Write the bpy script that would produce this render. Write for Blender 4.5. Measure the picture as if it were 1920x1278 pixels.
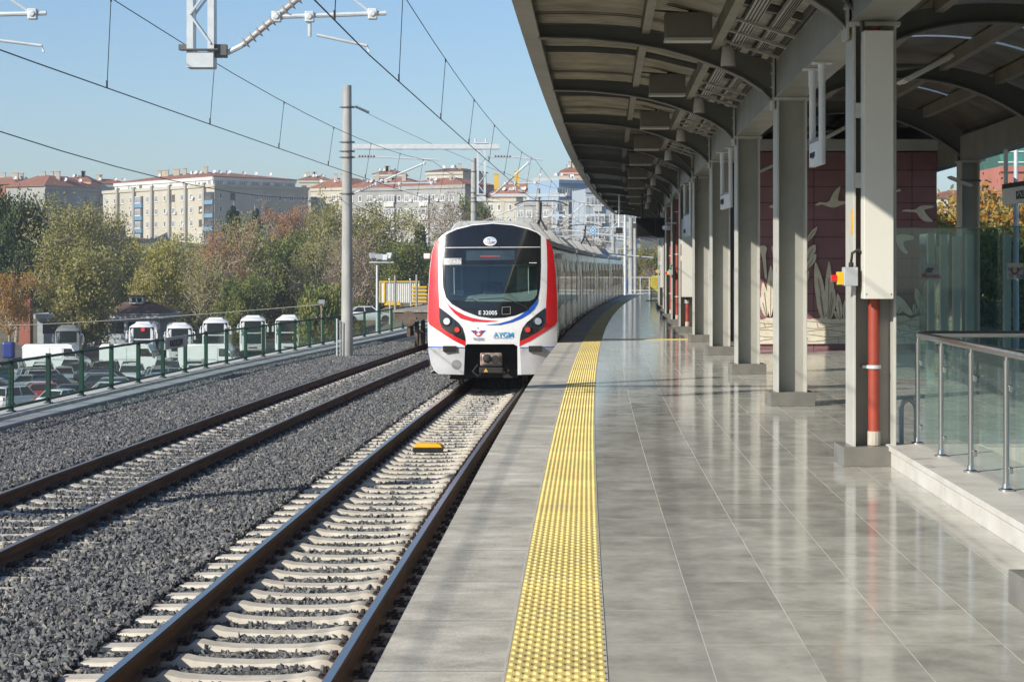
import bpy, bmesh, math, random
import numpy as np
from mathutils import Vector, Matrix
from mathutils.geometry import delaunay_2d_cdt
for o in list(bpy.data.objects): bpy.data.objects.remove(o, do_unlink=True)
S = bpy.context.scene; COL = S.collection
R = math.radians
rnd = random.Random(7)
# ---------------------------------------------------------------- camera, sky, sun, exposure
F = 3729.0; HY = 503.0; EYE = 1.7
cam = bpy.data.objects.new('camera', bpy.data.cameras.new('camera')); COL.objects.link(cam)
cam.data.sensor_width = 36; cam.data.lens = 36 * F / 1920
cam.location = (0, 0, EYE); cam.rotation_euler = (R(90), 0, 0)
cam.data.shift_y = -(639 - HY) / 1920
cam.data.clip_start = .1; cam.data.clip_end = 6000
S.camera = cam
SUN_EL, SUN_AZ = R(28.5), math.atan2(-.77, -.64)        # the light travels towards (.77, .64)
W = bpy.data.worlds.new('World'); S.world = W; W.use_nodes = True
wn = W.node_tree; bg = wn.nodes['Background']
sky = wn.nodes.new('ShaderNodeTexSky'); sky.sky_type = 'NISHITA'; sky.sun_disc = False
sky.sun_elevation = SUN_EL; sky.sun_rotation = SUN_AZ
sky.air_density = 1.0; sky.dust_density = .6; sky.ozone_density = 3.0; sky.altitude = 0
tint = wn.nodes.new('ShaderNodeMixRGB'); tint.blend_type = 'MULTIPLY'; tint.inputs[0].default_value = 1; tint.inputs[2].default_value = (.86, .95, 1.06, 1)
wn.links.new(sky.outputs[0], tint.inputs[1]); wn.links.new(tint.outputs[0], bg.inputs[0]); bg.inputs[1].default_value = .108
sl = bpy.data.lights.new('sun', 'SUN'); sun = bpy.data.objects.new('sun', sl); COL.objects.link(sun)
sl.energy = 4.9; sl.angle = R(.5); sl.color = (1, .93, .82)
sd = Vector((.77, .64, -math.tan(SUN_EL))).normalized()
sun.rotation_euler = sd.to_track_quat('-Z', 'Y').to_euler(); sun.location = (-30, -20, 40)
S.view_settings.view_transform = 'Standard'; S.view_settings.look = 'None'
S.view_settings.exposure = 0.32; S.view_settings.gamma = 1
S.render.engine = 'CYCLES'; S.cycles.max_bounces = 8; S.cycles.transparent_max_bounces = 16

def xe(Y):                                               # the platform edge bends gently to the right
    if Y > 160: return xe(160) + (Y - 160) * (.0295 + .00054 * 160)
    return -.851 + .0295 * Y + .00027 * Y * Y
def at(x, y, Y): return Vector(((x - 960) / F * Y, Y, EYE - (y - HY) / F * Y))
def on(x, y, z):                                         # where a sight line meets the height z
    Y = F * (EYE - z) / (y - HY); return Vector(((x - 960) / F * Y, Y, z))

# ---------------------------------------------------------------- materials
def nt(name):
    m = bpy.data.materials.new(name); m.use_nodes = True; t = m.node_tree
    return m, t, t.nodes['Principled BSDF'], (lambda k, **kw: N(t, k, **kw)), t.links.new
def N(t, k, **kw):
    n = t.nodes.new('ShaderNode' + k)
    for a, b in kw.items():
        if a in n.inputs: n.inputs[a].default_value = b
        else: setattr(n, a, b)
    return n
def c4(c): return (c[0], c[1], c[2], 1)
MATS = {}
def pm(name, c, c2=None, sc=4., rough=.6, metal=0., bump=0., bsc=40., stretch=(1, 1, 1), coat=0., spec=.5, dirt=None, emit=None):
    """plain surface: two tones mixed by noise, a fine bump, roughness that varies"""
    if name in MATS: return MATS[name]
    m, t, b, n, L = nt(name)
    c2 = c2 or tuple(x * .8 for x in c)
    tc = n('TexCoord'); mp = n('Mapping'); mp.inputs['Scale'].default_value = stretch
    L(tc.outputs['Object'], mp.inputs[0])
    no = n('TexNoise', Scale=sc, Detail=6., Roughness=.62); L(mp.outputs[0], no.inputs['Vector'])
    mr = n('MapRange'); mr.inputs[1].default_value = .35; mr.inputs[2].default_value = .65
    L(no.outputs[0], mr.inputs[0])
    mx = n('MixRGB'); mx.inputs[1].default_value = c4(c); mx.inputs[2].default_value = c4(c2)
    L(mr.outputs[0], mx.inputs[0]); out = mx.outputs[0]
    if dirt:
        d = n('TexNoise', Scale=dirt[1], Detail=8., Roughness=.7); L(mp.outputs[0], d.inputs['Vector'])
        dr = n('MapRange'); dr.inputs[1].default_value = dirt[2]; dr.inputs[2].default_value = dirt[2] + .12
        L(d.outputs[0], dr.inputs[0])
        m2 = n('MixRGB'); m2.inputs[2].default_value = c4(dirt[0]); L(out, m2.inputs[1]); L(dr.outputs[0], m2.inputs[0]); out = m2.outputs[0]
    L(out, b.inputs['Base Color'])
    rr = n('MapRange'); rr.inputs[3].default_value = max(0, rough - .07); rr.inputs[4].default_value = min(1, rough + .07)
    L(no.outputs[0], rr.inputs[0]); L(rr.outputs[0], b.inputs['Roughness'])
    b.inputs['Metallic'].default_value = metal; b.inputs['Coat Weight'].default_value = coat
    b.inputs['Specular IOR Level'].default_value = spec
    if bump:
        bn = n('TexNoise', Scale=bsc, Detail=4.); L(mp.outputs[0], bn.inputs['Vector'])
        bp = n('Bump', Strength=bump, Distance=.02); L(bn.outputs[0], bp.inputs['Height']); L(bp.outputs[0], b.inputs['Normal'])
    if emit: b.inputs['Emission Color'].default_value = c4(emit[0]); b.inputs['Emission Strength'].default_value = emit[1]
    MATS[name] = m; return m
def glass(name, tint=(.8, .9, .87), refl=.12, rough=.03, body=None, bmix=0., wave=0., fs=.75):
    if name in MATS: return MATS[name]
    m, t, b, n, L = nt(name)
    tr = n('BsdfTransparent'); tr.inputs[0].default_value = c4(tint)
    gl = n('BsdfGlossy', Roughness=rough); gl.inputs[0].default_value = (.95, 1, .98, 1)
    lw = n('LayerWeight'); lw.inputs[0].default_value = .5; pw = n('Math', operation='POWER'); L(lw.outputs['Facing'], pw.inputs[0]); pw.inputs[1].default_value = 5.; fr = n('Math', operation='MULTIPLY'); L(pw.outputs[0], fr.inputs[0]); fr.inputs[1].default_value = fs; ad = n('Math', operation='ADD'); ad.inputs[1].default_value = refl; ad.use_clamp = True
    L(fr.outputs[0], ad.inputs[0]); mx = n('MixShader'); L(ad.outputs[0], mx.inputs[0]); L(tr.outputs[0], mx.inputs[1]); L(gl.outputs[0], mx.inputs[2])
    out = mx.outputs[0]
    if body:
        df = n('BsdfDiffuse'); df.inputs[0].default_value = c4(body); m2 = n('MixShader'); m2.inputs[0].default_value = bmix
        L(out, m2.inputs[1]); L(df.outputs[0], m2.inputs[2]); out = m2.outputs[0]
    if wave:
        tc = n('TexCoord'); w = n('TexNoise', Scale=1.2, Detail=1.); L(tc.outputs['Object'], w.inputs['Vector'])
        bp = n('Bump', Strength=wave, Distance=.02); L(w.outputs[0], bp.inputs['Height']); L(bp.outputs[0], gl.inputs['Normal'])
    L(out, t.nodes['Material Output'].inputs[0]); MATS[name] = m; return m

# ---------------------------------------------------------------- object helpers
def tag(o, label=None, cat=None, group=None, kind=None):
    if label: o['label'] = label
    if cat: o['category'] = cat
    if group: o['group'] = group
    if kind: o['kind'] = kind
    return o
def thing(name, loc, label, cat, group=None, rz=0):
    o = bpy.data.objects.new(name, None); COL.objects.link(o); o.location = loc; o.rotation_euler = (0, 0, rz)
    o.empty_display_size = .2
    return tag(o, label, cat, group)
def copy_tree(o, parent=None):
    c = o.copy(); COL.objects.link(c); c.parent = parent
    for ch in list(o.children): copy_tree(ch, c)
    return c
def dup(o, loc, rz=0, label=None, group=None, sc=None):
    c = copy_tree(o); c.location = loc; c.rotation_euler = (0, 0, rz)
    if label: c['label'] = label
    if group: c['group'] = group
    if sc: c.scale = sc if hasattr(sc, '__len__') else (sc, sc, sc)
    return c
def wloc(p):
    v = Vector((0, 0, 0))
    while p: v += p.location; p = p.parent
    return v
class MB:
    def __init__(s): s.v = []; s.f = []; s.uv = None
    def add(s, vs, fs):
        n = len(s.v); s.v += [tuple(v) for v in vs]; s.f += [tuple(i + n for i in f) for f in fs]; return s
    def box(s, x0, x1, y0, y1, z0, z1):
        return s.add([(x0,y0,z0),(x1,y0,z0),(x1,y1,z0),(x0,y1,z0),(x0,y0,z1),(x1,y0,z1),(x1,y1,z1),(x0,y1,z1)],
                     [(0,3,2,1),(4,5,6,7),(0,1,5,4),(1,2,6,5),(2,3,7,6),(3,0,4,7)])
    def cbox(s, c, sz, M=None):
        a, b, d = sz[0]/2, sz[1]/2, sz[2]/2; m = MB().box(-a, a, -b, b, -d, d)
        vs = [Vector(v) for v in m.v]
        if M is not None: vs = [M @ v for v in vs]
        return s.add([v + Vector(c) for v in vs], m.f)
    def bar(s, p, q, w, h=None, up=(0, 0, 1)):
        p, q = Vector(p), Vector(q); h = h or w; d = (q - p).normalized(); u = Vector(up)
        if abs(d.dot(u)) > .98: u = Vector((0, 1, 0))
        x = d.cross(u).normalized(); z = x.cross(d).normalized(); vs = []
        for c in (p, q):
            for a, b in ((-1,-1),(1,-1),(1,1),(-1,1)): vs.append(c + x*a*w/2 + z*b*h/2)
        return s.add(vs, [(0,3,2,1),(4,5,6,7),(0,1,5,4),(1,2,6,5),(2,3,7,6),(3,0,4,7)])
    def tube(s, pts, r, n=8, caps=True):
        pts = [Vector(p) for p in pts]; k = len(pts); rs = r if hasattr(r, '__len__') else [r]*k; vs = []; fs = []
        for i, p in enumerate(pts):
            d = (pts[min(i+1, k-1)] - pts[max(i-1, 0)]).normalized(); u = Vector((0,0,1)) if abs(d.z) < .95 else Vector((0,1,0))
            x = d.cross(u).normalized(); z = x.cross(d)
            for j in range(n):
                a = 2*math.pi*j/n; vs.append(p + (x*math.cos(a) + z*math.sin(a))*rs[i])
        for i in range(k-1):
            for j in range(n):
                a, b = i*n+j, i*n+(j+1) % n; fs.append((a, b, b+n, a+n))
        if caps: fs.append(tuple(range(n-1, -1, -1))); fs.append(tuple(range((k-1)*n, k*n)))
        return s.add(vs, fs)
    def cyl(s, c, r, h, n=16, axis='z', r2=None):
        c = Vector(c); d = {'x': Vector((1,0,0)), 'y': Vector((0,1,0)), 'z': Vector((0,0,1))}[axis]
        return s.tube([c, c + d*h], [r, r if r2 is None else r2], n)
    def lathe(s, prof, c=(0,0,0), n=20, axis='z'):
        vs = []; fs = []; k = len(prof)
        for r, h in prof:
            for j in range(n):
                a = 2*math.pi*j/n; p = (r*math.cos(a), r*math.sin(a), h)
                if axis == 'y': p = (p[0], p[2], p[1])
                if axis == 'x': p = (p[2], p[0], p[1])
                vs.append((p[0]+c[0], p[1]+c[1], p[2]+c[2]))
        for i in range(k-1):
            for j in range(n):
                a, b = i*n+j, i*n+(j+1) % n; fs.append((a, b, b+n, a+n))
        fs.append(tuple(range(n-1, -1, -1))); fs.append(tuple(range((k-1)*n, k*n)))
        return s.add(vs, fs)
    def loft(s, rings, closed=True, caps=True):
        n = len(rings[0]); vs = [p for r in rings for p in r]; fs = []
        for i in range(len(rings)-1):
            for j in range(n if closed else n-1):
                a, b = i*n+j, i*n+(j+1) % n; fs.append((a, b, b+n, a+n))
        if caps and closed: fs.append(tuple(range(n-1, -1, -1))); fs.append(tuple(range((len(rings)-1)*n, len(rings)*n)))
        return s.add(vs, fs)
    def prism(s, poly, fa, fb):
        """extrude a 2-D outline; fa and fb turn an outline point into its near and far 3-D point"""
        return s.loft([[fa(*p) for p in poly], [fb(*p) for p in poly]])
    def strip(s, sec, Ys, closed=True):
        """sweep a section of (u, z) along the bend of the line"""
        return s.loft([[(xe(Y)+u, Y, z) for u, z in sec] for Y in Ys], closed, closed)
    def patch(s, outline, holes=(), step=.06, f=None):
        """triangulated flat region with inner points, f lifts (a, b) into space"""
        def inside(p, poly):
            c = False; j = len(poly)-1
            for i in range(len(poly)):
                (xi, yi), (xj, yj) = poly[i], poly[j]
                if (yi > p[1]) != (yj > p[1]) and p[0] < (xj-xi)*(p[1]-yi)/(yj-yi)+xi: c = not c
                j = i
            return c
        pts = []; ed = []
        for poly in [outline] + list(holes):
            o = len(pts); dense = []
            for i in range(len(poly)):
                a, b = Vector(poly[i]), Vector(poly[(i+1) % len(poly)]); k = max(1, int((b-a).length/step))
                dense += [a.lerp(b, j/k) for j in range(k)]
            pts += dense; ed += [(o+i, o+(i+1) % len(dense)) for i in range(len(dense))]
        xs = [p[0] for p in outline]; ys = [p[1] for p in outline]
        x = min(xs)+step/2
        while x < max(xs):
            y = min(ys)+step/2
            while y < max(ys):
                if inside((x, y), outline) and not any(inside((x, y), h) for h in holes): pts.append(Vector((x, y)))
                y += step
            x += step
        V, E, Fc = delaunay_2d_cdt(pts, ed, [], 0, 1e-5)[:3]
        fs = []
        for t in Fc:
            c = (sum(V[i][0] for i in t)/len(t), sum(V[i][1] for i in t)/len(t))
            if inside(c, outline) and not any(inside(c, h) for h in holes): fs.append(tuple(t))
        return s.add([f(v[0], v[1]) for v in V], fs)
    def build(s, name, m, parent=None, smooth=0, label=None, cat=None, group=None, kind=None, bevel=0, base=True, uv=None):
        V = np.array(s.v, dtype=float); o3 = np.zeros(3)
        if parent is not None: o3 = np.array(wloc(parent))
        elif base: mn, mx = V.min(0), V.max(0); o3 = np.array([(mn[0]+mx[0])/2, (mn[1]+mx[1])/2, mn[2]])
        me = bpy.data.meshes.new(name); me.from_pydata((V-o3).tolist(), [], s.f)
        if uv is not None:
            ul = me.uv_layers.new(name='uv'); li = np.zeros(len(me.loops), dtype=np.int32); me.loops.foreach_get('vertex_index', li)
            ul.data.foreach_set('uv', np.array(uv, dtype=np.float32)[li].ravel())
        if smooth:
            me.polygons.foreach_set('use_smooth', [True]*len(me.polygons)); me.set_sharp_from_angle(angle=R(smooth))
        for mm in (m if isinstance(m, (list, tuple)) else [m]): me.materials.append(mm)
        me.update(); ob = bpy.data.objects.new(name, me); COL.objects.link(ob)
        if parent is not None: ob.parent = parent
        else: ob.location = o3
        if bevel:
            b = ob.modifiers.new('bevel', 'BEVEL'); b.width = bevel; b.segments = 2; b.limit_method = 'ANGLE'; b.angle_limit = R(40)
        return tag(ob, label, cat, group, kind)
def text(s, size, o, xd, yd, m, parent, name='lettering', ext=.004, align='LEFT', sx=1., bold=0.):
    cu = bpy.data.curves.new('t', 'FONT'); cu.body = s; cu.size = size; cu.extrude = ext; cu.align_x = align; cu.offset = bold
    to = bpy.data.objects.new('t', cu); COL.objects.link(to)
    dg = bpy.context.evaluated_depsgraph_get(); me = bpy.data.meshes.new_from_object(to.evaluated_get(dg))
    bpy.data.objects.remove(to, do_unlink=True); bpy.data.curves.remove(cu)
    xd, yd = Vector(xd).normalized(), Vector(yd).normalized(); zd = xd.cross(yd); po = wloc(parent)
    for v in me.vertices: v.co = Vector(o) + xd*v.co.x*sx + yd*v.co.y + zd*v.co.z - po
    me.materials.clear(); me.materials.append(m); me.name = name
    ob = bpy.data.objects.new(name, me); COL.objects.link(ob); ob.parent = parent; return ob
def fr(a, b, st):
    n = max(1, int(round((b-a)/st))); return [a+(b-a)*i/n for i in range(n+1)]
def interp(t, x):
    return float(np.interp(x, [p[0] for p in t], [p[1] for p in t]))
ORD = ['first','second','third','fourth','fifth','sixth','seventh','eighth','ninth','tenth','eleventh','twelfth','thirteenth','fourteenth','fifteenth','sixteenth','seventeenth','eighteenth','nineteenth','twentieth']

def num(i):
    i += 1; tens = ['', '', 'twenty', 'thirty', 'forty', 'fifty', 'sixty', 'seventy', 'eighty', 'ninety']
    if i <= 20: return ORD[i-1]
    p = 'hundred and ' if i > 100 else ''; i = i % 100 if i > 100 else i
    if p and i <= 20: return p+ORD[i-1]
    if i == 100: return 'hundredth'
    return p+(tens[i//10][:-1]+'ieth' if i % 10 == 0 else tens[i//10]+'-'+ORD[i % 10-1])
# ================================================================ SETTING
RT = -1.04                                               # rail top
UN = -1.57                                               # centre of the near track, as offset from the platform edge
def UL(Y): return -5.53 + .008*(Y-22) if Y < 90 else -4.99      # centre of the far track
FENCE = [(0,-10.6),(38.4,-10.35),(55,-10.1),(79,-9.27),(84,-9.13),(120,-8.9),(160,-8.9)]
# floor
def floor_mat():
    m, t, b, n, L = nt('platform_tiles')
    uv = n('UVMap'); sp = n('SeparateXYZ'); L(uv.outputs[0], sp.inputs[0])
    def cell(src, off, size):
        a = n('Math', operation='SUBTRACT'); L(src, a.inputs[0]); a.inputs[1].default_value = off
        d = n('Math', operation='DIVIDE'); L(a.outputs[0], d.inputs[0]); d.inputs[1].default_value = size
        f = n('Math', operation='FLOOR'); L(d.outputs[0], f.inputs[0]); r = n('Math', operation='FRACT'); L(d.outputs[0], r.inputs[0])
        return f.outputs[0], r.outputs[0]
    iu, fu = cell(sp.outputs[0], .985, .45); iy, fy = cell(sp.outputs[1], 0, .9)
    def joint(fo, w):
        a = n('Math', operation='SUBTRACT'); L(fo, a.inputs[0]); a.inputs[1].default_value = .5
        c = n('Math', operation='ABSOLUTE'); L(a.outputs[0], c.inputs[0])
        g = n('Math', operation='GREATER_THAN'); L(c.outputs[0], g.inputs[0]); g.inputs[1].default_value = .5-w; return g.outputs[0]
    ju, jy = joint(fu, .0045), joint(fy, .002)
    cb = n('CombineXYZ'); L(iu, cb.inputs[0]); L(iy, cb.inputs[1]); wn_ = n('TexWhiteNoise'); L(cb.outputs[0], wn_.inputs[0])
    mp = n('Mapping'); mp.inputs['Scale'].default_value = (2.3, 1.9, 1); L(uv.outputs[0], mp.inputs[0])
    ad = n('VectorMath', operation='ADD'); L(mp.outputs[0], ad.inputs[0]); sc = n('VectorMath', operation='SCALE'); L(wn_.outputs['Color'], sc.inputs[0]); sc.inputs['Scale'].default_value = 14; L(sc.outputs[0], ad.inputs[1])
    no = n('TexNoise', Scale=1.3, Detail=8., Roughness=.68); L(ad.outputs[0], no.inputs['Vector'])
    cr = n('ValToRGB'); e = cr.color_ramp.elements; e[0].position = .34; e[0].color = (.32, .315, .275, 1); e[1].position = .66; e[1].color = (.54, .53, .465, 1)
    L(no.outputs[0], cr.inputs[0])
    br = n('MapRange'); br.inputs[3].default_value = .88; br.inputs[4].default_value = 1.1; L(wn_.outputs['Value'], br.inputs[0])
    ml = n('VectorMath', operation='SCALE'); L(cr.outputs[0], ml.inputs[0]); L(br.outputs[0], ml.inputs['Scale'])
    dn = n('TexNoise', Scale=.7, Detail=5.); L(uv.outputs[0], dn.inputs['Vector'])
    dr = n('MapRange'); dr.inputs[1].default_value = .5; dr.inputs[2].default_value = .8; dr.inputs[4].default_value = .45; L(dn.outputs[0], dr.inputs[0])
    mdd = n('MixRGB'); mdd.inputs[2].default_value = (.52, .50, .43, 1); L(ml.outputs[0], mdd.inputs[1]); L(dr.outputs[0], mdd.inputs[0])
    m1 = n('MixRGB'); m1.inputs[2].default_value = (.66, .63, .56, 1); L(mdd.outputs[0], m1.inputs[1]); jn_ = n('TexNoise', Scale=1.7, Detail=3.); L(uv.outputs[0], jn_.inputs['Vector']); jr = n('MapRange'); jr.inputs[1].default_value = .38; jr.inputs[2].default_value = .55; jr.inputs[3].default_value = .15; jr.inputs[4].default_value = .9; L(jn_.outputs[0], jr.inputs[0]); jx = n('Math', operation='MULTIPLY'); L(ju, jx.inputs[0]); L(jr.outputs[0], jx.inputs[1]); L(jx.outputs[0], m1.inputs[0])
    st = n('TexNoise', Scale=1.3, Detail=7., Roughness=.75); L(uv.outputs[0], st.inputs['Vector']); sr = n('MapRange'); sr.inputs[1].default_value = .6; sr.inputs[2].default_value = .7; sr.inputs[4].default_value = .4; L(st.outputs[0], sr.inputs[0]); ms = n('MixRGB'); ms.inputs[2].default_value = (.25, .215, .16, 1); L(m1.outputs[0], ms.inputs[1]); L(sr.outputs[0], ms.inputs[0])
    m2 = n('MixRGB'); m2.inputs[2].default_value = (.58, .56, .5, 1); L(ms.outputs[0], m2.inputs[1])
    jy2 = n('Math', operation='MULTIPLY'); jy2.inputs[1].default_value = .85; L(jy, jy2.inputs[0]); L(jy2.outputs[0], m2.inputs[0])
    L(m2.outputs[0], b.inputs['Base Color'])
    rr = n('MapRange'); rr.inputs[1].default_value = .3; rr.inputs[2].default_value = .75; rr.inputs[3].default_value = .07; rr.inputs[4].default_value = .15
    L(no.outputs[0], rr.inputs[0]); mr2 = n('Math', operation='ADD'); L(rr.outputs[0], mr2.inputs[0]); jm = n('Math', operation='MAXIMUM'); L(ju, jm.inputs[0]); L(jy, jm.inputs[1])
    js = n('Math', operation='MULTIPLY'); L(jm.outputs[0], js.inputs[0]); js.inputs[1].default_value = .4; L(js.outputs[0], mr2.inputs[1]); L(mr2.outputs[0], b.inputs['Roughness'])
    b.inputs['IOR'].default_value = 1.2; b.inputs['Specular IOR Level'].default_value = .27
    bp = n('Bump', Strength=.25, Distance=.004, invert=True); L(jm.outputs[0], bp.inputs['Height'])
    wv = n('TexNoise', Scale=2.2, Detail=2.); L(uv.outputs[0], wv.inputs['Vector']); bw = n('Bump', Strength=.06, Distance=.02); L(wv.outputs[0], bw.inputs['Height']); L(bp.outputs[0], bw.inputs['Normal'])
    L(bw.outputs[0], b.inputs['Normal']); return m
def edge_mat():
    m, t, b, n, L = nt('edge_concrete')
    uv = n('UVMap'); sp = n('SeparateXYZ'); L(uv.outputs[0], sp.inputs[0])
    d = n('Math', operation='DIVIDE'); L(sp.outputs[1], d.inputs[0]); d.inputs[1].default_value = 1.2
    fl = n('Math', operation='FLOOR'); L(d.outputs[0], fl.inputs[0]); fc = n('Math', operation='FRACT'); L(d.outputs[0], fc.inputs[0])
    a = n('Math', operation='SUBTRACT'); L(fc.outputs[0], a.inputs[0]); a.inputs[1].default_value = .5; ab = n('Math', operation='ABSOLUTE'); L(a.outputs[0], ab.inputs[0])
    g = n('Math', operation='GREATER_THAN'); L(ab.outputs[0], g.inputs[0]); g.inputs[1].default_value = .4955
    w = n('TexWhiteNoise', noise_dimensions='1D'); L(fl.outputs[0], w.inputs['W'])
    mp = n('Mapping'); mp.inputs['Scale'].default_value = (1.3, 1.7, 1); L(uv.outputs[0], mp.inputs[0])
    no = n('TexNoise', Scale=1.6, Detail=9., Roughness=.7); L(mp.outputs[0], no.inputs['Vector'])
    fi = n('TexNoise', Scale=60., Detail=3.); L(uv.outputs[0], fi.inputs['Vector'])
    sm = n('Math', operation='MULTIPLY_ADD'); L(fi.outputs[0], sm.inputs[0]); sm.inputs[1].default_value = .35; L(no.outputs[0], sm.inputs[2])
    cr = n('ValToRGB'); e = cr.color_ramp.elements; e[0].position = .52; e[0].color = (.31, .29, .24, 1); e[1].position = .84; e[1].color = (.62, .585, .5, 1); L(sm.outputs[0], cr.inputs[0])
    br = n('MapRange'); br.inputs[3].default_value = .86; br.inputs[4].default_value = 1.12; L(w.outputs[0], br.inputs[0])
    ml = n('VectorMath', operation='SCALE'); L(cr.outputs[0], ml.inputs[0]); L(br.outputs[0], ml.inputs['Scale'])
    m1 = n('MixRGB'); m1.inputs[2].default_value = (.14, .13, .11, 1); L(ml.outputs[0], m1.inputs[1]); L(g.outputs[0], m1.inputs[0]); L(m1.outputs[0], b.inputs['Base Color'])
    b.inputs['Roughness'].default_value = .7
    bp = n('Bump', Strength=.35, Distance=.006); L(sm.outputs[0], bp.inputs['Height']); L(bp.outputs[0], b.inputs['Normal']); return m
YS = fr(2, 134, 3)
def sheet(name, us, z, m, ys=YS, **kw):
    v = []; uv = []; f = []
    for Y in ys:
        for u in us: v.append((xe(Y)+u, Y, z)); uv.append((u, Y))
    k = len(us)
    for i in range(len(ys)-1):
        for j in range(k-1): a = i*k+j; f.append((a, a+1, a+k+1, a+k))
    mb = MB(); mb.v = v; mb.f = f; return mb.build(name, m, uv=uv, base=False, **kw)
CONC = pm('concrete', (.30, .285, .25), (.2, .19, .165), 3, .8, bump=.3, bsc=60)
sheet('platform_floor', (.97, 12.0), 0, floor_mat(), kind='structure')
sheet('platform_edge', (0, .56), .001, edge_mat(), kind='structure')
mb = MB().strip([(0, -.001), (.0, -.16), (.12, -.17), (.12, -1.5), (11.95, -1.5), (11.95, -.12), (12, -.1), (12, -.02), (6, -.02)], YS); mb.build('platform_base', CONC, kind='structure', base=False)
# tactile strip with blisters
YEL = pm('tactile_yellow', (.74, .61, .22), (.62, .52, .22), 7, .55, bump=.3, bsc=90, dirt=((.36, .33, .24), 9, .6), spec=.4)
m, t, b, n, L = nt('tactile_tiles'); gp = n('NewGeometry'); sx_ = n('SeparateXYZ'); L(gp.outputs['Position'], sx_.inputs[0]); dv = n('Math', operation='DIVIDE'); L(sx_.outputs[1], dv.inputs[0]); dv.inputs[1].default_value = .42; fl = n('Math', operation='FLOOR'); L(dv.outputs[0], fl.inputs[0]); fc = n('Math', operation='FRACT'); L(dv.outputs[0], fc.inputs[0]); lt = n('Math', operation='LESS_THAN'); L(fc.outputs[0], lt.inputs[0]); lt.inputs[1].default_value = .02; wn_ = n('TexWhiteNoise', noise_dimensions='1D'); L(fl.outputs[0], wn_.inputs['W'])
no = n('TexNoise', Scale=5., Detail=8., Roughness=.75); L(gp.outputs['Position'], no.inputs['Vector']); cr = n('ValToRGB'); e = cr.color_ramp.elements; e[0].position = .36; e[0].color = (.62, .50, .19, 1); e[1].position = .62; e[1].color = (.76, .60, .19, 1); L(no.outputs[0], cr.inputs[0]); br = n('MapRange'); br.inputs[3].default_value = .86; br.inputs[4].default_value = 1.1; L(wn_.outputs[0], br.inputs[0]); ml_ = n('VectorMath', operation='SCALE'); L(cr.outputs[0], ml_.inputs[0]); L(br.outputs[0], ml_.inputs['Scale'])
n2 = n('TexNoise', Scale=1.1, Detail=9., Roughness=.8); L(gp.outputs['Position'], n2.inputs['Vector']); d2 = n('MapRange'); d2.inputs[1].default_value = .56; d2.inputs[2].default_value = .66; d2.inputs[4].default_value = .4; L(n2.outputs[0], d2.inputs[0]); m1 = n('MixRGB'); m1.inputs[2].default_value = (.36, .34, .28, 1); L(ml_.outputs[0], m1.inputs[1]); L(d2.outputs[0], m1.inputs[0]); m2 = n('MixRGB'); m2.inputs[2].default_value = (.48, .42, .24, 1); L(m1.outputs[0], m2.inputs[1]); L(lt.outputs[0], m2.inputs[0]); L(m2.outputs[0], b.inputs['Base Color']); b.inputs['Roughness'].default_value = .55; TACT = m
ts = MB(); ts.v = []; k = 0
vs, fs = [], []
for Y in YS: vs += [(xe(Y)+.56, Y, .002), (xe(Y)+.98, Y, .002)]
fs = [(2*i, 2*i+1, 2*i+3, 2*i+2) for i in range(len(YS)-1)]
ts.add(vs, fs)
y = 6.5; row = 0
while y < 110:
    seg = 8 if y < 22 else 5
    for j in range(6):
        u = .56 + .022 + .035*(2*j + row % 2)
        cx, rx, ry = xe(y)+u, .0150, .024
        ring = [(cx+rx*math.cos(2*math.pi*q/seg), y+ry*math.sin(2*math.pi*q/seg), .002) for q in range(seg)]
        mid = [(cx+rx*.8*math.cos(2*math.pi*q/seg), y+ry*.8*math.sin(2*math.pi*q/seg), .0092) for q in range(seg)]
        top = [(cx+rx*.42*math.cos(2*math.pi*q/seg), y+ry*.42*math.sin(2*math.pi*q/seg), .0115) for q in range(seg)]
        ts.add(ring+mid+top, [(q+k_*seg, (q+1) % seg+k_*seg, seg+(q+1) % seg+k_*seg, seg+q+k_*seg) for q in range(seg) for k_ in (0, 1)] + [tuple(range(2*seg, 3*seg))])
    y += .0635; row += 1
ts.build('tactile_paving', TACT, kind='structure', base=False)
GROUT = pm('grout', (.52, .5, .44), rough=.8)
for u, nm in ((.548, 'a'), (.976, 'b')):
    MB().strip([(u, .001), (u+.012, .001), (u+.012, .0032), (u, .0032)], YS).build('tactile_border', GROUT, kind='structure', base=False)
gt = MB()                                                # yellow guiding line crossing the platform
for i in range(52):
    u = 1.02+.053*i
    for q in range(4): Y = 47.35+.1*q; gt.box(xe(47.5)+u, xe(47.5)+u+.035, Y, Y+.05, .004, .012)
gt.box(xe(47.5)+.99, xe(47.5)+3.9, 47.3, 47.75, .001, .005)
gt.build('guiding_paving', YEL, kind='structure', base=False)

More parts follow.
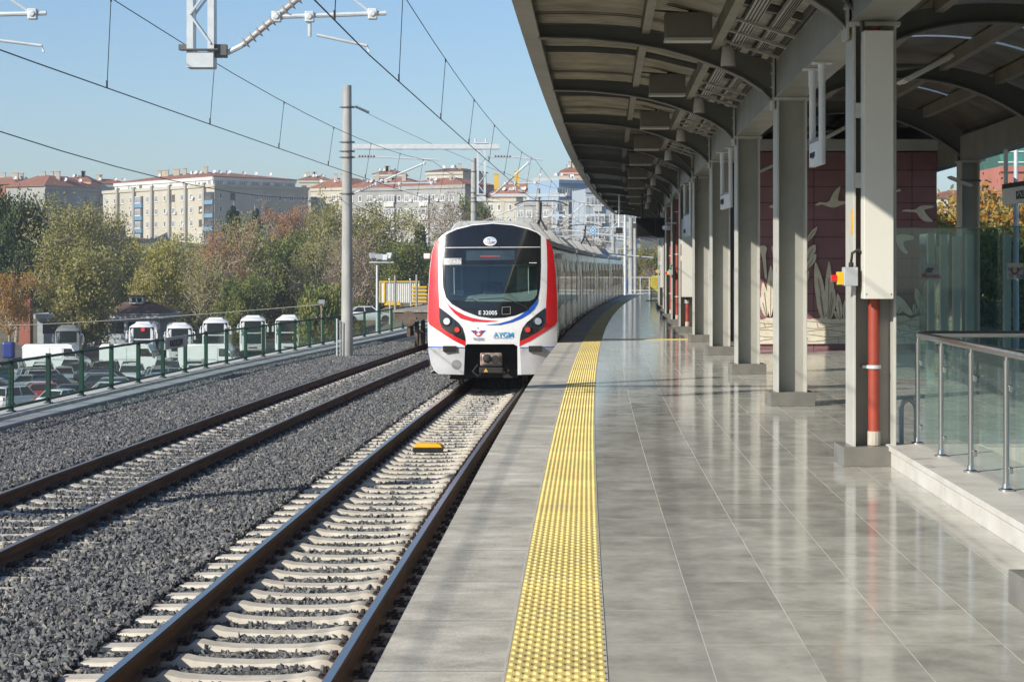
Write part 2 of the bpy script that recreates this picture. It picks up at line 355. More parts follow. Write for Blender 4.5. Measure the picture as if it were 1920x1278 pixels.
# ground sheet
def gh(X, Y):
    u = X - xe(min(Y, 700)); lot = -8.0 + max(0, min(1, (Y-186)/12))*1.5
    hill = max(0, min(Y, 640)-262)*.075; hill *= 1 if X < 30 else max(.0, 1-(X-30)/60)
    z = lot + hill
    if u < 0: t_ = max(0, min(1, (X+16)/4))*max(0, min(1, (Y-150)/25)); z = max(z, z*(1-t_)-1.75*t_)
    base = -1.75
    w = 0 if u < interp(FENCE, Y)-.3 else 1
    if u > 16: base = -2.2
    if Y > 260 or (u < 0 and Y > 215): 
        k = min(1, (Y-(215 if u < 0 else 260))/60.); base = base*(1-k)+max(z, -1.75)*k
    return base if w else z
GR = pm('earth', (.16, .14, .1), (.1, .11, .05), .05, .95, bump=.4, bsc=3)
xs = [-2500,-900,-400,-250,-180,-130,-100,-80,-60,-50,-40,-30,-24,-18,-14,-12,-11]; ys = [-300,-20,0,10,20,30,40,50,60,70,80,90,100,110,120,130,140,150,160,170,180,186,192,198,210,215,230,245,262,280,300,340,380,420,460,520,580,640,800,1500,3500]
us = [-2400,-800,-350,-200,-130,-90,-65,-45,-30,-20,-14] ; v = []; f = []
def row_us(Y):
    fz = interp(FENCE, Y)
    return [xe(min(Y,700))+fz-.32+q for q in (-2500,-900,-400,-250,-170,-120,-90,-70,-55,-42,-30,-20,-12,-6,-2,-.02)] + [xe(min(Y,700))+fz-.28+q for q in (0,.5,4,10,18,26.5,30,45,70,100,160,300,900,2600)]
rows = [[(x, Y, gh(x, Y)) for x in row_us(Y)] for Y in ys]
k = len(rows[0]); v = [p for r in rows for p in r]
f = [(i*k+j, i*k+j+1, (i+1)*k+j+1, (i+1)*k+j) for i in range(len(rows)-1) for j in range(k-1)]
mb = MB(); mb.v, mb.f = v, f; mb.build('ground', GR, kind='structure', base=False)
ASP = pm('asphalt', (.11, .108, .1), (.075, .073, .07), .4, .9, bump=.3, bsc=30)
v = []; yy = [100, 186, 198, 214]
for Y in yy: v += [(-75, Y, gh(-75, Y)+.03), (xe(Y)+interp(FENCE, Y)-.5, Y, gh(-75, Y)+.03)]
MB().add(v, [(2*i, 2*i+1, 2*i+3, 2*i+2) for i in range(3)]).build('parking_ground', ASP, kind='structure', base=False)
# ballast
BAL = pm('ballast_dark', (.10, .1, .098), (.045, .045, .046), 26, .95, bump=1., bsc=34)
YB = fr(4, 150, 2)
mb = MB(); v = []; f = []
for Y in YB:
    fz = interp(FENCE, Y)
    for u, z in ((fz+.5, -1.32), (fz+.55, -1.24), (-6.9, -1.245), (-4.1, -1.245), (-2.9, -1.245), (-.3, -1.245), (.1, -1.24)): v.append((xe(Y)+u, Y, z))
k = 7; f = [(i*k+j, i*k+j+1, (i+1)*k+j+1, (i+1)*k+j) for i in range(len(YB)-1) for j in range(k-1)]
mb.v, mb.f = v, f; mb.build('ballast_bed', BAL, kind='structure', base=False)

# loose stones, scattered with geometry nodes between the sleepers and on the shoulders
SP = .6
SY_N = [12.4+SP*i for i in range(60)]; SY_L = [17.0+SP*i for i in range(102)]
sv, sf = [], []
def quad(u0, u1, Y0, Y1, z):
    a = len(sv); n = max(1, int((Y1-Y0)/2))
    for i in range(n+1):
        Y = Y0+(Y1-Y0)*i/n; sv.extend([(xe(Y)+(u0(Y) if callable(u0) else u0), Y, z), (xe(Y)+(u1(Y) if callable(u1) else u1), Y, z)])
    for i in range(n): sf.append((a+2*i, a+2*i+1, a+2*i+3, a+2*i+2))
quad(lambda Y: UL(Y)+1.32, UN-1.3, 12, 78, -1.222)       # between the tracks
quad(lambda Y: interp(FENCE, Y)+.88, lambda Y: UL(Y)-1.28, 24, 78, -1.222)
quad(lambda Y: interp(FENCE, Y)+.9, lambda Y: UL(Y)-3.2, 24, 78, -1.2)
quad(UN+1.3, .1, 7, 50, -1.225)
for Y in SY_N: quad(UN-1.34, UN+1.34, Y+.11, Y+SP-.11, -1.275)
for Y in SY_N[-3:] : pass
for Y in SY_L: quad(UL(Y)-1.34, UL(Y)+1.34, Y+.1, Y+SP-.1, -1.248)
quad(UN-1.2, UN+1.2, 48, 56, -1.24)
sm = MB(); sm.v, sm.f = sv, sf
m, t, b, n, L = nt('ballast_stone')
oi = n('ObjectInfo'); cr = n('ValToRGB'); e = cr.color_ramp.elements
e[0].position = 0; e[0].color = (.065, .068, .072, 1); e[1].position = 1; e[1].color = (.34, .30, .23, 1)
for p_, c_ in ((.35, (.095, .1, .107, 1)), (.75, (.165, .167, .168, 1)), (.95, (.2, .198, .185, 1))): q = e.new(p_); q.color = c_
L(oi.outputs['Random'], cr.inputs[0]); tc = n('TexCoord'); no = n('TexNoise', Scale=40., Detail=3.); L(tc.outputs['Object'], no.inputs['Vector'])
mr = n('MapRange'); mr.inputs[3].default_value = .7; mr.inputs[4].default_value = 1.25; L(no.outputs[0], mr.inputs[0])
ml = n('VectorMath', operation='SCALE'); L(cr.outputs[0], ml.inputs[0]); L(mr.outputs[0], ml.inputs['Scale']); L(ml.outputs[0], b.inputs['Base Color']); b.inputs['Roughness'].default_value = .8
STONE = m
so = sm.build('ballast_stones', STONE, base=False, label='grey crushed stone ballast around the sleepers and beside the rails', cat='ballast', kind='stuff')
g = bpy.data.node_groups.new('stones', 'GeometryNodeTree')
g.interface.new_socket('Geometry', in_out='INPUT', socket_type='NodeSocketGeometry'); g.interface.new_socket('Geometry', in_out='OUTPUT', socket_type='NodeSocketGeometry')
gi = g.nodes.new('NodeGroupInput'); go = g.nodes.new('NodeGroupOutput'); G = g.links.new
dp = g.nodes.new('GeometryNodeDistributePointsOnFaces'); dp.inputs['Density'].default_value = 1080; G(gi.outputs[0], dp.inputs['Mesh'])
jn = g.nodes.new('GeometryNodeJoinGeometry')
for k in range(6):
    ic = g.nodes.new('GeometryNodeMeshIcoSphere'); ic.inputs['Radius'].default_value = .0235; ic.inputs['Subdivisions'].default_value = 1 if k % 2 else 2
    ps = g.nodes.new('GeometryNodeInputPosition'); va = g.nodes.new('ShaderNodeVectorMath'); va.operation = 'ADD'; va.inputs[1].default_value = (k*3.1, k*7.7, k)
    G(ps.outputs[0], va.inputs[0]); nz = g.nodes.new('ShaderNodeTexNoise'); nz.inputs['Scale'].default_value = 26; nz.inputs['Detail'].default_value = 0; G(va.outputs[0], nz.inputs['Vector'])
    sb = g.nodes.new('ShaderNodeVectorMath'); sb.operation = 'SUBTRACT'; sb.inputs[1].default_value = (.5, .5, .5); G(nz.outputs['Color'], sb.inputs[0])
    sc = g.nodes.new('ShaderNodeVectorMath'); sc.operation = 'SCALE'; sc.inputs['Scale'].default_value = .085; G(sb.outputs[0], sc.inputs[0])
    sp = g.nodes.new('GeometryNodeSetPosition'); G(ic.outputs[0], sp.inputs['Geometry']); G(sc.outputs[0], sp.inputs['Offset'])
    ch = g.nodes.new('GeometryNodeConvexHull'); G(sp.outputs[0], ch.inputs[0])
    gi2 = g.nodes.new('GeometryNodeGeometryToInstance'); G(ch.outputs[0], gi2.inputs[0]); G(gi2.outputs[0], jn.inputs[0])
ip = g.nodes.new('GeometryNodeInstanceOnPoints'); ip.inputs['Pick Instance'].default_value = True
G(dp.outputs['Points'], ip.inputs['Points']); G(jn.outputs[0], ip.inputs['Instance'])
rv = g.nodes.new('FunctionNodeRandomValue'); rv.data_type = 'FLOAT_VECTOR'; rv.inputs[0].default_value = (0, 0, 0); rv.inputs[1].default_value = (6.28, 6.28, 6.28); G(rv.outputs[0], ip.inputs['Rotation'])
rs = g.nodes.new('FunctionNodeRandomValue'); rs.data_type = 'FLOAT_VECTOR'; rs.inputs[0].default_value = (.62, .62, .5); rs.inputs[1].default_value = (1.6, 1.35, 1.1); rs.inputs['Seed'].default_value = 5; G(rs.outputs[0], ip.inputs['Scale'])
ti = g.nodes.new('GeometryNodeTranslateInstances'); ti.inputs['Local Space'].default_value = False
rz = g.nodes.new('FunctionNodeRandomValue'); rz.data_type = 'FLOAT_VECTOR'; rz.inputs[0].default_value = (0, 0, -.012); rz.inputs[1].default_value = (0, 0, .028); rz.inputs['Seed'].default_value = 9
G(ip.outputs[0], ti.inputs[0]); G(rz.outputs[0], ti.inputs['Translation'])
smn = g.nodes.new('GeometryNodeSetMaterial'); smn.inputs['Material'].default_value = STONE; G(ti.outputs[0], smn.inputs[0]); G(smn.outputs[0], go.inputs[0])
md = so.modifiers.new('stones', 'NODES'); md.node_group = g

# ---------------------------------------------------------------- rails and sleepers
def rail_mat(nm='rusty_rail', top=(.42, .40, .39, 1), mt=1.):
    m, t, b, n, L = nt(nm)
    ge = n('NewGeometry'); sp = n('SeparateXYZ'); L(ge.outputs['True Normal'], sp.inputs[0]); po = n('SeparateXYZ'); L(ge.outputs['Position'], po.inputs[0])
    a = n('Math', operation='GREATER_THAN'); a.inputs[1].default_value = .8; L(sp.outputs[2], a.inputs[0])
    c = n('Math', operation='GREATER_THAN'); c.inputs[1].default_value = RT-.006; L(po.outputs[2], c.inputs[0])
    mu = n('Math', operation='MULTIPLY'); L(a.outputs[0], mu.inputs[0]); L(c.outputs[0], mu.inputs[1])
    mp = n('Mapping'); mp.inputs['Scale'].default_value = (8, .6, 12); L(ge.outputs['Position'], mp.inputs[0])
    no = n('TexNoise', Scale=1.5, Detail=8., Roughness=.7); L(mp.outputs[0], no.inputs['Vector'])
    cr = n('ValToRGB'); e = cr.color_ramp.elements; e[0].position = .35; e[0].color = (.05, .027, .017, 1); e[1].position = .75; e[1].color = (.22, .115, .06, 1); L(no.outputs[0], cr.inputs[0])
    mx = n('MixRGB'); mx.inputs[2].default_value = top; L(mu.outputs[0], mx.inputs[0]); L(cr.outputs[0], mx.inputs[1]); L(mx.outputs[0], b.inputs['Base Color'])
    m_ = n('Math', operation='MULTIPLY'); m_.inputs[1].default_value = mt; L(mu.outputs[0], m_.inputs[0]); L(m_.outputs[0], b.inputs['Metallic']); rr = n('MapRange'); rr.inputs[3].default_value = .75; rr.inputs[4].default_value = .3; L(mu.outputs[0], rr.inputs[0]); L(rr.outputs[0], b.inputs['Roughness'])
    return m
RAILM = rail_mat(); RAILF = rail_mat('unused_rail', (.13, .085, .06, 1), .2)
half = [(.036, 0), (.036, -.03), (.026, -.042), (.009, -.05), (.009, -.13), (.03, -.145), (.075, -.155), (.075, -.168)]
sec = [(a, b+RT) for a, b in half] + [(-a, b+RT) for a, b in reversed(half)]
sec[0] = (.03, RT); sec.insert(1, (.036, RT-.006)); sec[-1] = (-.03, RT); sec.insert(-1, (-.036, RT-.006))
g1 = 'rails of the two tracks'
MB().strip([(a+UN-.752, b) for a, b in sec], fr(5, 150, 2)).build('rail', RAILM, label='rusty rail of the near track, on the side away from the platform', cat='rail', group=g1, base=False)
MB().strip([(a+UN+.752, b) for a, b in sec], fr(5, 150, 2)).build('rail', RAILM, label='rusty rail of the near track, next to the platform edge', cat='rail', group=g1, base=False)
for s_, lab in ((-.752, 'rusty rail of the far track, on the fence side'), (.752, 'rusty rail of the far track, on the side of the train')):
    rings = [[(xe(Y)+UL(Y)+s_+a, Y, b) for a, b in sec] for Y in fr(5, 150, 2)]
    MB().loft(rings).build('rail', RAILF, label=lab, cat='rail', group=g1, base=False)
m, t, b, n, L = nt('sleeper_stained'); tc = n('TexCoord'); sx_ = n('SeparateXYZ'); L(tc.outputs['Object'], sx_.inputs[0]); ax = n('Math', operation='ABSOLUTE'); L(sx_.outputs[0], ax.inputs[0]); ds = n('Math', operation='SUBTRACT'); L(ax.outputs[0], ds.inputs[0]); ds.inputs[1].default_value = .75; da = n('Math', operation='ABSOLUTE'); L(ds.outputs[0], da.inputs[0]); mr_ = n('MapRange'); mr_.inputs[1].default_value = .08; mr_.inputs[2].default_value = .3; mr_.inputs[3].default_value = 1; mr_.inputs[4].default_value = 0; L(da.outputs[0], mr_.inputs[0])
gp = n('NewGeometry'); n1_ = n('TexNoise', Scale=4., Detail=8., Roughness=.7); L(gp.outputs['Position'], n1_.inputs['Vector']); ml_ = n('Math', operation='MULTIPLY'); L(mr_.outputs[0], ml_.inputs[0]); L(n1_.outputs[0], ml_.inputs[1]); cr = n('ValToRGB'); e = cr.color_ramp.elements; e[0].position = .3; e[0].color = (.42, .38, .31, 1); e[1].position = .68; e[1].color = (.64, .60, .50, 1); L(n1_.outputs[0], cr.inputs[0]); mx_ = n('MixRGB'); mx_.inputs[2].default_value = (.15, .085, .05, 1); L(ml_.outputs[0], mx_.inputs[0]); L(cr.outputs[0], mx_.inputs[1]); L(mx_.outputs[0], b.inputs['Base Color']); b.inputs['Roughness'].default_value = .85; STAINED = m
SLP = pm('sleeper_concrete', (.60, .555, .46), (.5, .46, .38), 5, .85, bump=.15, bsc=60, dirt=((.3, .27, .22), 7, .66))
CLIP = pm('clip_steel', (.07, .045, .035), (.03, .028, .028), 30, .6, metal=.4)
prof = [(-1.3, -.04), (-1.28, -.012), (-.98, -.006), (-.9, 0), (-.60, 0), (-.56, .022), (-.5, .026), (-.42, .008), (-.25, -.006), (0, -.012)]
prof = prof + [(-a, b) for a, b in reversed(prof[:-1])]
def sleeper_mesh():
    rings = []
    for x, z in prof:
        zt = z; w = .105
        rings.append([(x, -.15, -.17), (x, .15, -.17), (x, .15, -.08), (x, w, zt-.012), (x, w-.012, zt), (x, -w+.012, zt), (x, -w, zt-.012), (x, -.15, -.08)])
    return MB().loft(rings)
slp = bpy.data.objects.new('sleeper', None)
def make_sleeper(loc, rz, lab, grp):
    o = sleeper_mesh().build('sleeper', STAINED, smooth=40, base=False, label=lab, cat='sleeper', group=grp)
    for sx in (-1, 1):
        for q in (-1, 1):
            cx = sx*.752 + q*.115; c = MB()
            c.tube([(cx+q*.03, -.05, .0), (cx+q*.04, -.05, .035), (cx-q*.045, -.045, .03), (cx-q*.045, 0, .045), (cx+q*.045, 0, .05), (cx-q*.045, .0, .045), (cx-q*.045, .045, .03), (cx+q*.04, .05, .035), (cx+q*.03, .05, 0)], .011, 5)
            c.cyl((cx+q*.02, 0, .0), .017, .075, 6)
            c.box(cx-.035+q*.03, cx+.035+q*.03, -.07, .07, -.002, .02)
            c.build('rail_clip', CLIP, o)
    o.location = loc; o.rotation_euler = (0, 0, rz); return o
def ang(Y): return -math.atan(.0295+.00054*Y)
s0 = None
for i, Y in enumerate(SY_N):
    lab = 'pale concrete sleeper of the near track beside the platform, %s' % ('at the very front of the photo' if i < 2 else 'in the run between the front of the photo and the train')
    lab = f'pale concrete sleeper of the near track, {num(i)} from the camera'
    loc = (xe(Y)+UN, Y, RT-.17)
    if s0 is None: s0 = make_sleeper(loc, ang(Y), lab, 'sleepers of the near track')
    else: dup(s0, loc, ang(Y), lab, 'sleepers of the near track')
for i, Y in enumerate(SY_L):
    dup(s0, (xe(Y)+UL(Y)+rnd.uniform(-.01, .01), Y, RT-.17), ang(Y), f'pale concrete sleeper of the far track, {num(i)} from the camera', 'sleepers of the far track')
# yellow balise on the near track, its shape a low box with a sloping top
bz = thing('track_beacon', (xe(31.7)+UN-.12, 31.7, RT-.17), 'yellow and black track beacon lying between the near rails', 'track beacon')
bx, by, b0 = bz.location
MB().prism([(-.24, 0), (.24, 0), (.24, .07), (-.24, .07)], lambda a, c: (bx+a, by-.2, b0+c), lambda a, c: (bx+a, by+.2, b0+c)).build('housing', pm('black_plastic', (.02, .02, .02), rough=.5), bz, bevel=.01)
MB().loft([[(bx-a, by-.19*k, z), (bx+a, by-.19*k, z), (bx+a, by+.19*k, z), (bx-a, by+.19*k, z)] for a, k, z in ((.23, 1, b0+.072), (.2, .95, b0+.115), (.13, .7, b0+.135))]).build('cover', pm('signal_yellow', (.85, .48, .02), rough=.45), bz, bevel=.008)
# cable trough, retaining wall and fence along the far side
def fz(Y): return interp(FENCE, Y)
TRO = pm('trough_concrete', (.46, .45, .42), (.33, .32, .3), 2, .8, bump=.3, bsc=30)
ysf = fr(20, 150, 2)
def fstrip(sec, ys=ysf, f=fz): return MB().loft([[(xe(Y)+f(Y)+u, Y, z) for u, z in sec] for Y in ys])
cw = thing('retaining_wall', (xe(60)+fz(60), 60, -8), 'long concrete retaining wall and cable trough under the green fence', 'wall')
fstrip([(-.3, -9), (.3, -9), (.3, -1.12), (-.3, -1.12)]).build('wall', TRO, cw)
fstrip([(.36, -1.4), (.82, -1.4), (.82, -1.12), (.8, -1.1), (.38, -1.1), (.36, -1.12)]).build('cable_trough', pm('trough_grey', (.38, .38, .37), (.27, .27, .26), 3, .8, bump=.3), cw)
co = MB()
for Y in fr(62, 140, 2.4): pass
fstrip([(-.33, -1.118), (.26, -1.118), (.26, -1.06), (-.33, -1.06)]).build('coping', pm('coping', (.55, .54, .5), (.42, .41, .38), 3, .75), cw)
FG = pm('fence_green', (.004, .045, .03), (.003, .03, .02), 6, .45)
FGL = glass('fence_pane', (.76, .89, .84), .0, .05)
fe = thing('green_fence', (xe(60)+fz(60), 60, -1.06), 'long dark green fence with see-through panels between the far track and the car park', 'fence')
zf0, zf1 = -1.06, -.08
Y = 33.6; k = 0; pys = []
while Y < 122: pys.append(Y); Y += 2.4 if Y < 76 else 3.6
def fp(Y, z, du=0): return (xe(Y)+fz(Y)+du, Y, z)
for i, Y in enumerate(pys):
    a = ang(Y); M = Matrix.Rotation(a, 3, 'Z'); x, y_, z_ = fp(Y, 0)
    pb = MB(); pb.cbox((x, Y, (zf0+zf1)/2), (.09, .09, zf1-zf0+.04), M); pb.cbox((x, Y, zf1+.03), (.1, .1, .02), M); pb.cbox((x, Y, zf0+.01), (.16, .16, .02), M)
    pb.build('post', FG, fe, bevel=.006)
    if i == len(pys)-1: break
    Y2 = pys[i+1]; mb = MB()
    for z in (zf0+.09, zf1-.02): mb.bar(fp(Y+.05, z), fp(Y2-.05, z), .045, .05)
    mb.build('rail', FG, fe)
    mesh_panel = i in (0, 1, 11)
    if mesh_panel:
        mb = MB()
        for q in range(1, 48): Yq = Y+(Y2-Y)*q/48; mb.bar(fp(Yq, zf0+.1), fp(Yq, zf1-.03), .005)
        for z in fr(zf0+.15, zf1-.05, .1): mb.bar(fp(Y+.05, z), fp(Y2-.05, z), .006)
        mb.build('wire_mesh', FG, fe)
    else:
        MB().add([fp(Y+.04, zf0+.09), fp(Y2-.04, zf0+.09), fp(Y2-.04, zf1-.03), fp(Y+.04, zf1-.03)], [(0, 1, 2, 3)]).build('pane', FGL, fe)
sg = thing('station_name_board', fp(52, -.35, .07), 'small grey station name board fixed on the green fence above the car park', 'sign')
a0, a1 = Vector(fp(50.3, -.33, .07)), Vector(fp(52.7, -.33, .07))
GREY_S = pm('sign_grey', (.42, .42, .44), (.36, .36, .38), 5, .5)
INK = pm('ink', (.02, .02, .025), rough=.5)
MB().bar(a0+Vector((0,0,.12)), a1+Vector((0,0,.12)), .03, .3).build('board', GREY_S, sg)
d_ = (a1-a0).normalized(); text('KAZLIÇEŞME', .24, a0+d_*.45+Vector((.03, 0, .03)), d_, (0, 0, 1), INK, sg, sx=1.0)
# ================================================================ TRAIN
YT = 45.1                                                # nose of the train
TX = xe(YT+.9) + UN + .05                                      # centre of the front
def tz(h): return RT + h
WHITE = pm('train_white', (.80, .81, .82), (.73, .735, .74), 2, .28, coat=.5, dirt=((.5, .48, .44), 2.5, .62))
RED = pm('train_red', (.64, .016, .02), (.58, .014, .018), 3, .28, coat=.6)
BLK = pm('train_black', (.008, .009, .011), (.012, .013, .015), 5, .12, coat=.5)
TGREY = pm('train_grey', (.50, .50, .51), (.42, .42, .43), 3, .4, coat=.2, dirt=((.3, .29, .27), 3, .6))
BLUE = pm('livery_blue', (.015, .1, .5), rough=.3)
MBLK = pm('matt_black', (.015, .015, .016), (.03, .028, .026), 8, .75)
STEEL = pm('brushed_steel', (.62, .62, .61), (.5, .5, .5), 4, .28, metal=.9)
ROOFG = pm('roof_grey', (.42, .43, .42), (.33, .34, .33), 1.5, .55, dirt=((.2, .2, .19), 2, .58))
train = thing('commuter_train', (TX, YT, RT), 'red and white commuter train with black rounded front standing at the platform', 'train')
def dface(x, z):                                         # how far the face lies behind the nose
    a = abs(x)/1.48
    d = .13*a**2 + .30*max(0, a-.55)**2*3
    d += .10*max(0, z-1.25)**1.7 + .05*max(0, 1.1-z)
    return d
def FP(off): return lambda zx, zy: fpt(zx, zy, off)
def zc(zx, zy): return (zx-517)/299, 4.118 - zy/299.3
def fpt(zx, zy, off=0):
    x, h = zc(zx, zy); return (TX+x, YT+dface(x, h)-off, RT+h)
def smoothp(pts, n=4):
    """round an outline through its points"""
    out = []; k = len(pts)
    for i in range(k):
        p0, p1, p2, p3 = [np.array(pts[(i+j-1) % k], float) for j in range(4)]
        for q in range(n):
            t = q/n; out.append(tuple(.5*((2*p1)+(-p0+p2)*t+(2*p0-5*p1+4*p2-p3)*t*t+(-p0+3*p1-3*p2+p3)*t**3)))
    return out
mir = lambda P: [(1034-x, y) for x, y in reversed(P)]
Lside = [(322,1135),(150,1132),(118,1108),(96,1060),(80,985),(75,900),(74,760),(76,600),(84,440),(100,300),(118,245),(150,205),(200,165),(270,135),(380,110),(517,100)]
outline = Lside + [(1034-x, y) for x, y in reversed(Lside[:-1])] + [(688,1135),(686,940),(660,926),(345,926),(330,940)][::1]
outline = [p for p in outline if not (p[0] in (712,))]
wind = [(192,395),(205,388),(822,384),(824,540),(818,590),(800,620),(770,634),(640,640),(260,634),(222,620),(203,590),(194,540)]
shield = [(172,200),(210,172),(270,146),(380,118),(517,106),(650,117),(760,144),(820,168),(846,190),(846,400),(840,540),(826,625),(790,672),(740,706),(670,733),(600,747),(510,751),(420,738),(320,700),(240,655),(200,610),(180,540),(172,400)]
MB().patch(outline, [wind], 16, FP(0)).build('front_shell', WHITE, train, smooth=50)
MB().patch(shield, [wind], 16, FP(.006)).build('front_mask', BLK, train, smooth=50)
# side wall joining the shell to the first car
def ring_side(P, off):
    return [(TX+zc(*p)[0], YT+off, RT+zc(*p)[1]) for p in P]
full = Lside[1:] + [(1034-x, y) for x, y in reversed(Lside[1:-1])]
full = smoothp(full, 3)[:-3]
def sect(k=1.0):
    P = [(1.30,.30),(1.42,.36),(1.475,.6),(1.48,1.0),(1.48,2.35),(1.44,2.85),(1.36,3.2),(1.2,3.42),(.95,3.58),(.6,3.7),(0,3.75)]
    return [(-a, b) for a, b in P] + [(a, b) for a, b in reversed(P[:-1])]
m = MB(); r1 = [fpt(*p, 0) for p in full]; r2 = [(p[0], YT+1.25, p[2]) for p in r1]
n1 = len(r1); m.add(r1+r2, [(i, i+1, n1+i+1, n1+i) for i in range(n1-1)])
redfaces = m
# red cheeks wrap round to the side: colour by height on the side wall
lo = [p for p in full]
def part_side(sel, name, mt, push=.0):
    fs = [(i, i+1, n1+i+1, n1+i) for i in range(n1-1) if sel(zc(*full[i])[1], zc(*full[i])[0])]
    mb = MB(); cx = TX
    rr = [(cx+(p[0]-cx)*(1+push), p[1], p[2]) for p in r1]; r3 = [(cx+(p[0]-cx)*(1+push), YT+1.25, p[2]) for p in r1]
    mb.add(rr+r3, fs); return mb.build(name, mt, train, smooth=50)
part_side(lambda h, x: 1.5 <= h <= 3.4, 'cheek_panel', RED)
part_side(lambda h, x: h > 3.4, 'roof_edge', WHITE)
part_side(lambda h, x: .95 <= h < 1.5, 'cheek_panel', WHITE)
part_side(lambda h, x: h < .95, 'skirt', TGREY)
redl = [(151,206),(120,243),(102,300),(86,440),(78,600),(76,700),(76,775),(86,797),(110,812),(170,850),(250,900),(334,941),(333,905),(240,862),(175,815),(160,790),(154,740),(152,640),(147,560),(144,400),(146,280)]
MB().patch(redl, [], 14, FP(.008)).build('red_panel', RED, train, smooth=50)
MB().patch(mir(redl), [], 14, FP(.008)).build('red_panel', RED, train, smooth=50)
lamp = [(155,678),(215,722),(285,780),(312,815),(328,865),(333,905),(285,885),(200,838),(172,812),(160,785),(156,740)]
for P in (lamp, mir(lamp)): MB().patch(P, [], 12, FP(.014)).build('lamp_housing', BLK, train, smooth=50)
grl = [(77,952),(330,955),(322,1134),(152,1131),(120,1108),(98,1060),(84,1000)]
for P in (grl, mir(grl)): MB().patch(P, [], 16, FP(.008)).build('lower_apron', TGREY, train, smooth=50)
for P in ([(77,944),(331,947),(331,953),(77,950)],): 
    for Q in (P, mir(P)): MB().patch(Q, [], 20, FP(.012)).build('blue_stripe', BLUE, train)
sw_r = [(205,646),(232,672),(275,703),(330,731),(380,748),(440,760),(560,770),(470,776),(380,773),(300,752),(255,715),(225,680)]
sw_b = [(829,612),(822,652),(800,690),(765,722),(715,752),(650,778),(570,796),(465,797),(560,786),(640,764),(700,735),(760,692),(800,650)]
MB().patch(sw_r, [], 20, FP(.012)).build('red_swoosh', RED, train); MB().patch(sw_b, [], 20, FP(.012)).build('blue_swoosh', BLUE, train)
WG = glass('windscreen', (.62, .74, .72), .09, .02)
MB().patch(wind, [], 30, FP(.0)).build('windscreen', WG, train, smooth=50)
MB().patch([(174,268),(844,264),(844,270),(174,274)], [], 30, FP(.009)).build('mask_seam', TGREY, train)
MB().patch([(337,292),(668,290),(668,354),(337,360)], [], 30, FP(.012)).build('destination_display', pm('display', (.03, .05, .06), (.04, .06, .07), 3, .15, coat=.5), train)
# cab interior
cab = MB(); z0, z1 = RT+1.95, RT+2.86
cab.box(TX-1.13, TX+1.13, YT+1.19, YT+1.22, RT+1.5, RT+3.0)
cab.box(TX-1.13, TX-1.09, YT+.5, YT+1.19, RT+1.5, RT+3.0); cab.box(TX+1.09, TX+1.13, YT+.5, YT+1.19, RT+1.5, RT+3.0)
cab.build('cab_wall', pm('cab_teal', (.13, .17, .17), (.125, .165, .165), 2, .7), train)
MB().box(TX-1.13, TX+1.13, YT+.75, YT+1.19, RT+3.0, RT+3.04).build('cab_ceiling', pm('cab_cream', (.3, .3, .28), rough=.8), train)
pts = []
for i in range(17):
    x = -1.05+2.1*i/16; pts.append([(TX+x, YT+.45+.25*(x/1.05)**2, RT+1.98), (TX+x, YT+.6+.25*(x/1.05)**2, RT+2.06+.16*(x/1.05)**2), (TX+x, YT+1.1, RT+2.16+.16*(x/1.05)**2)])
MB().loft(pts, closed=False).build('dashboard', pm('dash', (.30, .35, .34), (.26, .3, .3), 3, .6), train, smooth=50)
MB().box(TX-.28, TX+.25, YT+1.0, YT+1.15, RT+1.9, RT+2.42).build('driver_seat', MBLK, train, bevel=.08)
MB().box(TX-.75, TX-.70, YT+.9, YT+.94, RT+2.1, RT+2.8).box(TX+.55, TX+.85, YT+1.15, YT+1.18, RT+1.6, RT+2.85).build('cab_door', pm('cab_light', (.36, .4, .4), rough=.6), train)
MB().box(TX-1.0, TX+1.0, YT+.78, YT+.8, RT+2.79, RT+2.83).build('sun_blind', pm('blind', (.5, .52, .5), rough=.6), train)
PAP = pm('paper', (.7, .7, .72), rough=.8)
MB().add([(TX-.98, YT+.66, RT+2.14), (TX-.68, YT+.58, RT+2.1), (TX-.66, YT+.8, RT+2.24), (TX-.9, YT+.85, RT+2.24)], [(0, 1, 2, 3)]).build('paper_sheet', PAP, train)
LM = pm('lamp_clear', (.75, .75, .78), rough=.15, metal=.6); LR = pm('lamp_red', (.75, .02, .015), rough=.2, coat=1)
def disc(zx, zy, r, off, name, mt, parent=train, ry=None, dep=.02, n=24):
    ry = ry or r; P = [(zx+r*math.cos(2*math.pi*i/n), zy+ry*math.sin(2*math.pi*i/n)) for i in range(n)]
    m = MB(); a = [fpt(*p, off) for p in P]; b_ = [fpt(zx+(p[0]-zx)*.85, zy+(p[1]-zy)*.85, off+dep) for p in P]; m.loft([a, b_]); return m.build(name, mt, parent, smooth=30)
for s_ in (1, -1):
    X_ = lambda x: x if s_ == 1 else 1034-x
    disc(X_(206), 772, 36, .014, 'lamp_ring', MBLK, dep=.03); h = disc(X_(206), 772, 26, .03, 'headlight', LM, dep=.035)
    disc(X_(276), 829, 27, .014, 'lamp_ring', MBLK, dep=.03); disc(X_(277), 829, 20, .03, 'tail_light', LR, dep=.035)
    p = fpt(X_(226), 958); vm = MB(); vm.box(p[0]-.15, p[0]+.15, p[1]-.09, p[1]+.1, p[2]-.065, p[2]+.065)
    for q in range(4): vm.box(p[0]-.155, p[0]+.155, p[1]-.1, p[1]-.085, p[2]-.055+.032*q, p[2]-.04+.032*q)
    vm.build('anti_climber', MBLK, train, bevel=.008)
disc(272, 1065, 33, .01, 'round_grille', pm('grille', (.2, .2, .2), rough=.6), dep=.004)
gl_ = MB()
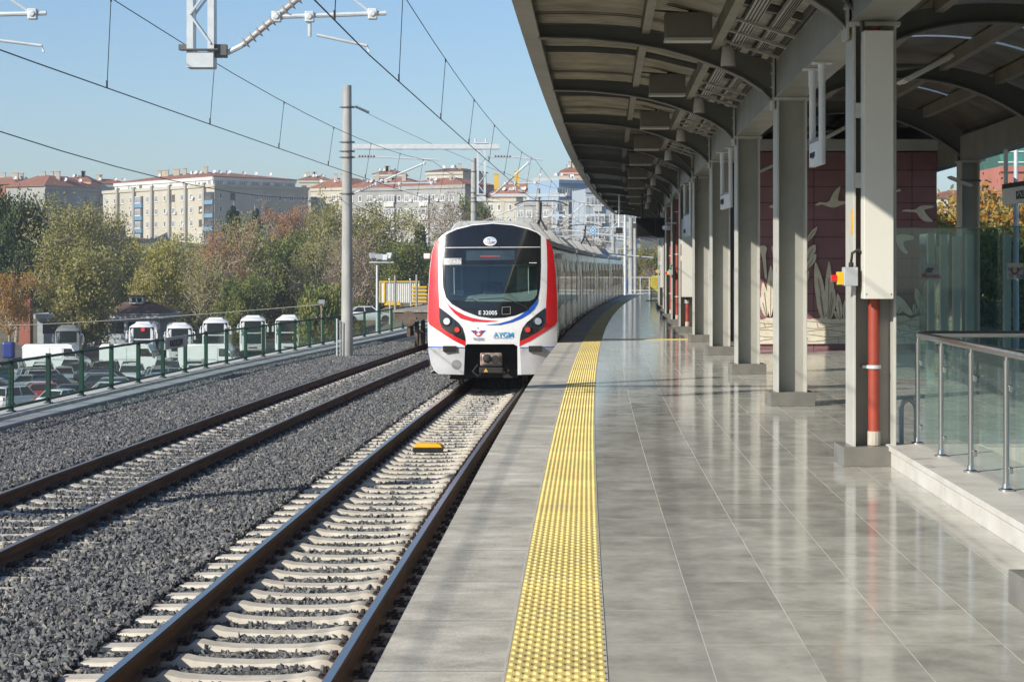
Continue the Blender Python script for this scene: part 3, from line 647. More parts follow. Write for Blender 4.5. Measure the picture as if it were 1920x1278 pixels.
for q in range(8):
    hh = -28+8*q; w = math.sqrt(max(0, 32**2-hh**2)); a, b_ = fpt(272-w, 1065+hh, .018), fpt(272+w, 1065+hh, .018); gl_.bar(a, b_, .01, .008)
gl_.build('grille_bar', TGREY, train)
# emblems and writing
disc(499, 228, 45, .012, 'round_emblem', pm('emblem_white', (.8, .82, .84), rough=.4), ry=31, dep=.003)
def strokes(lines, w, off, name, mt, closed=False):
    m = MB()
    for ln in lines:
        for a, b_ in zip(ln[:-1], ln[1:]): m.bar(fpt(*a, off), fpt(*b_, off), w, .004, up=(0, 1, 0))
    return m.build(name, mt, train)
arc = lambda cx, cy, rx, ry, a0, a1, n=10: [(cx+rx*math.cos(R(a0+(a1-a0)*i/n)), cy+ry*math.sin(R(a0+(a1-a0)*i/n))) for i in range(n+1)]
LB = pm('emblem_blue', (.05, .32, .6), rough=.4); EMR = pm('emblem_red', (.75, .03, .04), rough=.4); EMN = pm('emblem_navy', (.03, .07, .3), rough=.4)
strokes([arc(506, 222, 28, 18, 0, 360, 16), arc(506, 222, 13, 18, 0, 360, 12), [(480, 214), (532, 214)], [(480, 230), (532, 230)]], .008, .018, 'globe_mark', LB)
strokes([arc(499, 222, 38, 22, 160, 20, 12)], .012, .02, 'emblem_swoosh', EMR)
strokes([arc(419, 846, 22, 24, -40, 220, 14), arc(419, 846, 22, 24, 10, 170, 10)], .022, .016, 'crescent_mark', EMR)
for s_ in (1, -1): strokes([[(419+s_*(20+2*j), 836+6*j), (419+s_*(50-7*j), 834+6*j)] for j in range(4)] + [[(419+s_*3, 845), (419+s_*12, 838), (419+s_*12, 856)]], .012, .016, 'wing_mark', EMN)
MB().patch([fp2 for fp2 in [(417+7*math.cos(R(-90+36*i))*(1 if i % 2 == 0 else .4), 817+7*math.sin(R(-90+36*i))*(1 if i % 2 == 0 else .4)) for i in range(10)]], [], 20, FP(.014)).build('star_mark', EMR, train)
def ftext(s, zx, zy, hpx, mt, sx=1, off=.02, **kw):
    x, h = zc(zx, zy); a = fpt(zx, zy, off); bq = fpt(zx+100, zy, off); cq = fpt(zx, zy-50, off)
    xd = Vector(bq)-Vector(a); yd = Vector(cq)-Vector(a); yd -= xd.normalized()*yd.dot(xd.normalized())
    return text(s, hpx/299/.72, a, xd, yd, mt, train, sx=sx, ext=.001, **kw)
TW = pm('text_white', (.85, .85, .85), rough=.5)
ftext('E 32005', 421, 726, 27, TW, sx=1.05, bold=.0015)
ftext('TCDD', 384, 900, 17, EMN, sx=1.15, bold=.001)
ftext('AYGM', 524, 879, 35, LB, sx=1.0, bold=.002)
strokes([[(524, 884), (648, 884)]], .008, .02, 'underline_mark', LB)
MB().patch([(182,344),(305,342),(305,387),(182,389)], [], 40, FP(.012)).build('number_plate', pm('plate_grey', (.35, .36, .36), rough=.4), train)
ftext('A55', 245, 380, 26, TW, off=.02, bold=.001)
DR = pm('display_red', (.5, .03, .02), emit=((.8, .05, .03), .35))
for q in range(11): MB().patch([(434+12.5*q, 326), (441+12.5*q, 326), (441+12.5*q, 334), (434+12.5*q, 334)], [], 20, FP(.016)).build('display_dots', DR, train)
MB().patch([(766,373),(818,373),(818,377),(766,377)], [], 40, FP(.012)).build('small_mark', TW, train)
strokes([[(582,676),(638,672),(638,722),(582,724),(582,676)]], .006, .012, 'hatch_outline', TGREY)
strokes([[(495, 672), (440, 650), (380, 622), (235, 630)], [(730, 668), (640, 628), (590, 614), (420, 624)], [(755, 686), (730, 668)]], .02, .04, 'wiper', MBLK)
strokes([[(252, 405), (256, 590)], [(760, 400), (762, 585)]], .012, -.1, 'blind_rod', TW)
# coupler and dark recess
rc = MB(); rx0, rx1 = TX-.62, TX+.56
rc.box(rx0-.02, rx1+.03, YT+.75, YT+.8, RT+.22, RT+1.1); rc.box(rx0-.03, rx0, YT+.12, YT+.8, RT+.3, RT+1.05); rc.box(rx1, rx1+.03, YT+.12, YT+.8, RT+.3, RT+1.05); rc.box(rx0, rx1, YT+.12, YT+.8, RT+1.0, RT+1.03)
rc.build('coupler_recess', MBLK, train)
RUST = pm('rusty_metal', (.22, .09, .05), (.35, .33, .3), 14, .6, metal=.5)
cx = TX-.03
cp = MB(); cp.box(cx-.25, cx+.25, YT-.1, YT+.05, RT+.53, RT+.83); cp.build('coupler_head', RUST, train, bevel=.03)
MB().box(cx-.2, cx+.2, YT-.14, YT-.1, RT+.57, RT+.79).build('coupler_face', pm('coupler_face', (.5, .48, .44), (.3, .22, .17), 12, .4, metal=.7), train, bevel=.02)
MB().lathe([(.10, 0), (.07, -.08), (.02, -.1)], (cx-.09, YT-.14, RT+.7), 12, 'y').lathe([(.03, 0), (.1, -.02), (.1, -.03), (.04, -.035)], (cx+.1, YT-.14, RT+.68), 12, 'y').build('coupler_cone', MBLK, train, smooth=30)
MB().tube([(cx, YT, RT+.68), (cx, YT+.8, RT+.68)], .09, 10).build('coupler_shaft', MBLK, train)
MB().box(cx-.27, cx+.27, YT-.12, YT+.1, RT+.37, RT+.5).build('electric_head', MBLK, train, bevel=.02)
MB().add([(cx-.17, YT-.125, RT+.4), (cx-.07, YT-.125, RT+.4), (cx-.12, YT-.125, RT+.48)], [(0, 1, 2)]).build('warning_triangle', pm('warn_yellow', (.8, .45, .03)), train)
MB().tube([(cx-.3, YT+.1, RT+.55), (cx-.42, YT+.0, RT+.4), (cx-.3, YT-.02, RT+.3), (cx-.18, YT+.1, RT+.36)], .025, 8).tube([(cx+.3, YT+.1, RT+.6), (cx+.4, YT+.02, RT+.42), (cx+.3, YT+.0, RT+.33)], .025, 8).build('air_hose', MBLK, train, smooth=40)
# wheels of the first bogie
for s_ in (-1, 1):
    for yy in (1.9, 4.1): MB().lathe([(.44, 0), (.46, .03*s_), (.42, .05*s_), (.42, .13*s_)], (TX+s_*.69, YT+yy, RT+.42), 24, 'x').build('wheel', RUST, train, smooth=40)
MB().box(TX-1.0, TX-.55, YT+1.2, YT+1.35, RT+.16, RT+.4).build('rail_guard', MBLK, train)
# cars
m, t, b, n, L = nt('stainless_side')
tc = n('TexCoord'); mp = n('Mapping'); mp.inputs['Scale'].default_value = (1, .9, .16); L(tc.outputs['Object'], mp.inputs[0])
no = n('TexNoise', Scale=4.2, Detail=3.); L(mp.outputs[0], no.inputs['Vector'])
bp = n('Bump', Strength=1., Distance=.1); L(no.outputs[0], bp.inputs['Height']); L(bp.outputs[0], b.inputs['Normal'])
b.inputs['Base Color'].default_value = (.42, .395, .35, 1); b.inputs['Metallic'].default_value = 1; b.inputs['Roughness'].default_value = .1
SIDE = m
TGLASS = pm('side_glass', (.03, .035, .04), (.05, .05, .055), 3, .06, coat=.5)
def tp(Y): return xe(Y)+UN
P0 = sect(); cars = [(YT+1.25, 22.0)]; y = YT+1.25+22.0+.7
for i in range(3): cars.append((y, 18.7)); y += 19.4
def sidebox(mb, Y0, Y1, u0, u1, h0, h1):
    mb.loft([[(tp(Y)+a, Y, RT+c) for a, c in ((u0, h0), (u1, h0), (u1, h1), (u0, h1))] for Y in (Y0, Y1)])
for ci, (Y0, Ln) in enumerate(cars):
    car = MB().loft([[(tp(Y)+a, Y, RT+c) for a, c in P0] for Y in fr(Y0, Y0+Ln, 2)]).build('car_body', SIDE, train, smooth=30)
    sk = MB()
    for s_ in (-1, 1): sk.loft([[(tp(Y)+s_*a, Y, RT+c) for a, c in ((1.478, .62), (1.486, .62), (1.486, .85), (1.478, .85))] for Y in fr(Y0, Y0+Ln, 3)])
    sk.build('blue_sill', BLUE, car)
    for s_ in (-1, 1):
        MB().loft([[(tp(Y)+s_*a, Y, RT+c) for a, c in ((1.484, 1.02), (1.49, 1.02), (1.49, 1.08), (1.484, 1.08))] for Y in fr(Y0, Y0+Ln, 3)]).build('red_band', pm('faded_red', (.42, .06, .05), rough=.35), car)
        dpos = [Y0+2.2+i*(Ln-4.4-1.6)/3 for i in range(4)]
        for dy in dpos:
            mb = MB(); sidebox(mb, dy, dy+1.55, s_*1.47, s_*1.497, .95, 3.0); dd = mb.build('door', SIDE, car)
            mb = MB(); sidebox(mb, dy+.76, dy+.79, s_*1.48, s_*1.503, .97, 2.98); mb.build('door_seam', MBLK, dd)
            for q in (.14, .9):
                mb = MB(); sidebox(mb, dy+q, dy+q+.5, s_*1.48, s_*1.501, 1.75, 2.65); mb.build('door_window', TGLASS, dd)
        for i in range(3):
            a = dpos[i]+1.55+.35; e_ = dpos[i+1]-.35; k = 2
            for q in range(k):
                w = (e_-a)/k; mb = MB(); sidebox(mb, a+q*w+.06, a+(q+1)*w-.06, s_*1.47, s_*1.487, 1.8, 2.65); mb.build('window', TGLASS, car)
    # roof gear
    rr = MB(); gut = MB()
    for s_ in (-1, 1): gut.loft([[(tp(Y)+s_*a, Y, RT+c) for a, c in ((1.28, 3.28), (1.36, 3.28), (1.36, 3.36), (1.28, 3.42))] for Y in fr(Y0, Y0+Ln, 2)])
    gut.build('gutter', ROOFG, car)
    for q, (ry, rl) in enumerate(((3.5, 4.2), (12.8, 4.2))):
        yy0 = Y0+ry; x = tp(yy0+rl/2)
        MB().prism([(-1.15, 3.45), (-.8, 3.86), (.8, 3.86), (1.15, 3.45)], lambda a, c: (x+a, yy0, RT+c), lambda a, c: (x+a, yy0+rl, RT+c)).build('air_conditioner', ROOFG, car, bevel=.03)
    if ci == 0:
        yy0 = YT+.95; P_ = [(-1.13, 3.42), (-.88, 3.78), (-.72, 3.84), (.68, 3.84), (.86, 3.78), (1.13, 3.42)]
        MB().prism(P_, lambda a, c: (TX+a, yy0, RT+c), lambda a, c: (TX+a+.05, yy0+2.0, RT+c)).build('roof_fairing', ROOFG, car, bevel=.03)
    if ci in (1, 3):
        # pantograph
        py = Y0+2.0; x = tp(py); PM_ = pm('pantograph_steel', (.12, .12, .12), (.07, .07, .07), 9, .5, metal=.6)
        pg = MB(); base = RT+4.0
        pg.box(x-.55, x+.55, py-.05, py+.05, base-.1, base-.04); pg.box(x-.55, x+.55, py+1.4, py+1.5, base-.1, base-.04)
        pg.tube([(x-.3, py+.0, base), (x, py+1.5, base+.55)], .05, 8); pg.tube([(x+.25, py+.0, base), (x, py+1.5, base+.55)], .04, 8)
        pg.tube([(x, py+1.5, base+.55), (x, py+.2, base+1.1)], .04, 8)
        for yy in (py+.0, py+.35):
            c = [(x-.95, yy, base+1.0), (x-.75, yy, base+1.1), (x-.5, yy, base+1.15), (x+.5, yy, base+1.15), (x+.75, yy, base+1.1), (x+.95, yy, base+1.0)]; pg.tube(c, .02, 6)
        pg.build('pantograph', PM_, car, smooth=40)
        ins = MB()
        for (a, c) in ((-.5, 0), (.5, 0), (-.5, 1.45), (.5, 1.45)):
            ins.lathe([(.04, 0), (.09, .03), (.04, .06), (.09, .09), (.04, .12), (.09, .15), (.04, .2)], (x+a, py+c, RT+3.7), 10)
        ins.build('insulator', pm('insulator_brown', (.16, .03, .025), rough=.3), car, smooth=40)
    for k_ in range(3):
        yy = Y0+8.5+k_*.8; x = tp(yy); MB().lathe([(.03, 0), (.08, .04), (.03, .08), (.08, .12), (.03, .16), (.08, .2), (.03, .26)], (x+.5-.4*(k_ % 2), yy, RT+3.68), 8).build('roof_insulator', pm('insulator_brown', (.16, .03, .025), rough=.3), car, smooth=40)
    if ci < 3:
        MB().loft([[(tp(Y)+a*.93, Y, RT+.25+c*.93) for a, c in P0] for Y in (Y0+Ln, Y0+Ln+.7)]).build('gangway', MBLK, train)
    MB().loft([[(tp(Y)+a, Y, RT+c) for a, c in ((-1.2, .12), (1.2, .12), (1.2, .45), (-1.2, .45))] for Y in fr(Y0+4.5, Y0+Ln-4, 3)]).build('underframe', MBLK, train)
for s_, zx in ((-1, 75), (1, 955)):                      # rear-view cameras at the cab
    x = TX+s_*1.52; MB().cbox((x, YT+1.0, RT+3.02), (.16, .2, .13)).build('side_camera', ROOFG if s_ > 0 else WHITE, train, bevel=.03)

# ---------------------------------------------------------------- flat wagon on the far track
wy = 69.0; wx = xe(wy+1)+UL(wy)
wag = thing('flat_wagon', (wx, wy, RT), 'rusty flat wagon with a timber deck standing on the far track beside the train', 'rail wagon')
WR = pm('wagon_rust', (.09, .065, .05), (.16, .12, .09), 5, .85, bump=.2)
def wp(a, Y, h): return (xe(Y)+UL(Y)+a, Y, RT+h)
MB().loft([[wp(a, Y, h) for a, h in ((-1.4, .98), (1.4, .98), (1.4, 1.22), (-1.4, 1.22))] for Y in fr(wy, wy+18, 2)]).build('frame', WR, wag)
MB().loft([[wp(a, Y, h) for a, h in ((-1.45, 1.22), (1.45, 1.22), (1.45, 1.3), (-1.45, 1.3))] for Y in fr(wy-.05, wy+18, 2)]).build('deck', pm('old_timber', (.35, .32, .28), (.22, .2, .17), 4, .9), wag)
for s_ in (-1, 1):
    MB().lathe([(.12, 0), (.12, -.1), (.17, -.12), (.12, -.25), (.17, -.27), (.12, -.4), (.26, -.42), (.26, -.47)], wp(s_*.88, wy, 1.02), 16, 'y').build('buffer', WR, wag, smooth=35)
    for yy in (1.2, 3.0, 13, 14.8): MB().lathe([(.45, 0), (.47, .03*s_), (.43, .05*s_), (.43, .13*s_)], wp(s_*.7, wy+yy, .43), 20, 'x').build('wheel', WR, wag, smooth=40)
    MB().box(*sum([[wp(s_*.95, wy, 0)[0]-.06, wp(s_*.95, wy, 0)[0]+.06]], []), wy+.8, wy+3.4, RT+.35, RT+.7).build('bogie_frame', WR, wag)
    for yy in (.4, 6.4): MB().tube([wp(s_*1.42, wy+yy, 1.0), wp(s_*1.42, wy+yy, 2.5)], .045, 8).build('stake', pm('stake_steel', (.3, .3, .29), rough=.5, metal=.5), wag)
MB().box(wx-.25, wx+.25, wy-.02, wy+.02, RT+1.0, RT+1.2).build('end_plate', TGREY, wag)
MB().tube([wp(0, wy-.05, 1.0), wp(0, wy-.35, .95), wp(0, wy-.4, .6)], .04, 8).build('coupling_hook', WR, wag)

# ================================================================ OVERHEAD LINE
GALV = pm('galvanised', (.62, .66, .68), (.50, .54, .56), 6, .45, metal=.15)
MASTC = pm('mast_concrete', (.40, .40, .38), (.29, .29, .27), 3, .8, bump=.15, bsc=40, stretch=(1, 1, .3))
INSU = pm('insulator_grey', (.45, .43, .42), rough=.35); WIRE = pm('wire_dark', (.035, .035, .035), rough=.5, metal=.5)
def insulator(mb, p, q, n=8, r=.075):
    p, q = Vector(p), Vector(q); pts = [p]; rs = [.03]
    for i in range(n):
        a = p.lerp(q, (i+.5)/n); d = (q-p)/n*.16
        pts += [a-d, a, a+d*.3, a+d]; rs += [.032, r, r, .032]
    pts.append(q); rs.append(.03); mb.tube(pts, rs, 10)
def lattice(mb, x, y, z0, z1, w=.23, d=.23):
    for a in (-1, 1):
        mb.box(x+a*w/2-.035, x+a*w/2+.035, y-d/2, y+d/2, z0, z1)
    k = int((z1-z0)/.33)
    for i in range(k):
        za, zb = z0+.25+(z1-z0-.25)*i/k, z0+.25+(z1-z0-.25)*(i+1)/k; s_ = 1 if i % 2 else -1
        for yy in (-d/2, d/2): mb.bar((x-s_*w/2, y+yy, za), (x+s_*w/2, y+yy, zb), .035, .02)
    mb.box(x-w/2-.03, x+w/2+.03, y-d/2-.01, y+d/2+.01, z0-.01, z0+.16)
CONTACT = 4.06
MESS = 5.22
def cantilever(x0, y, zb, xc, group_parent, zigzag, kind_lab):
    """hinged bracket: x0, zb its lower root; xc the track centre it reaches"""
    s_ = 1 if xc > x0 else -1
    c = thing('cantilever_bracket', (x0, y, zb), kind_lab, 'overhead line bracket', 'brackets of the overhead line')
    L_ = abs(xc-x0)
    r0 = Vector((x0+s_*.15, y, zb+.1)); r1 = Vector((xc-s_*.15, y, MESS-.06)); dd = (r1-r0).normalized()
    t1 = MB(); t1.tube([r0+dd*1.0, r1], .032, 10); t1.build('diagonal_tube', GALV, c, smooth=40)
    im = MB(); insulator(im, r0+dd*.1, r0+dd*.95, 9); im.build('insulator', INSU, c, smooth=40)
    MB().tube([(x0, y, zb+.05), r0+dd*.1], .03, 8).build('hinge', GALV, c)
    zt = MESS+.15; im = MB(); insulator(im, (x0+s_*.18, y, zt+.02), (x0+s_*.75, y, zt+.01), 6); im.build('insulator', INSU, c, smooth=40)
    MB().tube([(x0+s_*.75, y, zt), (xc+s_*.35, y, zt-.1)], .024, 8).build('top_tube', GALV, c, smooth=40)
    MB().cyl((x0+s_*.05, y-.03, zt), .025, .06, 8, 'y').tube([(x0, y, zt), (x0+s_*.18, y, zt)], .025, 8).build('hinge', GALV, c)
    zr = CONTACT+.42; k = (zr-r0.z)/(r1.z-r0.z); st = r0.lerp(r1, k); 
    MB().tube([st, (xc+s_*.25, y, zr+.04)], .026, 8).build('registration_tube', GALV, c, smooth=40)
    for p in (st, (xc+s_*.1, y, zr+.03), r1, (x0+s_*L_*.62, y, zr)): MB().cbox(p, (.1, .09, .12)).cyl(Vector(p)-Vector((0, .06, 0)), .035, .12, 8, 'y').build('clamp', GALV, c, bevel=.01)
    a = Vector((x0+s_*L_*.62, y, zr)); zz = xc+zigzag
    MB().tube([a, a-Vector((0, 0, .22))], .02, 6).tube([a-Vector((-s_*.08, 0, .2)), (zz-.02*s_, y, CONTACT+.1), (zz, y, CONTACT+.03)], .017, 8).build('steady_arm', GALV, c, smooth=40)
    MB().tube([r0.lerp(r1, .78), (xc+s_*.1, y, zr+.03)], .014, 6).build('stay_tube', GALV, c)
    return c
def side_lab(Y, i, near): return 'galvanised bracket over the %s track, %s' % ('near' if near else 'far', ['cut by the top edge of the photo', 'at the tall concrete mast left of the train', 'behind the train beside its pantograph', 'farthest away behind the train roof'][i])
stations = [22.0, 65.5, 109.0, 150.0]
for i, Y in enumerate(stations):
    x = xe(Y)
    xm = x-7.67; xd = x-3.36 if i == 0 else x-3.25
    ms = MB(); zb = -1.25
    ms.tube([(xm, Y, zb), (xm, Y, 7.72)], [.2, .145], 20)
    mo = thing('concrete_mast', (xm, Y, zb), ['', 'tall round concrete mast rising between the far track and the green fence', 'concrete mast behind the left corner of the train roof', 'distant concrete mast behind the train near the canopy'][i] if i else 'round concrete mast nearest to the camera, beyond the left edge', 'mast', 'concrete masts of the overhead line')
    if i > 0 : ms.build('shaft', MASTC, mo, smooth=40)
    else: ms.build('shaft', MASTC, mo, smooth=40)
    cm = MB()
    for z in (7.0, 5.85, 5.55, 5.35, 4.15): cm.lathe([(.185, -.02), (.195, -.02), (.195, .02), (.185, .02)], (xm, Y, z), 16); cm.cbox((xm+.21, Y, z), (.08, .12, .06)); cm.cbox((xm-.21, Y, z), (.1, .05, .03))
    cm.build('clamp_band', pm('clamp_dark', (.16, .16, .16), metal=.6, rough=.5), mo)
    if i == 1: MB().box(xm-.34, xm-.3, Y-.25, Y-.2, zb, .05).box(xm-.22, xm-.2, Y-.3, Y-.25, zb, .0).build('cable_duct', GALV, mo)
    bm = thing('portal_beam', (xm+.2, Y, 5.55), ['galvanised beam over the tracks nearest the camera', 'long galvanised beam reaching from the tall concrete mast over the tracks', 'galvanised beam behind the train, above its pantograph', 'farthest galvanised beam over the tracks'][i], 'beam', 'beams of the overhead line')
    b1 = MB()
    for yy in (-.13, .13): b1.box(xm+.2, x-2.65, Y+yy-.02, Y+yy+.02, 5.62, 5.78)
    b1.box(xm+.22, x-2.67, Y-.1, Y+.1, 5.64, 5.765)
    kk = 9
    for q in range(kk):
        xa = xm+.25+(x-2.7-xm-.25)*q/kk; xb = xm+.25+(x-2.7-xm-.25)*(q+1)/kk; b1.bar((xa, Y-.13, 5.62), (xb, Y+.13, 5.62), .04, .015)
    b1.build('box_girder', GALV, bm)
    dp_ = MB(); lattice(dp_, xd, Y, 3.92, 5.6 if i else 6.4); dp_.build('drop_post', GALV, bm)
    if i: MB().cbox((xd, Y, 5.82), (.5, .3, .04)).tube([(xd-.2, Y, 5.84), (xd-.2, Y, 5.98)], .03, 6).tube([(xd+.15, Y, 5.84), (xd+.15, Y, 5.98)], .03, 6).build('top_bracket', GALV, bm)
    bk = MB(); bk.cbox((xd+.2, Y, 4.1), (.16, .12, .14)); bk.cbox((xd-.2, Y, 4.14), (.1, .1, .06)); bk.tube([(xd-.2, Y-.14, 4.1), (xd+.2, Y-.14, 4.1)], .015, 6); bk.build('root_bracket', pm('clamp_dark', (.16, .16, .16)), bm)
    cantilever(xd+.22, Y, 4.0, x+UN+.0, None, .06 if i % 2 == 0 else -.1, side_lab(Y, i, True))
    cantilever(xm+.16, Y, 4.1, x+UL(Y)+.2, None, .22 if i % 2 == 0 else .0, side_lab(Y, i, False))
def zig(i): return .06 if i % 2 == 0 else -.1
def wire_run(u_of, zf, st, lab, r=.009, name='contact_wire', sub=12, cat='wire'):
    pts = []
    for a, b_ in zip(st[:-1], st[1:]):
        for q in range(sub): t = q/sub; Y = a[0]+(b_[0]-a[0])*t; pts.append((a[1]+(b_[1]-a[1])*t, Y, a[2]+(b_[2]-a[2])*t-zf*4*t*(1-t)))
    pts.append((st[-1][1], st[-1][0], st[-1][2]))
    MB().tube(pts, r, 6).build(name, WIRE, smooth=60, label=lab, cat=cat, group='wires of the overhead line'); return pts
sts = [-21.5]+stations+[190.0]
def zat(pts, Y): return interp([(p[1], p[2]) for p in pts], Y), interp([(p[1], p[0]) for p in pts], Y)
for near in (True, False):
    cu = [(Y, xe(Y)+(UN+zig(i+1) if near else UL(Y)+.25+zig(i+1)), CONTACT+(.0 if near else -.08)) for i, Y in enumerate(sts)]
    mu = [(Y, xe(Y)+(UN+.1 if near else UL(Y)+.35), MESS+(.05 if near else .0)) for i, Y in enumerate(sts)]
    nm = 'near' if near else 'far'
    a = wire_run(None, .02, cu, f'contact wire running over the {nm} track', .0075); b_ = wire_run(None, .42, mu, f'upper messenger wire running over the {nm} track', .0065, 'messenger_wire')
    for si in range(1, 5):
        Ya, Yb = sts[si-1], sts[si]
        for q in range(7):
            Y = Ya+(Yb-Ya)*(q+.5)/7
            if Y < 16: continue
            z1, x1 = zat(a, Y); z2, x2 = zat(b_, Y)
            d = MB().tube([(x1, Y, z1), (x2, Y, z2)], .0055, 5).cbox((x1, Y, z1+.05), (.02, .02, .09)).cbox((x2, Y, z2-.02), (.02, .02, .06))
            d.build('dropper', WIRE, label=f'thin vertical dropper between the two wires of the {nm} track, {ORD[q]} after the {ORD[si-1]} mast', cat='dropper', group='droppers of the overhead line')
wire_run(None, .55, [(Y, xe(Y)-7.95, 4.05) for Y in sts], 'lone return wire hanging low along the masts at the left', .009, 'return_wire')
wire_run(None, .3, [(65.5, xe(65.5)-7.5, 7.05), (109, xe(109)-3, 6.05)], 'thin stay wire from the top of the tall concrete mast', .007, 'stay_wire')
m = MB(); insulator(m, (xe(65.5)-7.4, 65.6, 7.03), (xe(65.5)-7.1, 67.5, 6.99), 5, .05); m.build('wire_insulator', INSU, label='small ribbed insulator near the top of the tall concrete mast', cat='insulator', smooth=40)
# ================================================================ CANOPY
PAINT = pm('steel_paint_shaded', (.13, .13, .115), (.10, .10, .088), 1.2, .5, dirt=((.2, .18, .14), 2.5, .66))  # column paint darkened: the shade under the canopy is put into the colour
PAINTL = pm('steel_paint_pale', (.50, .50, .46), (.40, .40, .36), 1.6, .45, dirt=((.3, .27, .2), 3.5, .6))
BEAM_SHADE = pm('beam_paint_shaded', (.27, .27, .24), (.21, .21, .185), 1.2, .45, dirt=((.2, .18, .13), 2.5, .66))  # same paint toned down, roof shade on the beams painted in
WEB_SHADE = pm('web_paint_shaded', (.34, .34, .31), (.27, .27, .245), 1.2, .5, dirt=((.2, .18, .14), 2.5, .66))  # darker copy of the flange paint, standing in for shade between the flanges
PURL = pm('purlin_beige', (.25, .225, .17), (.185, .17, .13), 1.5, .5, dirt=((.2, .16, .1), 3, .62))
m, t, b, n, L = nt('corrugated_sheet')
uv = n('UVMap'); sp = n('SeparateXYZ'); L(uv.outputs[0], sp.inputs[0])
w = n('Math', operation='MULTIPLY'); L(sp.outputs[1], w.inputs[0]); w.inputs[1].default_value = 2*math.pi/.09
s_ = n('Math', operation='SINE'); L(w.outputs[0], s_.inputs[0]); bp = n('Bump', Strength=.15, Distance=.01); L(s_.outputs[0], bp.inputs['Height']); L(bp.outputs[0], b.inputs['Normal'])
no = n('TexNoise', Scale=2.); L(uv.outputs[0], no.inputs['Vector']); cr = n('ValToRGB'); e = cr.color_ramp.elements; e[0].position = .35; e[0].color = (.17, .158, .13, 1); e[1].position = .65; e[1].color = (.29, .27, .225, 1)
L(no.outputs[0], cr.inputs[0]); L(cr.outputs[0], b.inputs['Base Color']); b.inputs['Roughness'].default_value = .32; b.inputs['Metallic'].default_value = .55
SHEET = m
LT = [(.27, 4.577, 4.73), (.9, 4.56, 4.725), (1.46, 4.50, 4.69), (1.85, 4.43, 4.62), (2.16, 4.345, 4.54), (2.5, 4.22, 4.46), (2.82, 4.08, 4.36), (3.05, 3.93, 4.3), (3.2, 3.78, 4.25)]
def zb_left(u): return interp([(a, b) for a, b, c in LT], u)
def zt_left(u): return interp([(a, c) for a, b, c in LT], u)
CC = 5.9
def zb_mid(u): return 4.77 - .92*abs((u-CC)/2.35)**2.1
def zt_mid(u): return 5.0 - .62*abs((u-CC)/2.35)**2.1
COLY = [9.88, 17.3, 24.8, 32.1, 39.25, 46.1, 52.6, 60.0, 67.6, 75.3, 83.2, 91, 98.8, 106]
COLU = [3.34, 3.38, 3.42, 3.42, 3.38, 3.30, 3.16, 3.10, 3.02, 3.0, 2.86, 2.8, 2.8, 2.8]
def cu_(Y): return interp(list(zip(COLY, COLU)), Y)
YR = [-6, 2.4] + COLY
def Lp(u, Y):                                            # columns drift slightly inwards far away: squeeze the left wing to follow
    return xe(Y) + (u if u < .3 else .3+(u-.3)*(cu_(Y)-.22-.3)/(3.2-.3))
def Mp(u, Y): return xe(Y) + cu_(Y) + .1 + (u-3.5)
canopy = thing('platform_canopy', (xe(46)+3.3, 46.1, 0), 'long curved steel canopy with arched ribs over the platform', 'canopy')
YC = fr(-6, 106.5, 1.25)
def wv(i): return .022 if i % 4 in (1, 2) else 0
def roofsheet(name, prof, P, mat_, Ys=YC, th=.03, wave=0):
    v = []; uv = []; f = []
    k = len(prof)
    for z_off in (0, th):
        for yi, Y in enumerate(Ys):
            for i, (u, z) in enumerate(prof): v.append((P(u, Y), Y, z+z_off+(wv(yi) if wave else 0))); uv.append((u, Y))
    N_ = len(Ys)*k
    for i in range(len(Ys)-1):
        for j in range(k-1): a = i*k+j; f += [(a, a+1, a+k+1, a+k), (N_+a, N_+a+k, N_+a+k+1, N_+a+1)]
    for i in range(len(Ys)-1):
        for j in (0, k-1): a = i*k+j; f.append((a, a+k, N_+a+k, N_+a))
    mb = MB(); mb.v, mb.f = v, f; return mb.build(name, mat_, canopy, uv=uv, smooth=0 if wave else 60)
US = [.2+.2*i for i in range(16)]
roofsheet('roof_sheet', [(u, zt_left(u)+.135) for u in US], Lp, SHEET, fr(8, 62, .04), wave=1); roofsheet('roof_sheet', [(u, zt_left(u)+.14) for u in US], Lp, SHEET, fr(62.01, 106.5, 1.25)); roofsheet('roof_sheet', [(u, zt_left(u)+.14) for u in US], Lp, SHEET, fr(-6, 7.99, 1.25))
UM = [3.25+.25*i for i in range(22)]
mid_prof = [(u, zt_mid(u)+.14) for u in UM]
# middle vault with translucent strips: sheet built bay by bay so that gaps stay open to the sky
def midsheet(Ya, Yb, u0, u1, name, mat_): roofsheet(name, [(u, zt_mid(u)+.14) for u in fr(u0, u1, .25)], Mp, mat_, fr(Ya, Yb, .6))
m, t, b, n, L = nt('skylight'); t.nodes.remove(b); tr = n('BsdfTranslucent'); tr.inputs[0].default_value = (.42, .46, .49, 1); L(tr.outputs[0], t.nodes['Material Output'].inputs[0]); SKYL = m
for i in range(len(YR)-1):
    Ya, Yb = YR[i], YR[i+1]; d = (Yb-Ya); c1 = Ya+d*.36; c2 = Ya+d*.62
    if Yb < 14 or Ya > 60: midsheet(Ya, Yb, 3.25, 8.5, 'vault_sheet', SHEET); continue
    midsheet(Ya, c1, 3.25, 8.5, 'vault_sheet', SHEET); midsheet(c1+.22, c2, 3.25, 8.5, 'vault_sheet', SHEET); midsheet(c2+.22, Yb, 3.25, 8.5, 'vault_sheet', SHEET)
    for c in (c1, c2):
        midsheet(c, c+.22, 3.25, 4.3, 'vault_sheet', SHEET); midsheet(c, c+.22, 7.6, 8.5, 'vault_sheet', SHEET); midsheet(c, c+.22, 4.3, 7.6, 'skylight', SKYL)
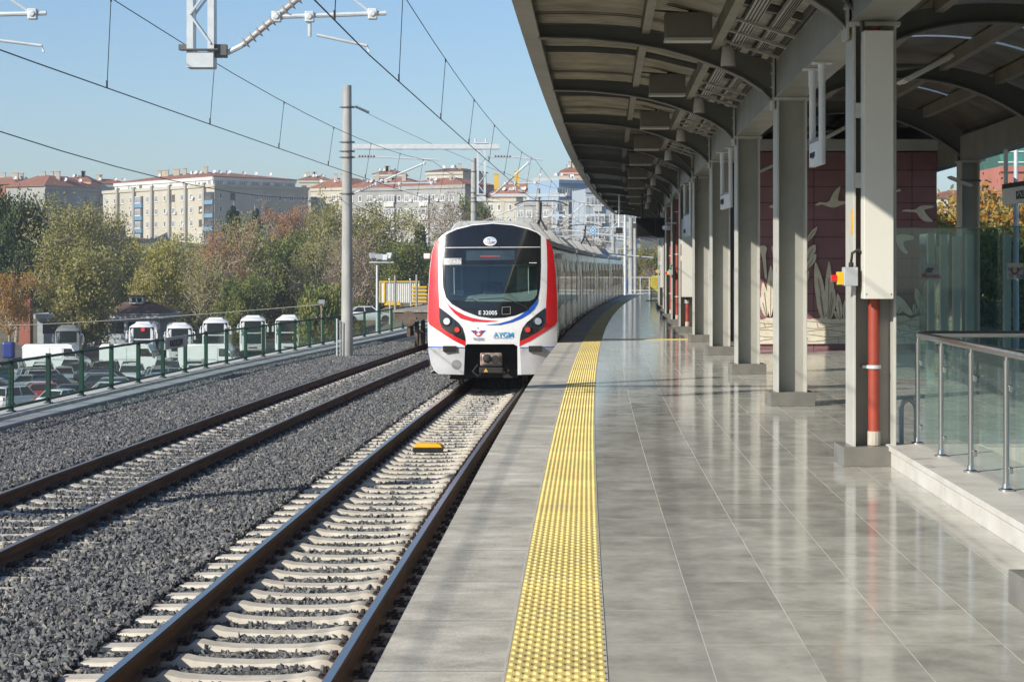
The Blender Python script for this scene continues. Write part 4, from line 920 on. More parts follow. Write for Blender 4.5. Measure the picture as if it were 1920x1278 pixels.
roofsheet('roof_sheet', [(8.5, 4.46), (9.1, 4.7), (10, 4.85), (11.6, 4.88)], Mp, SHEET)
# fascia along the track side, panel by panel
FAS = pm('fascia_beige', (.40, .375, .31), (.34, .32, .265), 1, .5)
for i, (Ya, Yb) in enumerate(zip(fr(-6, 106.5, 1.25)[:-1], fr(-6, 106.5, 1.25)[1:])):
    if Ya < 7: 
        if Ya > -6: continue
        Yb = 7.5
    MB().loft([[(xe(Y)+a, Y, z) for a, z in ((.08, 4.62), (.3, 4.57), (.3, 4.62), (.14, 4.66), (.14, 4.98), (.08, 4.98))] for Y in (Ya+.01, Yb-.01)]).build('fascia_panel', FAS, canopy)
fstr = MB().loft([[(xe(Y)+a, Y, z) for a, z in ((.05, 4.97), (.2, 4.97), (.2, 5.02), (.05, 5.02))] for Y in YC]); fstr.build('edge_capping', PAINTL, canopy)
for i, Y in enumerate(YR):
    if Y < 5: continue
    # left rib: web and bottom flange
    rb = MB(); ctr = []
    us = [.28, .6, .9, 1.2, 1.46, 1.7, 1.85, 2.0, 2.16, 2.35, 2.5, 2.66, 2.82, 2.95, 3.05, 3.2]
    rb.loft([[(Lp(u, Y), Y-.02, zb_left(u)), (Lp(u, Y), Y+.02, zb_left(u)), (Lp(u, Y), Y+.02, zt_left(u)), (Lp(u, Y), Y-.02, zt_left(u))] for u in us])
    rb.loft([[(Lp(u, Y), Y-.1, zb_left(u)-.015), (Lp(u, Y), Y+.1, zb_left(u)-.015), (Lp(u, Y), Y+.1, zb_left(u)+.004), (Lp(u, Y), Y-.1, zb_left(u)+.004)] for u in us])
    rb.loft([[(Lp(u, Y), Y-.1, zt_left(u)-.01), (Lp(u, Y), Y+.1, zt_left(u)-.01), (Lp(u, Y), Y+.1, zt_left(u)+.012), (Lp(u, Y), Y-.1, zt_left(u)+.012)] for u in us])
    rb.build('wing_rib', PAINT, canopy)
    ep = MB(); x = Lp(3.2, Y); ep.box(x-.012, x+.012, Y-.13, Y+.13, 3.68, 4.32)
    for z in (3.78, 3.95, 4.12, 4.25): ep.cyl((x-.03, Y-.08, z), .016, .02, 6, 'x').cyl((x-.03, Y+.08, z), .016, .02, 6, 'x')
    ep.build('end_plate', PAINTL, canopy)
    um = fr(3.62, 8.18, .2); rb = MB()
    for za, zc_, wd in ((zb_mid, zt_mid, .02),): rb.loft([[(Mp(u, Y), Y-.02, zb_mid(u)), (Mp(u, Y), Y+.02, zb_mid(u)), (Mp(u, Y), Y+.02, zt_mid(u)), (Mp(u, Y), Y-.02, zt_mid(u))] for u in um])
    rb.loft([[(Mp(u, Y), Y-.1, zb_mid(u)-.018), (Mp(u, Y), Y+.1, zb_mid(u)-.018), (Mp(u, Y), Y+.1, zb_mid(u)+.004), (Mp(u, Y), Y-.1, zb_mid(u)+.004)] for u in um])
    rb.build('vault_rib', PAINT, canopy)
    if i+1 < len(YR):
        Y2 = YR[i+1]; Ym = (Y+Y2)/2
        rb = MB(); rb.loft([[(Lp(u, Ym), Ym-.03, zt_left(u)+.06), (Lp(u, Ym), Ym+.03, zt_left(u)+.06), (Lp(u, Ym), Ym+.03, zt_left(u)+.135), (Lp(u, Ym), Ym-.03, zt_left(u)+.135)] for u in us]); rb.build('sheet_batten', PAINT, canopy)
        for uu, ww in ((1.62, .10), (2.48, .10)):
            z = zt_left(uu)-.05; q = MB(); q.loft([[(Lp(uu, Yq)-ww/2, Yq, z), (Lp(uu, Yq)+ww/2, Yq, z), (Lp(uu, Yq)+ww/2, Yq, z+.18), (Lp(uu, Yq)-ww/2, Yq, z+.18)] for Yq in (Y+.03, Ym, Y2-.03)]); q.build('purlin', PURL, canopy)
        for uu in (4.35, 5.25, 6.55, 7.45):
            z = zt_mid(uu)-.08; q = MB(); q.loft([[(Mp(uu, Yq)-.06, Yq, z), (Mp(uu, Yq)+.06, Yq, z), (Mp(uu, Yq)+.06, Yq, z+.2), (Mp(uu, Yq)-.06, Yq, z+.2)] for Yq in (Y+.03, Ym, Y2-.03)]); q.build('purlin', PURL, canopy)
        # longitudinal I-beam on the column line
        for rowf, off in ((lambda Yq: xe(Yq)+cu_(Yq), 0), (lambda Yq: Mp(8.3, Yq), 1)):
            q = MB()
            for sec_ in ([(-.19, 3.82), (.19, 3.82), (.19, 3.845), (-.19, 3.845)], [(-.19, 4.27), (.19, 4.27), (.19, 4.29), (-.19, 4.29)], [(-.015, 3.84), (.015, 3.84), (.015, 4.275), (-.015, 4.275)], [(-.185, 3.84), (-.165, 3.84), (-.165, 4.275), (-.185, 4.275)]):
                q.loft([[(rowf(Yq)+a, Yq, z) for a, z in sec_] for Yq in (Y+.16, Y2-.16)])
            q.build('longitudinal_beam', BEAM_SHADE, canopy)
# valley gutter
MB().loft([[(xe(Y)+cu_(Y)+a, Y, z) for a, z in ((-.2, 4.32), (.2, 4.32), (.25, 4.5), (-.25, 4.5))] for Y in YC]).build('valley_gutter', PAINT, canopy)
# columns: H section, flanges across the view; concrete foot clad in tile
FOOT = pm('foot_tile', (.20, .19, .17), (.14, .135, .12), 3, .35, dirt=((.32, .31, .28), 12, .68))
def column(x, Y, lab, grp='H-shaped steel columns of the platform', foot=(.28, .2, .17), top=3.82, w=.185, d=.2):
    c = thing('steel_column', (x, Y, 0), lab, 'column', grp)
    s = MB()
    for s_ in (-1, 1): s.box(x+s_*w-(.022 if s_ > 0 else 0), x+s_*w+(0 if s_ > 0 else .022), Y-d, Y+d, foot[2]-.005, top)
    s.build('flange', PAINTL, c, bevel=.003); MB().box(x-w+.02, x+w-.02, Y-.012, Y+.012, foot[2]-.004, top-.002).build('web', WEB_SHADE, c)
    MB().box(x-foot[0], x+foot[0], Y-foot[1]-.05, Y+foot[1]+.05, 0, foot[2]).build('foot', FOOT, c, bevel=.006)
    MB().box(x-w-.03, x+w+.03, Y-d-.03, Y+d+.03, top-.04, top-.004).build('cap_plate', PAINTL, c)
    return c
n_lab = ['nearest steel column, its foot at the lower right edge of the photo', 'big steel column behind the white casing and red pipe, next to the glass railing', 'bare steel column with tiled foot standing free in the middle of the floor', 'steel column just left of the mural, third of the bare ones seen from the camera']
cols = []
for i, Y in enumerate(COLY[:12]):
    lab = n_lab[i] if i < 4 else f'{ORD[i]} steel column of the long row, counted from the camera'
    cols.append(column(xe(Y)+cu_(Y), Y, lab))
for i, Y in enumerate([24.8, 39.25, 52.6, 67.6]):
    column(Mp(8.3, Y), Y, ['steel column of the right-hand row, hidden behind the glass screen', 'dark steel column at the right carrying a floodlight and a camera', 'right-hand steel column behind the mural wall', 'farthest right-hand steel column behind the mural wall'][i], foot=(.26, .2, .12))

# ---- column dressings: casing, red pipe, switch box
CAS = pm('casing_white', (.66, .65, .59), (.60, .59, .54), .8, .4)
REDP = pm('pipe_red', (.36, .055, .03), (.26, .045, .03), 5, .5, dirt=((.35, .3, .26), 10, .7))
def casing(i, z0, z1, w, lab):
    Y = COLY[i]-.2; x = xe(COLY[i])+cu_(COLY[i])
    c = thing('cable_casing', (x, Y-.1, z0), lab, 'casing', 'white casings on the columns')
    MB().box(x-w/2, x+w/2, Y-.19, Y-.02, z0, z1).build('cover', CAS, c, bevel=.004)
    for z in (z0+.95, z0+(z1-z0)*.68): MB().box(x-.165, x+.165, Y-.018, Y+.03, z, z+.13).build('bracket', PAINTL, c)
    MB().cyl((x+w/2-.02, Y-.193, z0+.04), .006, .006, 8, 'y').cyl((x-w/2+.02, Y-.193, z0+.04), .006, .006, 8, 'y').build('screw', MBLK, c)
def redpipe(i, z1, dx, lab):
    Y = COLY[i]-.1; x = xe(COLY[i])+cu_(COLY[i])+dx
    c = thing('red_pipe', (x, Y, .17), lab, 'pipe', 'red pipes on the columns')
    MB().tube([(x, Y, .17), (x, Y, z1)], .05, 16).build('pipe', REDP, c, smooth=40)
    for z in fr(.85, z1-.4, 1.05)[:4]: MB().lathe([(.051, -.015), (.062, -.015), (.062, .015), (.051, .015)], (x, Y, z), 16).box(x-.1, x-.05, Y-.01, Y+.08, z-.012, z+.012).build('pipe_clamp', GALV, c, smooth=40)
    MB().cyl((x, Y, .175), .056, .12, 12).build('plaster_collar', pm('plaster', (.5, .47, .4), rough=.9), c)
def switchbox(i, lab, z=1.55):
    Y = COLY[i]-.2; x = xe(COLY[i])+cu_(COLY[i])-.185
    c = thing('switch_box', (x-.06, Y, z), lab, 'switch', 'grey switch boxes with red knob')
    MB().box(x-.1, x+.02, Y-.12, Y-.0, z, z+.16).build('box', pm('box_grey', (.45, .48, .5), rough=.45), c, bevel=.006)
    MB().box(x-.15, x-.1, Y-.11, Y-.01, z+.01, z+.12).build('yellow_plate', pm('knob_yellow', (.85, .5, .02), rough=.4), c, bevel=.004)
    MB().cyl((x-.2, Y-.06, z+.065), .03, .05, 12, 'x').build('red_knob', LR, c)
    MB().cyl((x-.03, Y-.06, z+.16), .022, .04, 10).tube([(x-.03, Y-.06, z+.2), (x-.02, Y-.06, z+.28), (x+.03, Y-.06, z+.31), (x+.08, Y-.06, z+.27), (x+.1, Y-.05, z+.18)], .013, 8).build('cable', MBLK, c, smooth=50)
casing(1, 1.44, 3.72, .25, 'long white casing on the front of the big nearest visible column')
redpipe(1, 4.4, .01, 'red pipe under the white casing of the big near column')
switchbox(1, 'grey switch box with yellow plate on the big near column')
MB().box(xe(17.3)+cu_(17.3)-.19, xe(17.3)+cu_(17.3)-.186, 17.12, 17.2, 2.0, 2.2).build('warning_sticker', pm('warn_yellow', (.8, .45, .03)), cols[1])
casing(6, .95, 3.0, .29, 'white casing on the seventh column, above a short red pipe')
redpipe(6, 1.2, .02, 'short red pipe below the white casing on the seventh column'); redpipe(7, 3.8, -.02, 'long red pipe on the eighth column'); redpipe(8, 3.8, .0, 'long red pipe with green band on the ninth column')
switchbox(7, 'grey switch box on the eighth column', 1.5)
casing(10, .9, 3.1, .3, 'farthest white casing, beside the black screen'); switchbox(10, 'farthest switch box, on the column near the yellow stand', 1.5)
MB().tube([(xe(67.6)+3.02, 67.48, 1.55), (xe(67.6)+3.02, 67.48, 1.8)], .053, 12).build('green_band', pm('band_green', (.02, .3, .08)), cols[8])
# ---- under the roof: heater boxes, speakers, trays
PBOX = pm('box_beige', (.17, .16, .13), (.14, .13, .105), 2, .55)
for i, Y in enumerate(COLY[1:11]):
    yb = Y-1.75; u = 2.08
    c = thing('heater_box', (Lp(u, yb), yb, 4.4), f'beige rectangular panel box hanging under the canopy, {ORD[i]} from the camera', 'heater box', 'heater boxes under the canopy')
    x = Lp(u, yb); MB().box(x-.27, x+.27, yb-.06, yb+.2, 4.36, 4.66).build('box', PBOX, c, bevel=.008)
    MB().box(x-.275, x+.275, yb-.068, yb+.21, 4.33, 4.365).build('lower_frame', PAINTL, c)
    MB().tube([(x, yb, 4.66), (x+.1, yb+.05, 4.74), (x+.28, yb+.05, 4.72)], .016, 8).build('cable', MBLK, c, smooth=50)
    MB().bar((x-.5, yb+.05, 4.7), (x+.75, yb+.05, 4.6), .025).build('carrier', PAINT, c)
    c = thing('loudspeaker', (Lp(2.66, Y-.35), Y-.35, 4.15), f'grey cylindrical loudspeaker under the canopy rib, {ORD[i]} from the camera', 'loudspeaker', 'loudspeakers under the canopy')
    x = Lp(2.62, Y-.45); MB().lathe([(.085, 0), (.092, .015), (.075, .22), (.05, .26), (.02, .265)], (x, Y-.45, 4.17), 20).build('body', pm('speaker_grey', (.48, .47, .44), rough=.5), c, smooth=40)
    MB().cyl((x, Y-.45, 4.42), .012, .2, 6).build('hanger', PAINT, c); MB().cyl((x, Y-.45, 4.166), .08, .004, 16).build('grille', MBLK, c)
TRAY = pm('tray_galv', (.48, .47, .43), (.38, .37, .34), 5, .45, metal=.4)
for k_, (uu, wd) in enumerate(((2.72, .17), (3.0, .13))):
    c = thing('cable_tray', (Lp(uu, 30), 30, 4.4), ['wide perforated cable tray with cables under the canopy', 'narrow cable tray with cables next to the column line'][k_], 'cable tray', 'cable trays')
    z0_ = zt_left(uu)+.02
    MB().loft([[(Lp(uu, Y)+a, Y, z) for a, z in ((-wd/2, z0_), (wd/2, z0_), (wd/2, z0_+.05), (wd/2-.01, z0_+.05), (wd/2-.01, z0_+.01), (-wd/2+.01, z0_+.01), (-wd/2+.01, z0_+.05), (-wd/2, z0_+.05))] for Y in fr(3, 90, 2.5)]).build('tray', TRAY, c)
    for q in range(4):
        du = -wd/2+.03+q*(wd-.05)/3; MB().tube([(Lp(uu, Y)+du, Y, z0_-.008) for Y in fr(3, 90, 2.5)], .006, 5).build('cable', MBLK, c)
for i, Y in enumerate(COLY[1:9]):
    c = thing('strut_rails', (Lp(2.85, Y-1), Y-1, 4.3), f'slotted support rails of the cable trays in the {ORD[i]} bay', 'support rail', 'slotted rails')
    for k_ in range(3):
        yq = Y-.9-k_*1.05; mb = MB(); zz = 4.33; mb.bar((Lp(2.5, yq), yq, zz+.12), (Lp(3.2, yq), yq, zz-.1), .04, .03)
        for q in range(9): tq = (q+.5)/9; mb.cbox((Lp(2.5, yq)*(1-tq)+Lp(3.2, yq)*tq, yq-.021, zz+.12-.22*tq), (.035, .002, .012))
        mb.build('slotted_rail', TRAY, c)
# conduits from the ribs
for i in (1, 5, 7):
    Y = COLY[i]; x = xe(Y)+cu_(Y); MB().tube([(x-1.2, Y-.14, 4.75), (x-.75, Y-.16, 4.5), (x-.35, Y-.2, 4.1), (x-.12, Y-.24, 3.85), (x-.1, Y-.24, 3.5)], .022, 8).build('conduit', pm('conduit_grey', (.1, .1, .1), rough=.5), smooth=50, label=f'dark bent conduit running down to the {ORD[i]} column', cat='conduit')
# hanging signs
SIGNW = pm('sign_white', (.68, .70, .72), (.62, .64, .66), 2, .4)
def hsign(Ya, Yb, x0, lab, z0=2.77, z1=3.05, blue=False):
    c = thing('hanging_sign', (x0, (Ya+Yb)/2, z0), lab, 'sign', 'hanging station signs')
    for Y in (Ya, Yb):
        MB().tube([(x0, Y, z0), (x0, Y, 3.8)], .035, 12).build('pole', SIGNW, c, smooth=40)
        MB().cbox((x0, Y, 3.808), (.2, .14, .018)).cyl((x0, Y, 3.62), .042, .18, 12).build('pole_flange', SIGNW, c)
    MB().box(x0-.035, x0+.035, Ya+.03, Yb-.03, z0, z1).build('board', SIGNW, c, bevel=.01)
    MB().box(x0-.037, x0+.037, Ya+.03, Yb-.03, z1-.04, z1).build('top_strip', pm('strip_grey', (.25, .26, .27), rough=.5), c)
    text('KAZLIÇEŞME', .13*min(1, (Yb-Ya)/1.1), (x0-.0375, Yb-.08, z0+.09), (0, -1, 0), (0, 0, 1), INK, c, sx=.72)
hsign(20.45, 21.1, xe(21)+3.3, 'white name sign hanging on two poles from the beam, nearest the camera')
hsign(34.9, 36.3, xe(35.5)+3.3, 'white name sign hanging on two poles, second from the camera')
hsign(48.6, 50.2, xe(49)+3.12, 'white name sign hanging on two poles, third and farthest from the camera', 2.5)
c = thing('hanging_sign', (xe(34)+8.1, 34, 2.83), 'white name sign with black top hanging at the right edge of the photo', 'sign', 'hanging station signs')
x0 = Mp(8.3, 35)-.0
for Y in (35.5, 32.6): MB().tube([(x0-.0, Y, 2.85), (x0, Y, 3.83)], .04, 12).build('pole', SIGNW, c, smooth=40)
MB().box(x0-.04, x0+.04, 32.2, 35.6, 2.83, 3.12).build('board', SIGNW, c, bevel=.01); MB().box(x0-.045, x0+.045, 32.2, 35.6, 3.12, 3.2).build('top_strip', INK, c)
text('KAZLIÇEŞME', .2, (x0-.045, 34.6, 2.9), (0, -1, 0), (0, 0, 1), INK, c, sx=1.0, bold=.004)
# screen, rod with box, cctv
Yv = 70.0; xv = xe(Yv)+2.34
c = thing('display_screen', (xv, Yv, 2.77), 'large black display screen hanging under the canopy far down the platform', 'screen')
MB().box(xv-.52, xv+.52, Yv-.06, Yv+.06, 2.77, 3.48).build('housing', MBLK, c, bevel=.01); MB().box(xv-.48, xv+.48, Yv-.064, Yv-.061, 2.83, 3.44).build('panel', BLK, c)
for s_ in (-.3, .3): MB().tube([(xv+s_, Yv, 3.48), (xv+s_, Yv, 4.6)], .03, 8).build('pole', MBLK, c)
p = at(1161, 432, 82)
c = thing('hanging_mirror_box', (p.x, 82, p.z-.12), 'small black box on a thin white rod below the canopy tip', 'signal box')
MB().box(p.x-.14, p.x+.14, 81.9, 82.1, p.z-.12, p.z+.12).build('box', MBLK, c, bevel=.02); MB().tube([(p.x, 82, p.z+.1), (p.x, 82, 4.75)], .04, 8).build('rod', SIGNW, c)
Yd = 60.0-.25; xd_ = xe(60)+2.75; c = thing('dome_camera', (xd_, Yd, 3.0), 'small white dome camera beside the black screen', 'camera')
MB().lathe([(.03, .16), (.12, .12), (.13, .04), (.09, 0)], (xd_, Yd, 2.85), 16).build('dome', SIGNW, c, smooth=40); MB().tube([(xd_, Yd, 3.0), (xd_, Yd, 3.06), (xd_+.3, Yd, 3.06)], .02, 8).build('arm', SIGNW, c)
# light fittings on the right of the columns, floodlight and camera on the right column
def floodlight(p, sz, lab, ry, flip=1):
    c = thing('floodlight', p, lab, 'floodlight', 'grey floodlights on the columns'); M = Matrix.Rotation(R(ry), 3, 'Y')
    MB().cbox(p, (.62*sz, .4*sz, .05*sz), M).build('housing', PAINTL, c, bevel=.01)
    q = Vector(p)+M @ Vector((0, 0, -.03*sz)); MB().cbox(q, (.54*sz, .32*sz, .012), M).build('lens', pm('lens_grey', (.5, .52, .52), rough=.2), c)
    MB().tube([Vector(p)+Vector((0, 0, .03)), Vector(p)+Vector((-.22*flip*sz, .1, .02)), Vector(p)+Vector((-.6*flip*sz, .2, .02))], .02, 8).build('arm', PAINT, c)
floodlight(at(1735, 130, 20.0), .9, 'grey floodlight on the right of the big near column', -28)
floodlight(at(1563, 250, 28.5), .9, 'grey floodlight behind the hanging sign', -28)
floodlight(at(1432, 318, 36.0), .8, 'small floodlight at the left end of the mural wall', -25)
floodlight(at(1800, 340, 38.7), .75, 'floodlight on the dark right column, in front of the sky', 22, -1)
p = at(1846, 285, 38.8); c = thing('security_camera', p, 'white security camera tilted down from the dark right column', 'camera')
M = Matrix.Rotation(R(15), 3, 'Y'); MB().tube([p+Vector((.02, 0, .12)), p+Vector((-.06, 0, -.16))], .08, 12).build('body', SIGNW, c, smooth=40); MB().cbox(p+Vector((.05, .05, .17)), (.14, .1, .1)).build('mount', SIGNW, c)
# ---- mural wall
Yw = 41.7; MU = pm('mural_pink', (.26, .128, .14), (.215, .105, .115), 2, .5)
px = lambda x, y: ((x-960)/F*Yw, EYE-(y-HY)/F*Yw)
x0, x1 = px(1421, 0)[0], px(1757, 0)[0]
mw = thing('mural_building', ((x0+x1)/2, Yw, 0), 'dusky pink tiled building wall with cream bird and plant reliefs', 'building')
# tiles are separate raised slabs of one cladding mesh: joints stay open
MB().box(x0, x1, Yw+.05, Yw+7, 0, 4.14).build('wall', pm('mural_joint', (.03, .018, .02), rough=.9), mw)
cl = MB(); rows_ = [658, 642, 613, 582.5, 551, 520, 484.5, 444.5, 412, 380, 350, 319, 285]
xj = [1421, 1526-61*1, 1526, 1587, 1648, 1710, 1757]
for r_ in range(len(rows_)-1):
    za, zb_ = px(0, rows_[r_])[1], px(0, rows_[r_+1])[1]
    js = [1421, 1465, 1526, 1587, 1648, 1710, 1757] if r_ % 2 == 0 else [1421, 1465, 1526, 1587, 1648, 1710, 1757]
    for a, b_ in zip(js[:-1], js[1:]): cl.box(px(a, 0)[0]+.006, px(b_, 0)[0]-.006, Yw-.0, Yw+.06, max(.0, za)+.006, zb_-.006)
cl.build('cladding', MU, mw)
MB().box(x0-.3, x1+.03, Yw-.05, Yw+7, 4.16, 4.40).build('cornice', PAINTL, mw)
CRM = pm('relief_cream', (.72, .66, .53), (.6, .55, .43), 6, .7, bump=.3, bsc=30)
def relief(pts, name, off=.05, sm=3, parent=mw):
    P = smoothp([px(*p) for p in pts], sm) if sm else [px(*p) for p in pts]
    m_ = MB(); m_.loft([[(a, Yw-.001, c) for a, c in P], [(a, Yw-off+.012, c) for a, c in P]], True, False)
    cx_ = sum(p[0] for p in P)/len(P); cz_ = sum(p[1] for p in P)/len(P)
    n_ = len(P); Q = [(cx_+(a-cx_)*.93, cz_+(c-cz_)*.93) for a, c in P]
    m_.patch(P, [], .12, lambda a, c: (a, Yw-off, c)); m_.build(name, CRM, parent)
    return P
def vein(lines, off=.053):
    m_ = MB()
    for ln in lines:
        for a, b_ in zip(ln[:-1], ln[1:]): (xa, za), (xb, zb_) = px(*a), px(*b_); m_.bar((xa, Yw-off, za), (xb, Yw-off, zb_), .012, .006, up=(0, 1, 0))
    m_.build('carved_line', pm('vein', (.3, .26, .2), rough=.9), mw)
def bird(pts): relief(pts, 'bird_relief', .045, 2)
Z2 = lambda L_: [(1400+x/2.971, 250+y/2.971) for x, y in L_]
bird(Z2([(380,400),(395,387),(415,384),(440,386),(462,374),(475,345),(495,315),(521,295),(512,335),(507,375),(530,378),(551,380),(548,392),(520,402),(495,412),(470,413),(440,403),(415,396),(400,402)]))
bird(Z2([(862,436),(875,426),(895,424),(935,426),(965,405),(1000,402),(1040,405),(1030,416),(990,424),(992,440),(1015,470),(1036,488),(1020,494),(985,488),(960,466),(945,442),(910,438),(880,436)]))
bird(Z2([(832,570),(860,563),(900,565),(930,575),(925,592),(885,598),(870,610),(880,640),(897,665),(880,670),(850,640),(832,600)]))
bird(Z2([(124,410),(140,400),(160,402),(160,416),(140,415)])); bird(Z2([(548,500),(560,488),(578,487),(578,503)])); bird(Z2([(828,320),(850,311),(857,322),(828,328)]))
def leaf(a, b_, w, bend=0):
    (xa, ya), (xb, yb) = a, b_; dx, dy = xb-xa, yb-ya; L_ = math.hypot(dx, dy); nx, ny = -dy/L_, dx/L_; pts = []
    for t_, ww in ((0, .25), (.2, .75), (.45, 1), (.7, .85), (.9, .4), (1, 0), (.9, -.4), (.7, -.85), (.45, -1), (.2, -.75), (0, -.25)):
        o_ = w*ww/2 + bend*math.sin(math.pi*t_); pts.append((xa+dx*t_+nx*o_, ya+dy*t_+ny*o_))
    pts = Z2(pts); relief(pts, 'leaf_relief', .05+rnd.uniform(-.006, .006), 2); A, B_ = Z2([a])[0], Z2([b_])[0]; vein([[A, (A[0]*.3+B_[0]*.7, A[1]*.3+B_[1]*.7)]], .058)
for a, b_, w in [((430,1030),(382,715),52),((450,1030),(458,712),40),((425,1035),(398,850),44),((455,1035),(478,815),34),((462,1035),(486,865),40),((520,1038),(505,890),34),((545,1038),(545,930),26),((515,1040),(485,985),18),
                 ((130,1015),(133,735),42),((110,1015),(90,830),38),((105,1015),(78,910),30),((165,1015),(165,850),30),((335,600),(392,520),26),((335,695),(380,620),44),((335,750),(385,672),34),((335,820),(345,765),12),((160,690),(138,625),14),
                 ((985,1010),(940,862),44),((1005,1010),(1000,820),52),((935,1010),(930,948),20),((948,1010),(952,970),12),((840,1000),(855,950),46)]: leaf(a, b_, w)
relief(Z2([(100,800),(88,700),(70,650),(72,628),(95,625),(112,640),(104,680),(112,800)]), 'stem_relief', .045, 2)
relief(Z2([(832,905),(860,915),(895,955),(925,1005),(905,1012),(860,985),(832,960)]), 'leaf_relief', .05, 2)
def wavy(xa, xb, base, name, n_=14, ph=0):
    top = [(xa+(xb-xa)*i/n_, base+8*math.sin(i*1.1+ph)+5*math.sin(i*2.3+ph)) for i in range(n_+1)]
    P = Z2(top+[(xb, 1170), (xa, 1172)]); relief(P, name, .06, 0); 
    ls = []
    for k_ in range(5): ls.append(Z2([(xa+4+(xb-xa-8)*i/12, base+25+24*k_+9*math.sin(i*.8+k_*2.2)) for i in range(13)]))
    for k_ in range(9): xx = xa+(xb-xa)*(k_+.5)/9; y_ = base+28+22*(k_*2 % 5); ls.append(Z2([(xx, y_), (xx+8, y_+24)]))
    vein(ls, .064)
wavy(64, 592, 1028, 'ground_relief', 22, .5); wavy(800, 1060, 1020, 'ground_relief', 12, 2)
# ---- glass screens at right
GSC = glass('screen_glass', (.76, .85, .83), .05, .02, (.3, .4, .38), .04, wave=.04)
GSE = pm('glass_edge', (.1, .22, .19), rough=.2); FIN = pm('steel_fin', (.38, .41, .40), (.3, .33, .32), 2, .35, metal=.4)
for i, (Yg, xa, xb, lab) in enumerate(((30.0, 1672, 1873, 'clear glass screen with steel fins before the mural, with dark lettering'), (29.0, 1873, 1990, 'clear glass screen cut by the right edge of the photo, with the winged emblem'))):
    X0, X1 = (xa-960)/F*Yg, (xb-960)/F*Yg
    c = thing('glass_screen', ((X0+X1)/2, Yg, 0), lab, 'glass screen', 'glass screens'); MB().box(X0, X1, Yg, Yg+.012, .05, 2.3).build('pane', GSC, c)
    MB().box(X0, X1, Yg-.004, Yg+.016, 2.3, 2.315).build('top_edge', GSE, c)
for i, (xx, wpx, Yg) in enumerate(((1745, 12, 31.0), (1769, 13, 32.4), (1793, 13, 33.8), (1818, 14, 32.2), (1888, 13, 31.5))):
    X = (xx-960)/F*Yg; w_ = wpx/F*Yg; c = thing('steel_fin', (X, Yg, 0), f'grey steel upright behind the glass screen, {ORD[i]} from the left', 'post', 'steel uprights behind the glass'); MB().box(X-w_/2, X+w_/2, Yg-.05, Yg+.05, 0, 2.25).build('post', FIN, c, bevel=.004)
    if i < 3: MB().box(X+w_/2+.02, X+w_/2+.03, Yg-.04, Yg+1.2, .05, 2.25).build('side_pane', GSC, c)
LGR = pm('logo_ink', (.25, .05, .05), rough=.6); LGD = pm('logo_dark', (.08, .08, .1), rough=.6)
c = thing('lettering_sticker', at(1743, 540, 29.97), 'frosted sticker with a wave emblem and a word on the glass screen', 'sticker'); c_ = c
FR = glass('frosted', (.7, .75, .75), .05, .4, (.5, .52, .52), .35)
a_, b2 = at(1728, 525, 29.98), at(1760, 494, 29.98); MB().box(a_.x, b2.x, 29.975, 29.98, a_.z, b2.z).build('film', FR, c)
text('Marmaray', .1, at(1729, 521, 29.97), (1, 0, 0), (0, 0, 1), LGR, c, sx=.72)
for k_ in range(3): MB().tube([at(1737+4*k_, 511, 29.965), at(1738+4*k_, 505, 29.965), at(1741+4*k_, 503, 29.965)], .012, 6).build('wave_mark', LGD, c)
c = thing('emblem_sticker', at(1903, 520, 28.97), 'sticker with a red crescent and wings on the right glass screen', 'sticker')
a_, b2 = at(1888, 523, 28.98), at(1919, 493, 28.98); MB().box(a_.x, b2.x, 28.975, 28.98, a_.z, b2.z).build('film', glass('frosted2', (.7, .75, .75), .05, .4, (.6, .55, .42), .5), c)
text('TCDD', .085, at(1890, 521, 28.96), (1, 0, 0), (0, 0, 1), EMN, c, sx=1.1)
MB().tube([at(1903+6*math.cos(R(q)), 506+7*math.sin(R(q)), 28.96) for q in range(-40, 221, 20)], .012, 6).build('crescent_mark', LGR, c)
for s_ in (-1, 1): MB().bar(at(1903+s_*7, 508, 28.96), at(1903+s_*13, 502, 28.96), .03, .01).build('wing_mark', EMN, c)
# ---- stairwell curb and railing
WC = pm('curb_white', (.62, .61, .57), (.50, .48, .43), 2.5, .55, bump=.1, dirt=((.26, .24, .2), 3, .6))
INOX = pm('stainless', (.58, .57, .55), (.5, .49, .47), 6, .22, metal=1.)
ys_ = fr(5, 17.25, 1.5); c = thing('stair_curb', (xe(12)+3.75, 12, 0), 'low white stone curb around the stairwell opening', 'curb')
MB().loft([[(xe(Y)+a, Y, z) for a, z in ((3.52, 0), (4.3, 0), (4.3, .18), (3.5, .18), (3.5, .135), (3.52, .13))] for Y in ys_]).build('curb', WC, c, bevel=.004)
MB().box(xe(17.3)+4.3, xe(17.3)+7.6, 16.9, 17.25, 0, .18).build('curb_end', WC, c, bevel=.004)
rl = thing('glass_railing', (xe(14)+3.8, 14, .18), 'stainless railing with glass panels on the white curb', 'railing')
def rpost(x, Y, z0=.18, z1=1.1):
    m_ = MB().cyl((x, Y, z0+.03), .021, z1-z0-.06, 12).cyl((x, Y, z1-.05), .011, .06, 8); m_.build('post', INOX, rl, smooth=40)
    MB().lathe([(.055, 0), (.055, .012), (.03, .02), (.026, .05)], (x, Y, z0), 16).build('foot_ring', INOX, rl, smooth=40)
    for z in (z0+.14, z1-.22): MB().cbox((x+.028, Y, z), (.03, .045, .045)).build('glass_clamp', INOX, rl, bevel=.006)
pY = [17.4-.15, 16.1, 14.85, 13.6, 12.35, 11.1, 9.85, 8.6]
for Y in pY: rpost(xe(Y)+3.78, Y)
RG = glass('railing_glass', (.84, .91, .89), .02, .01, (.45, .5, .48), .05, wave=.03, fs=.14)
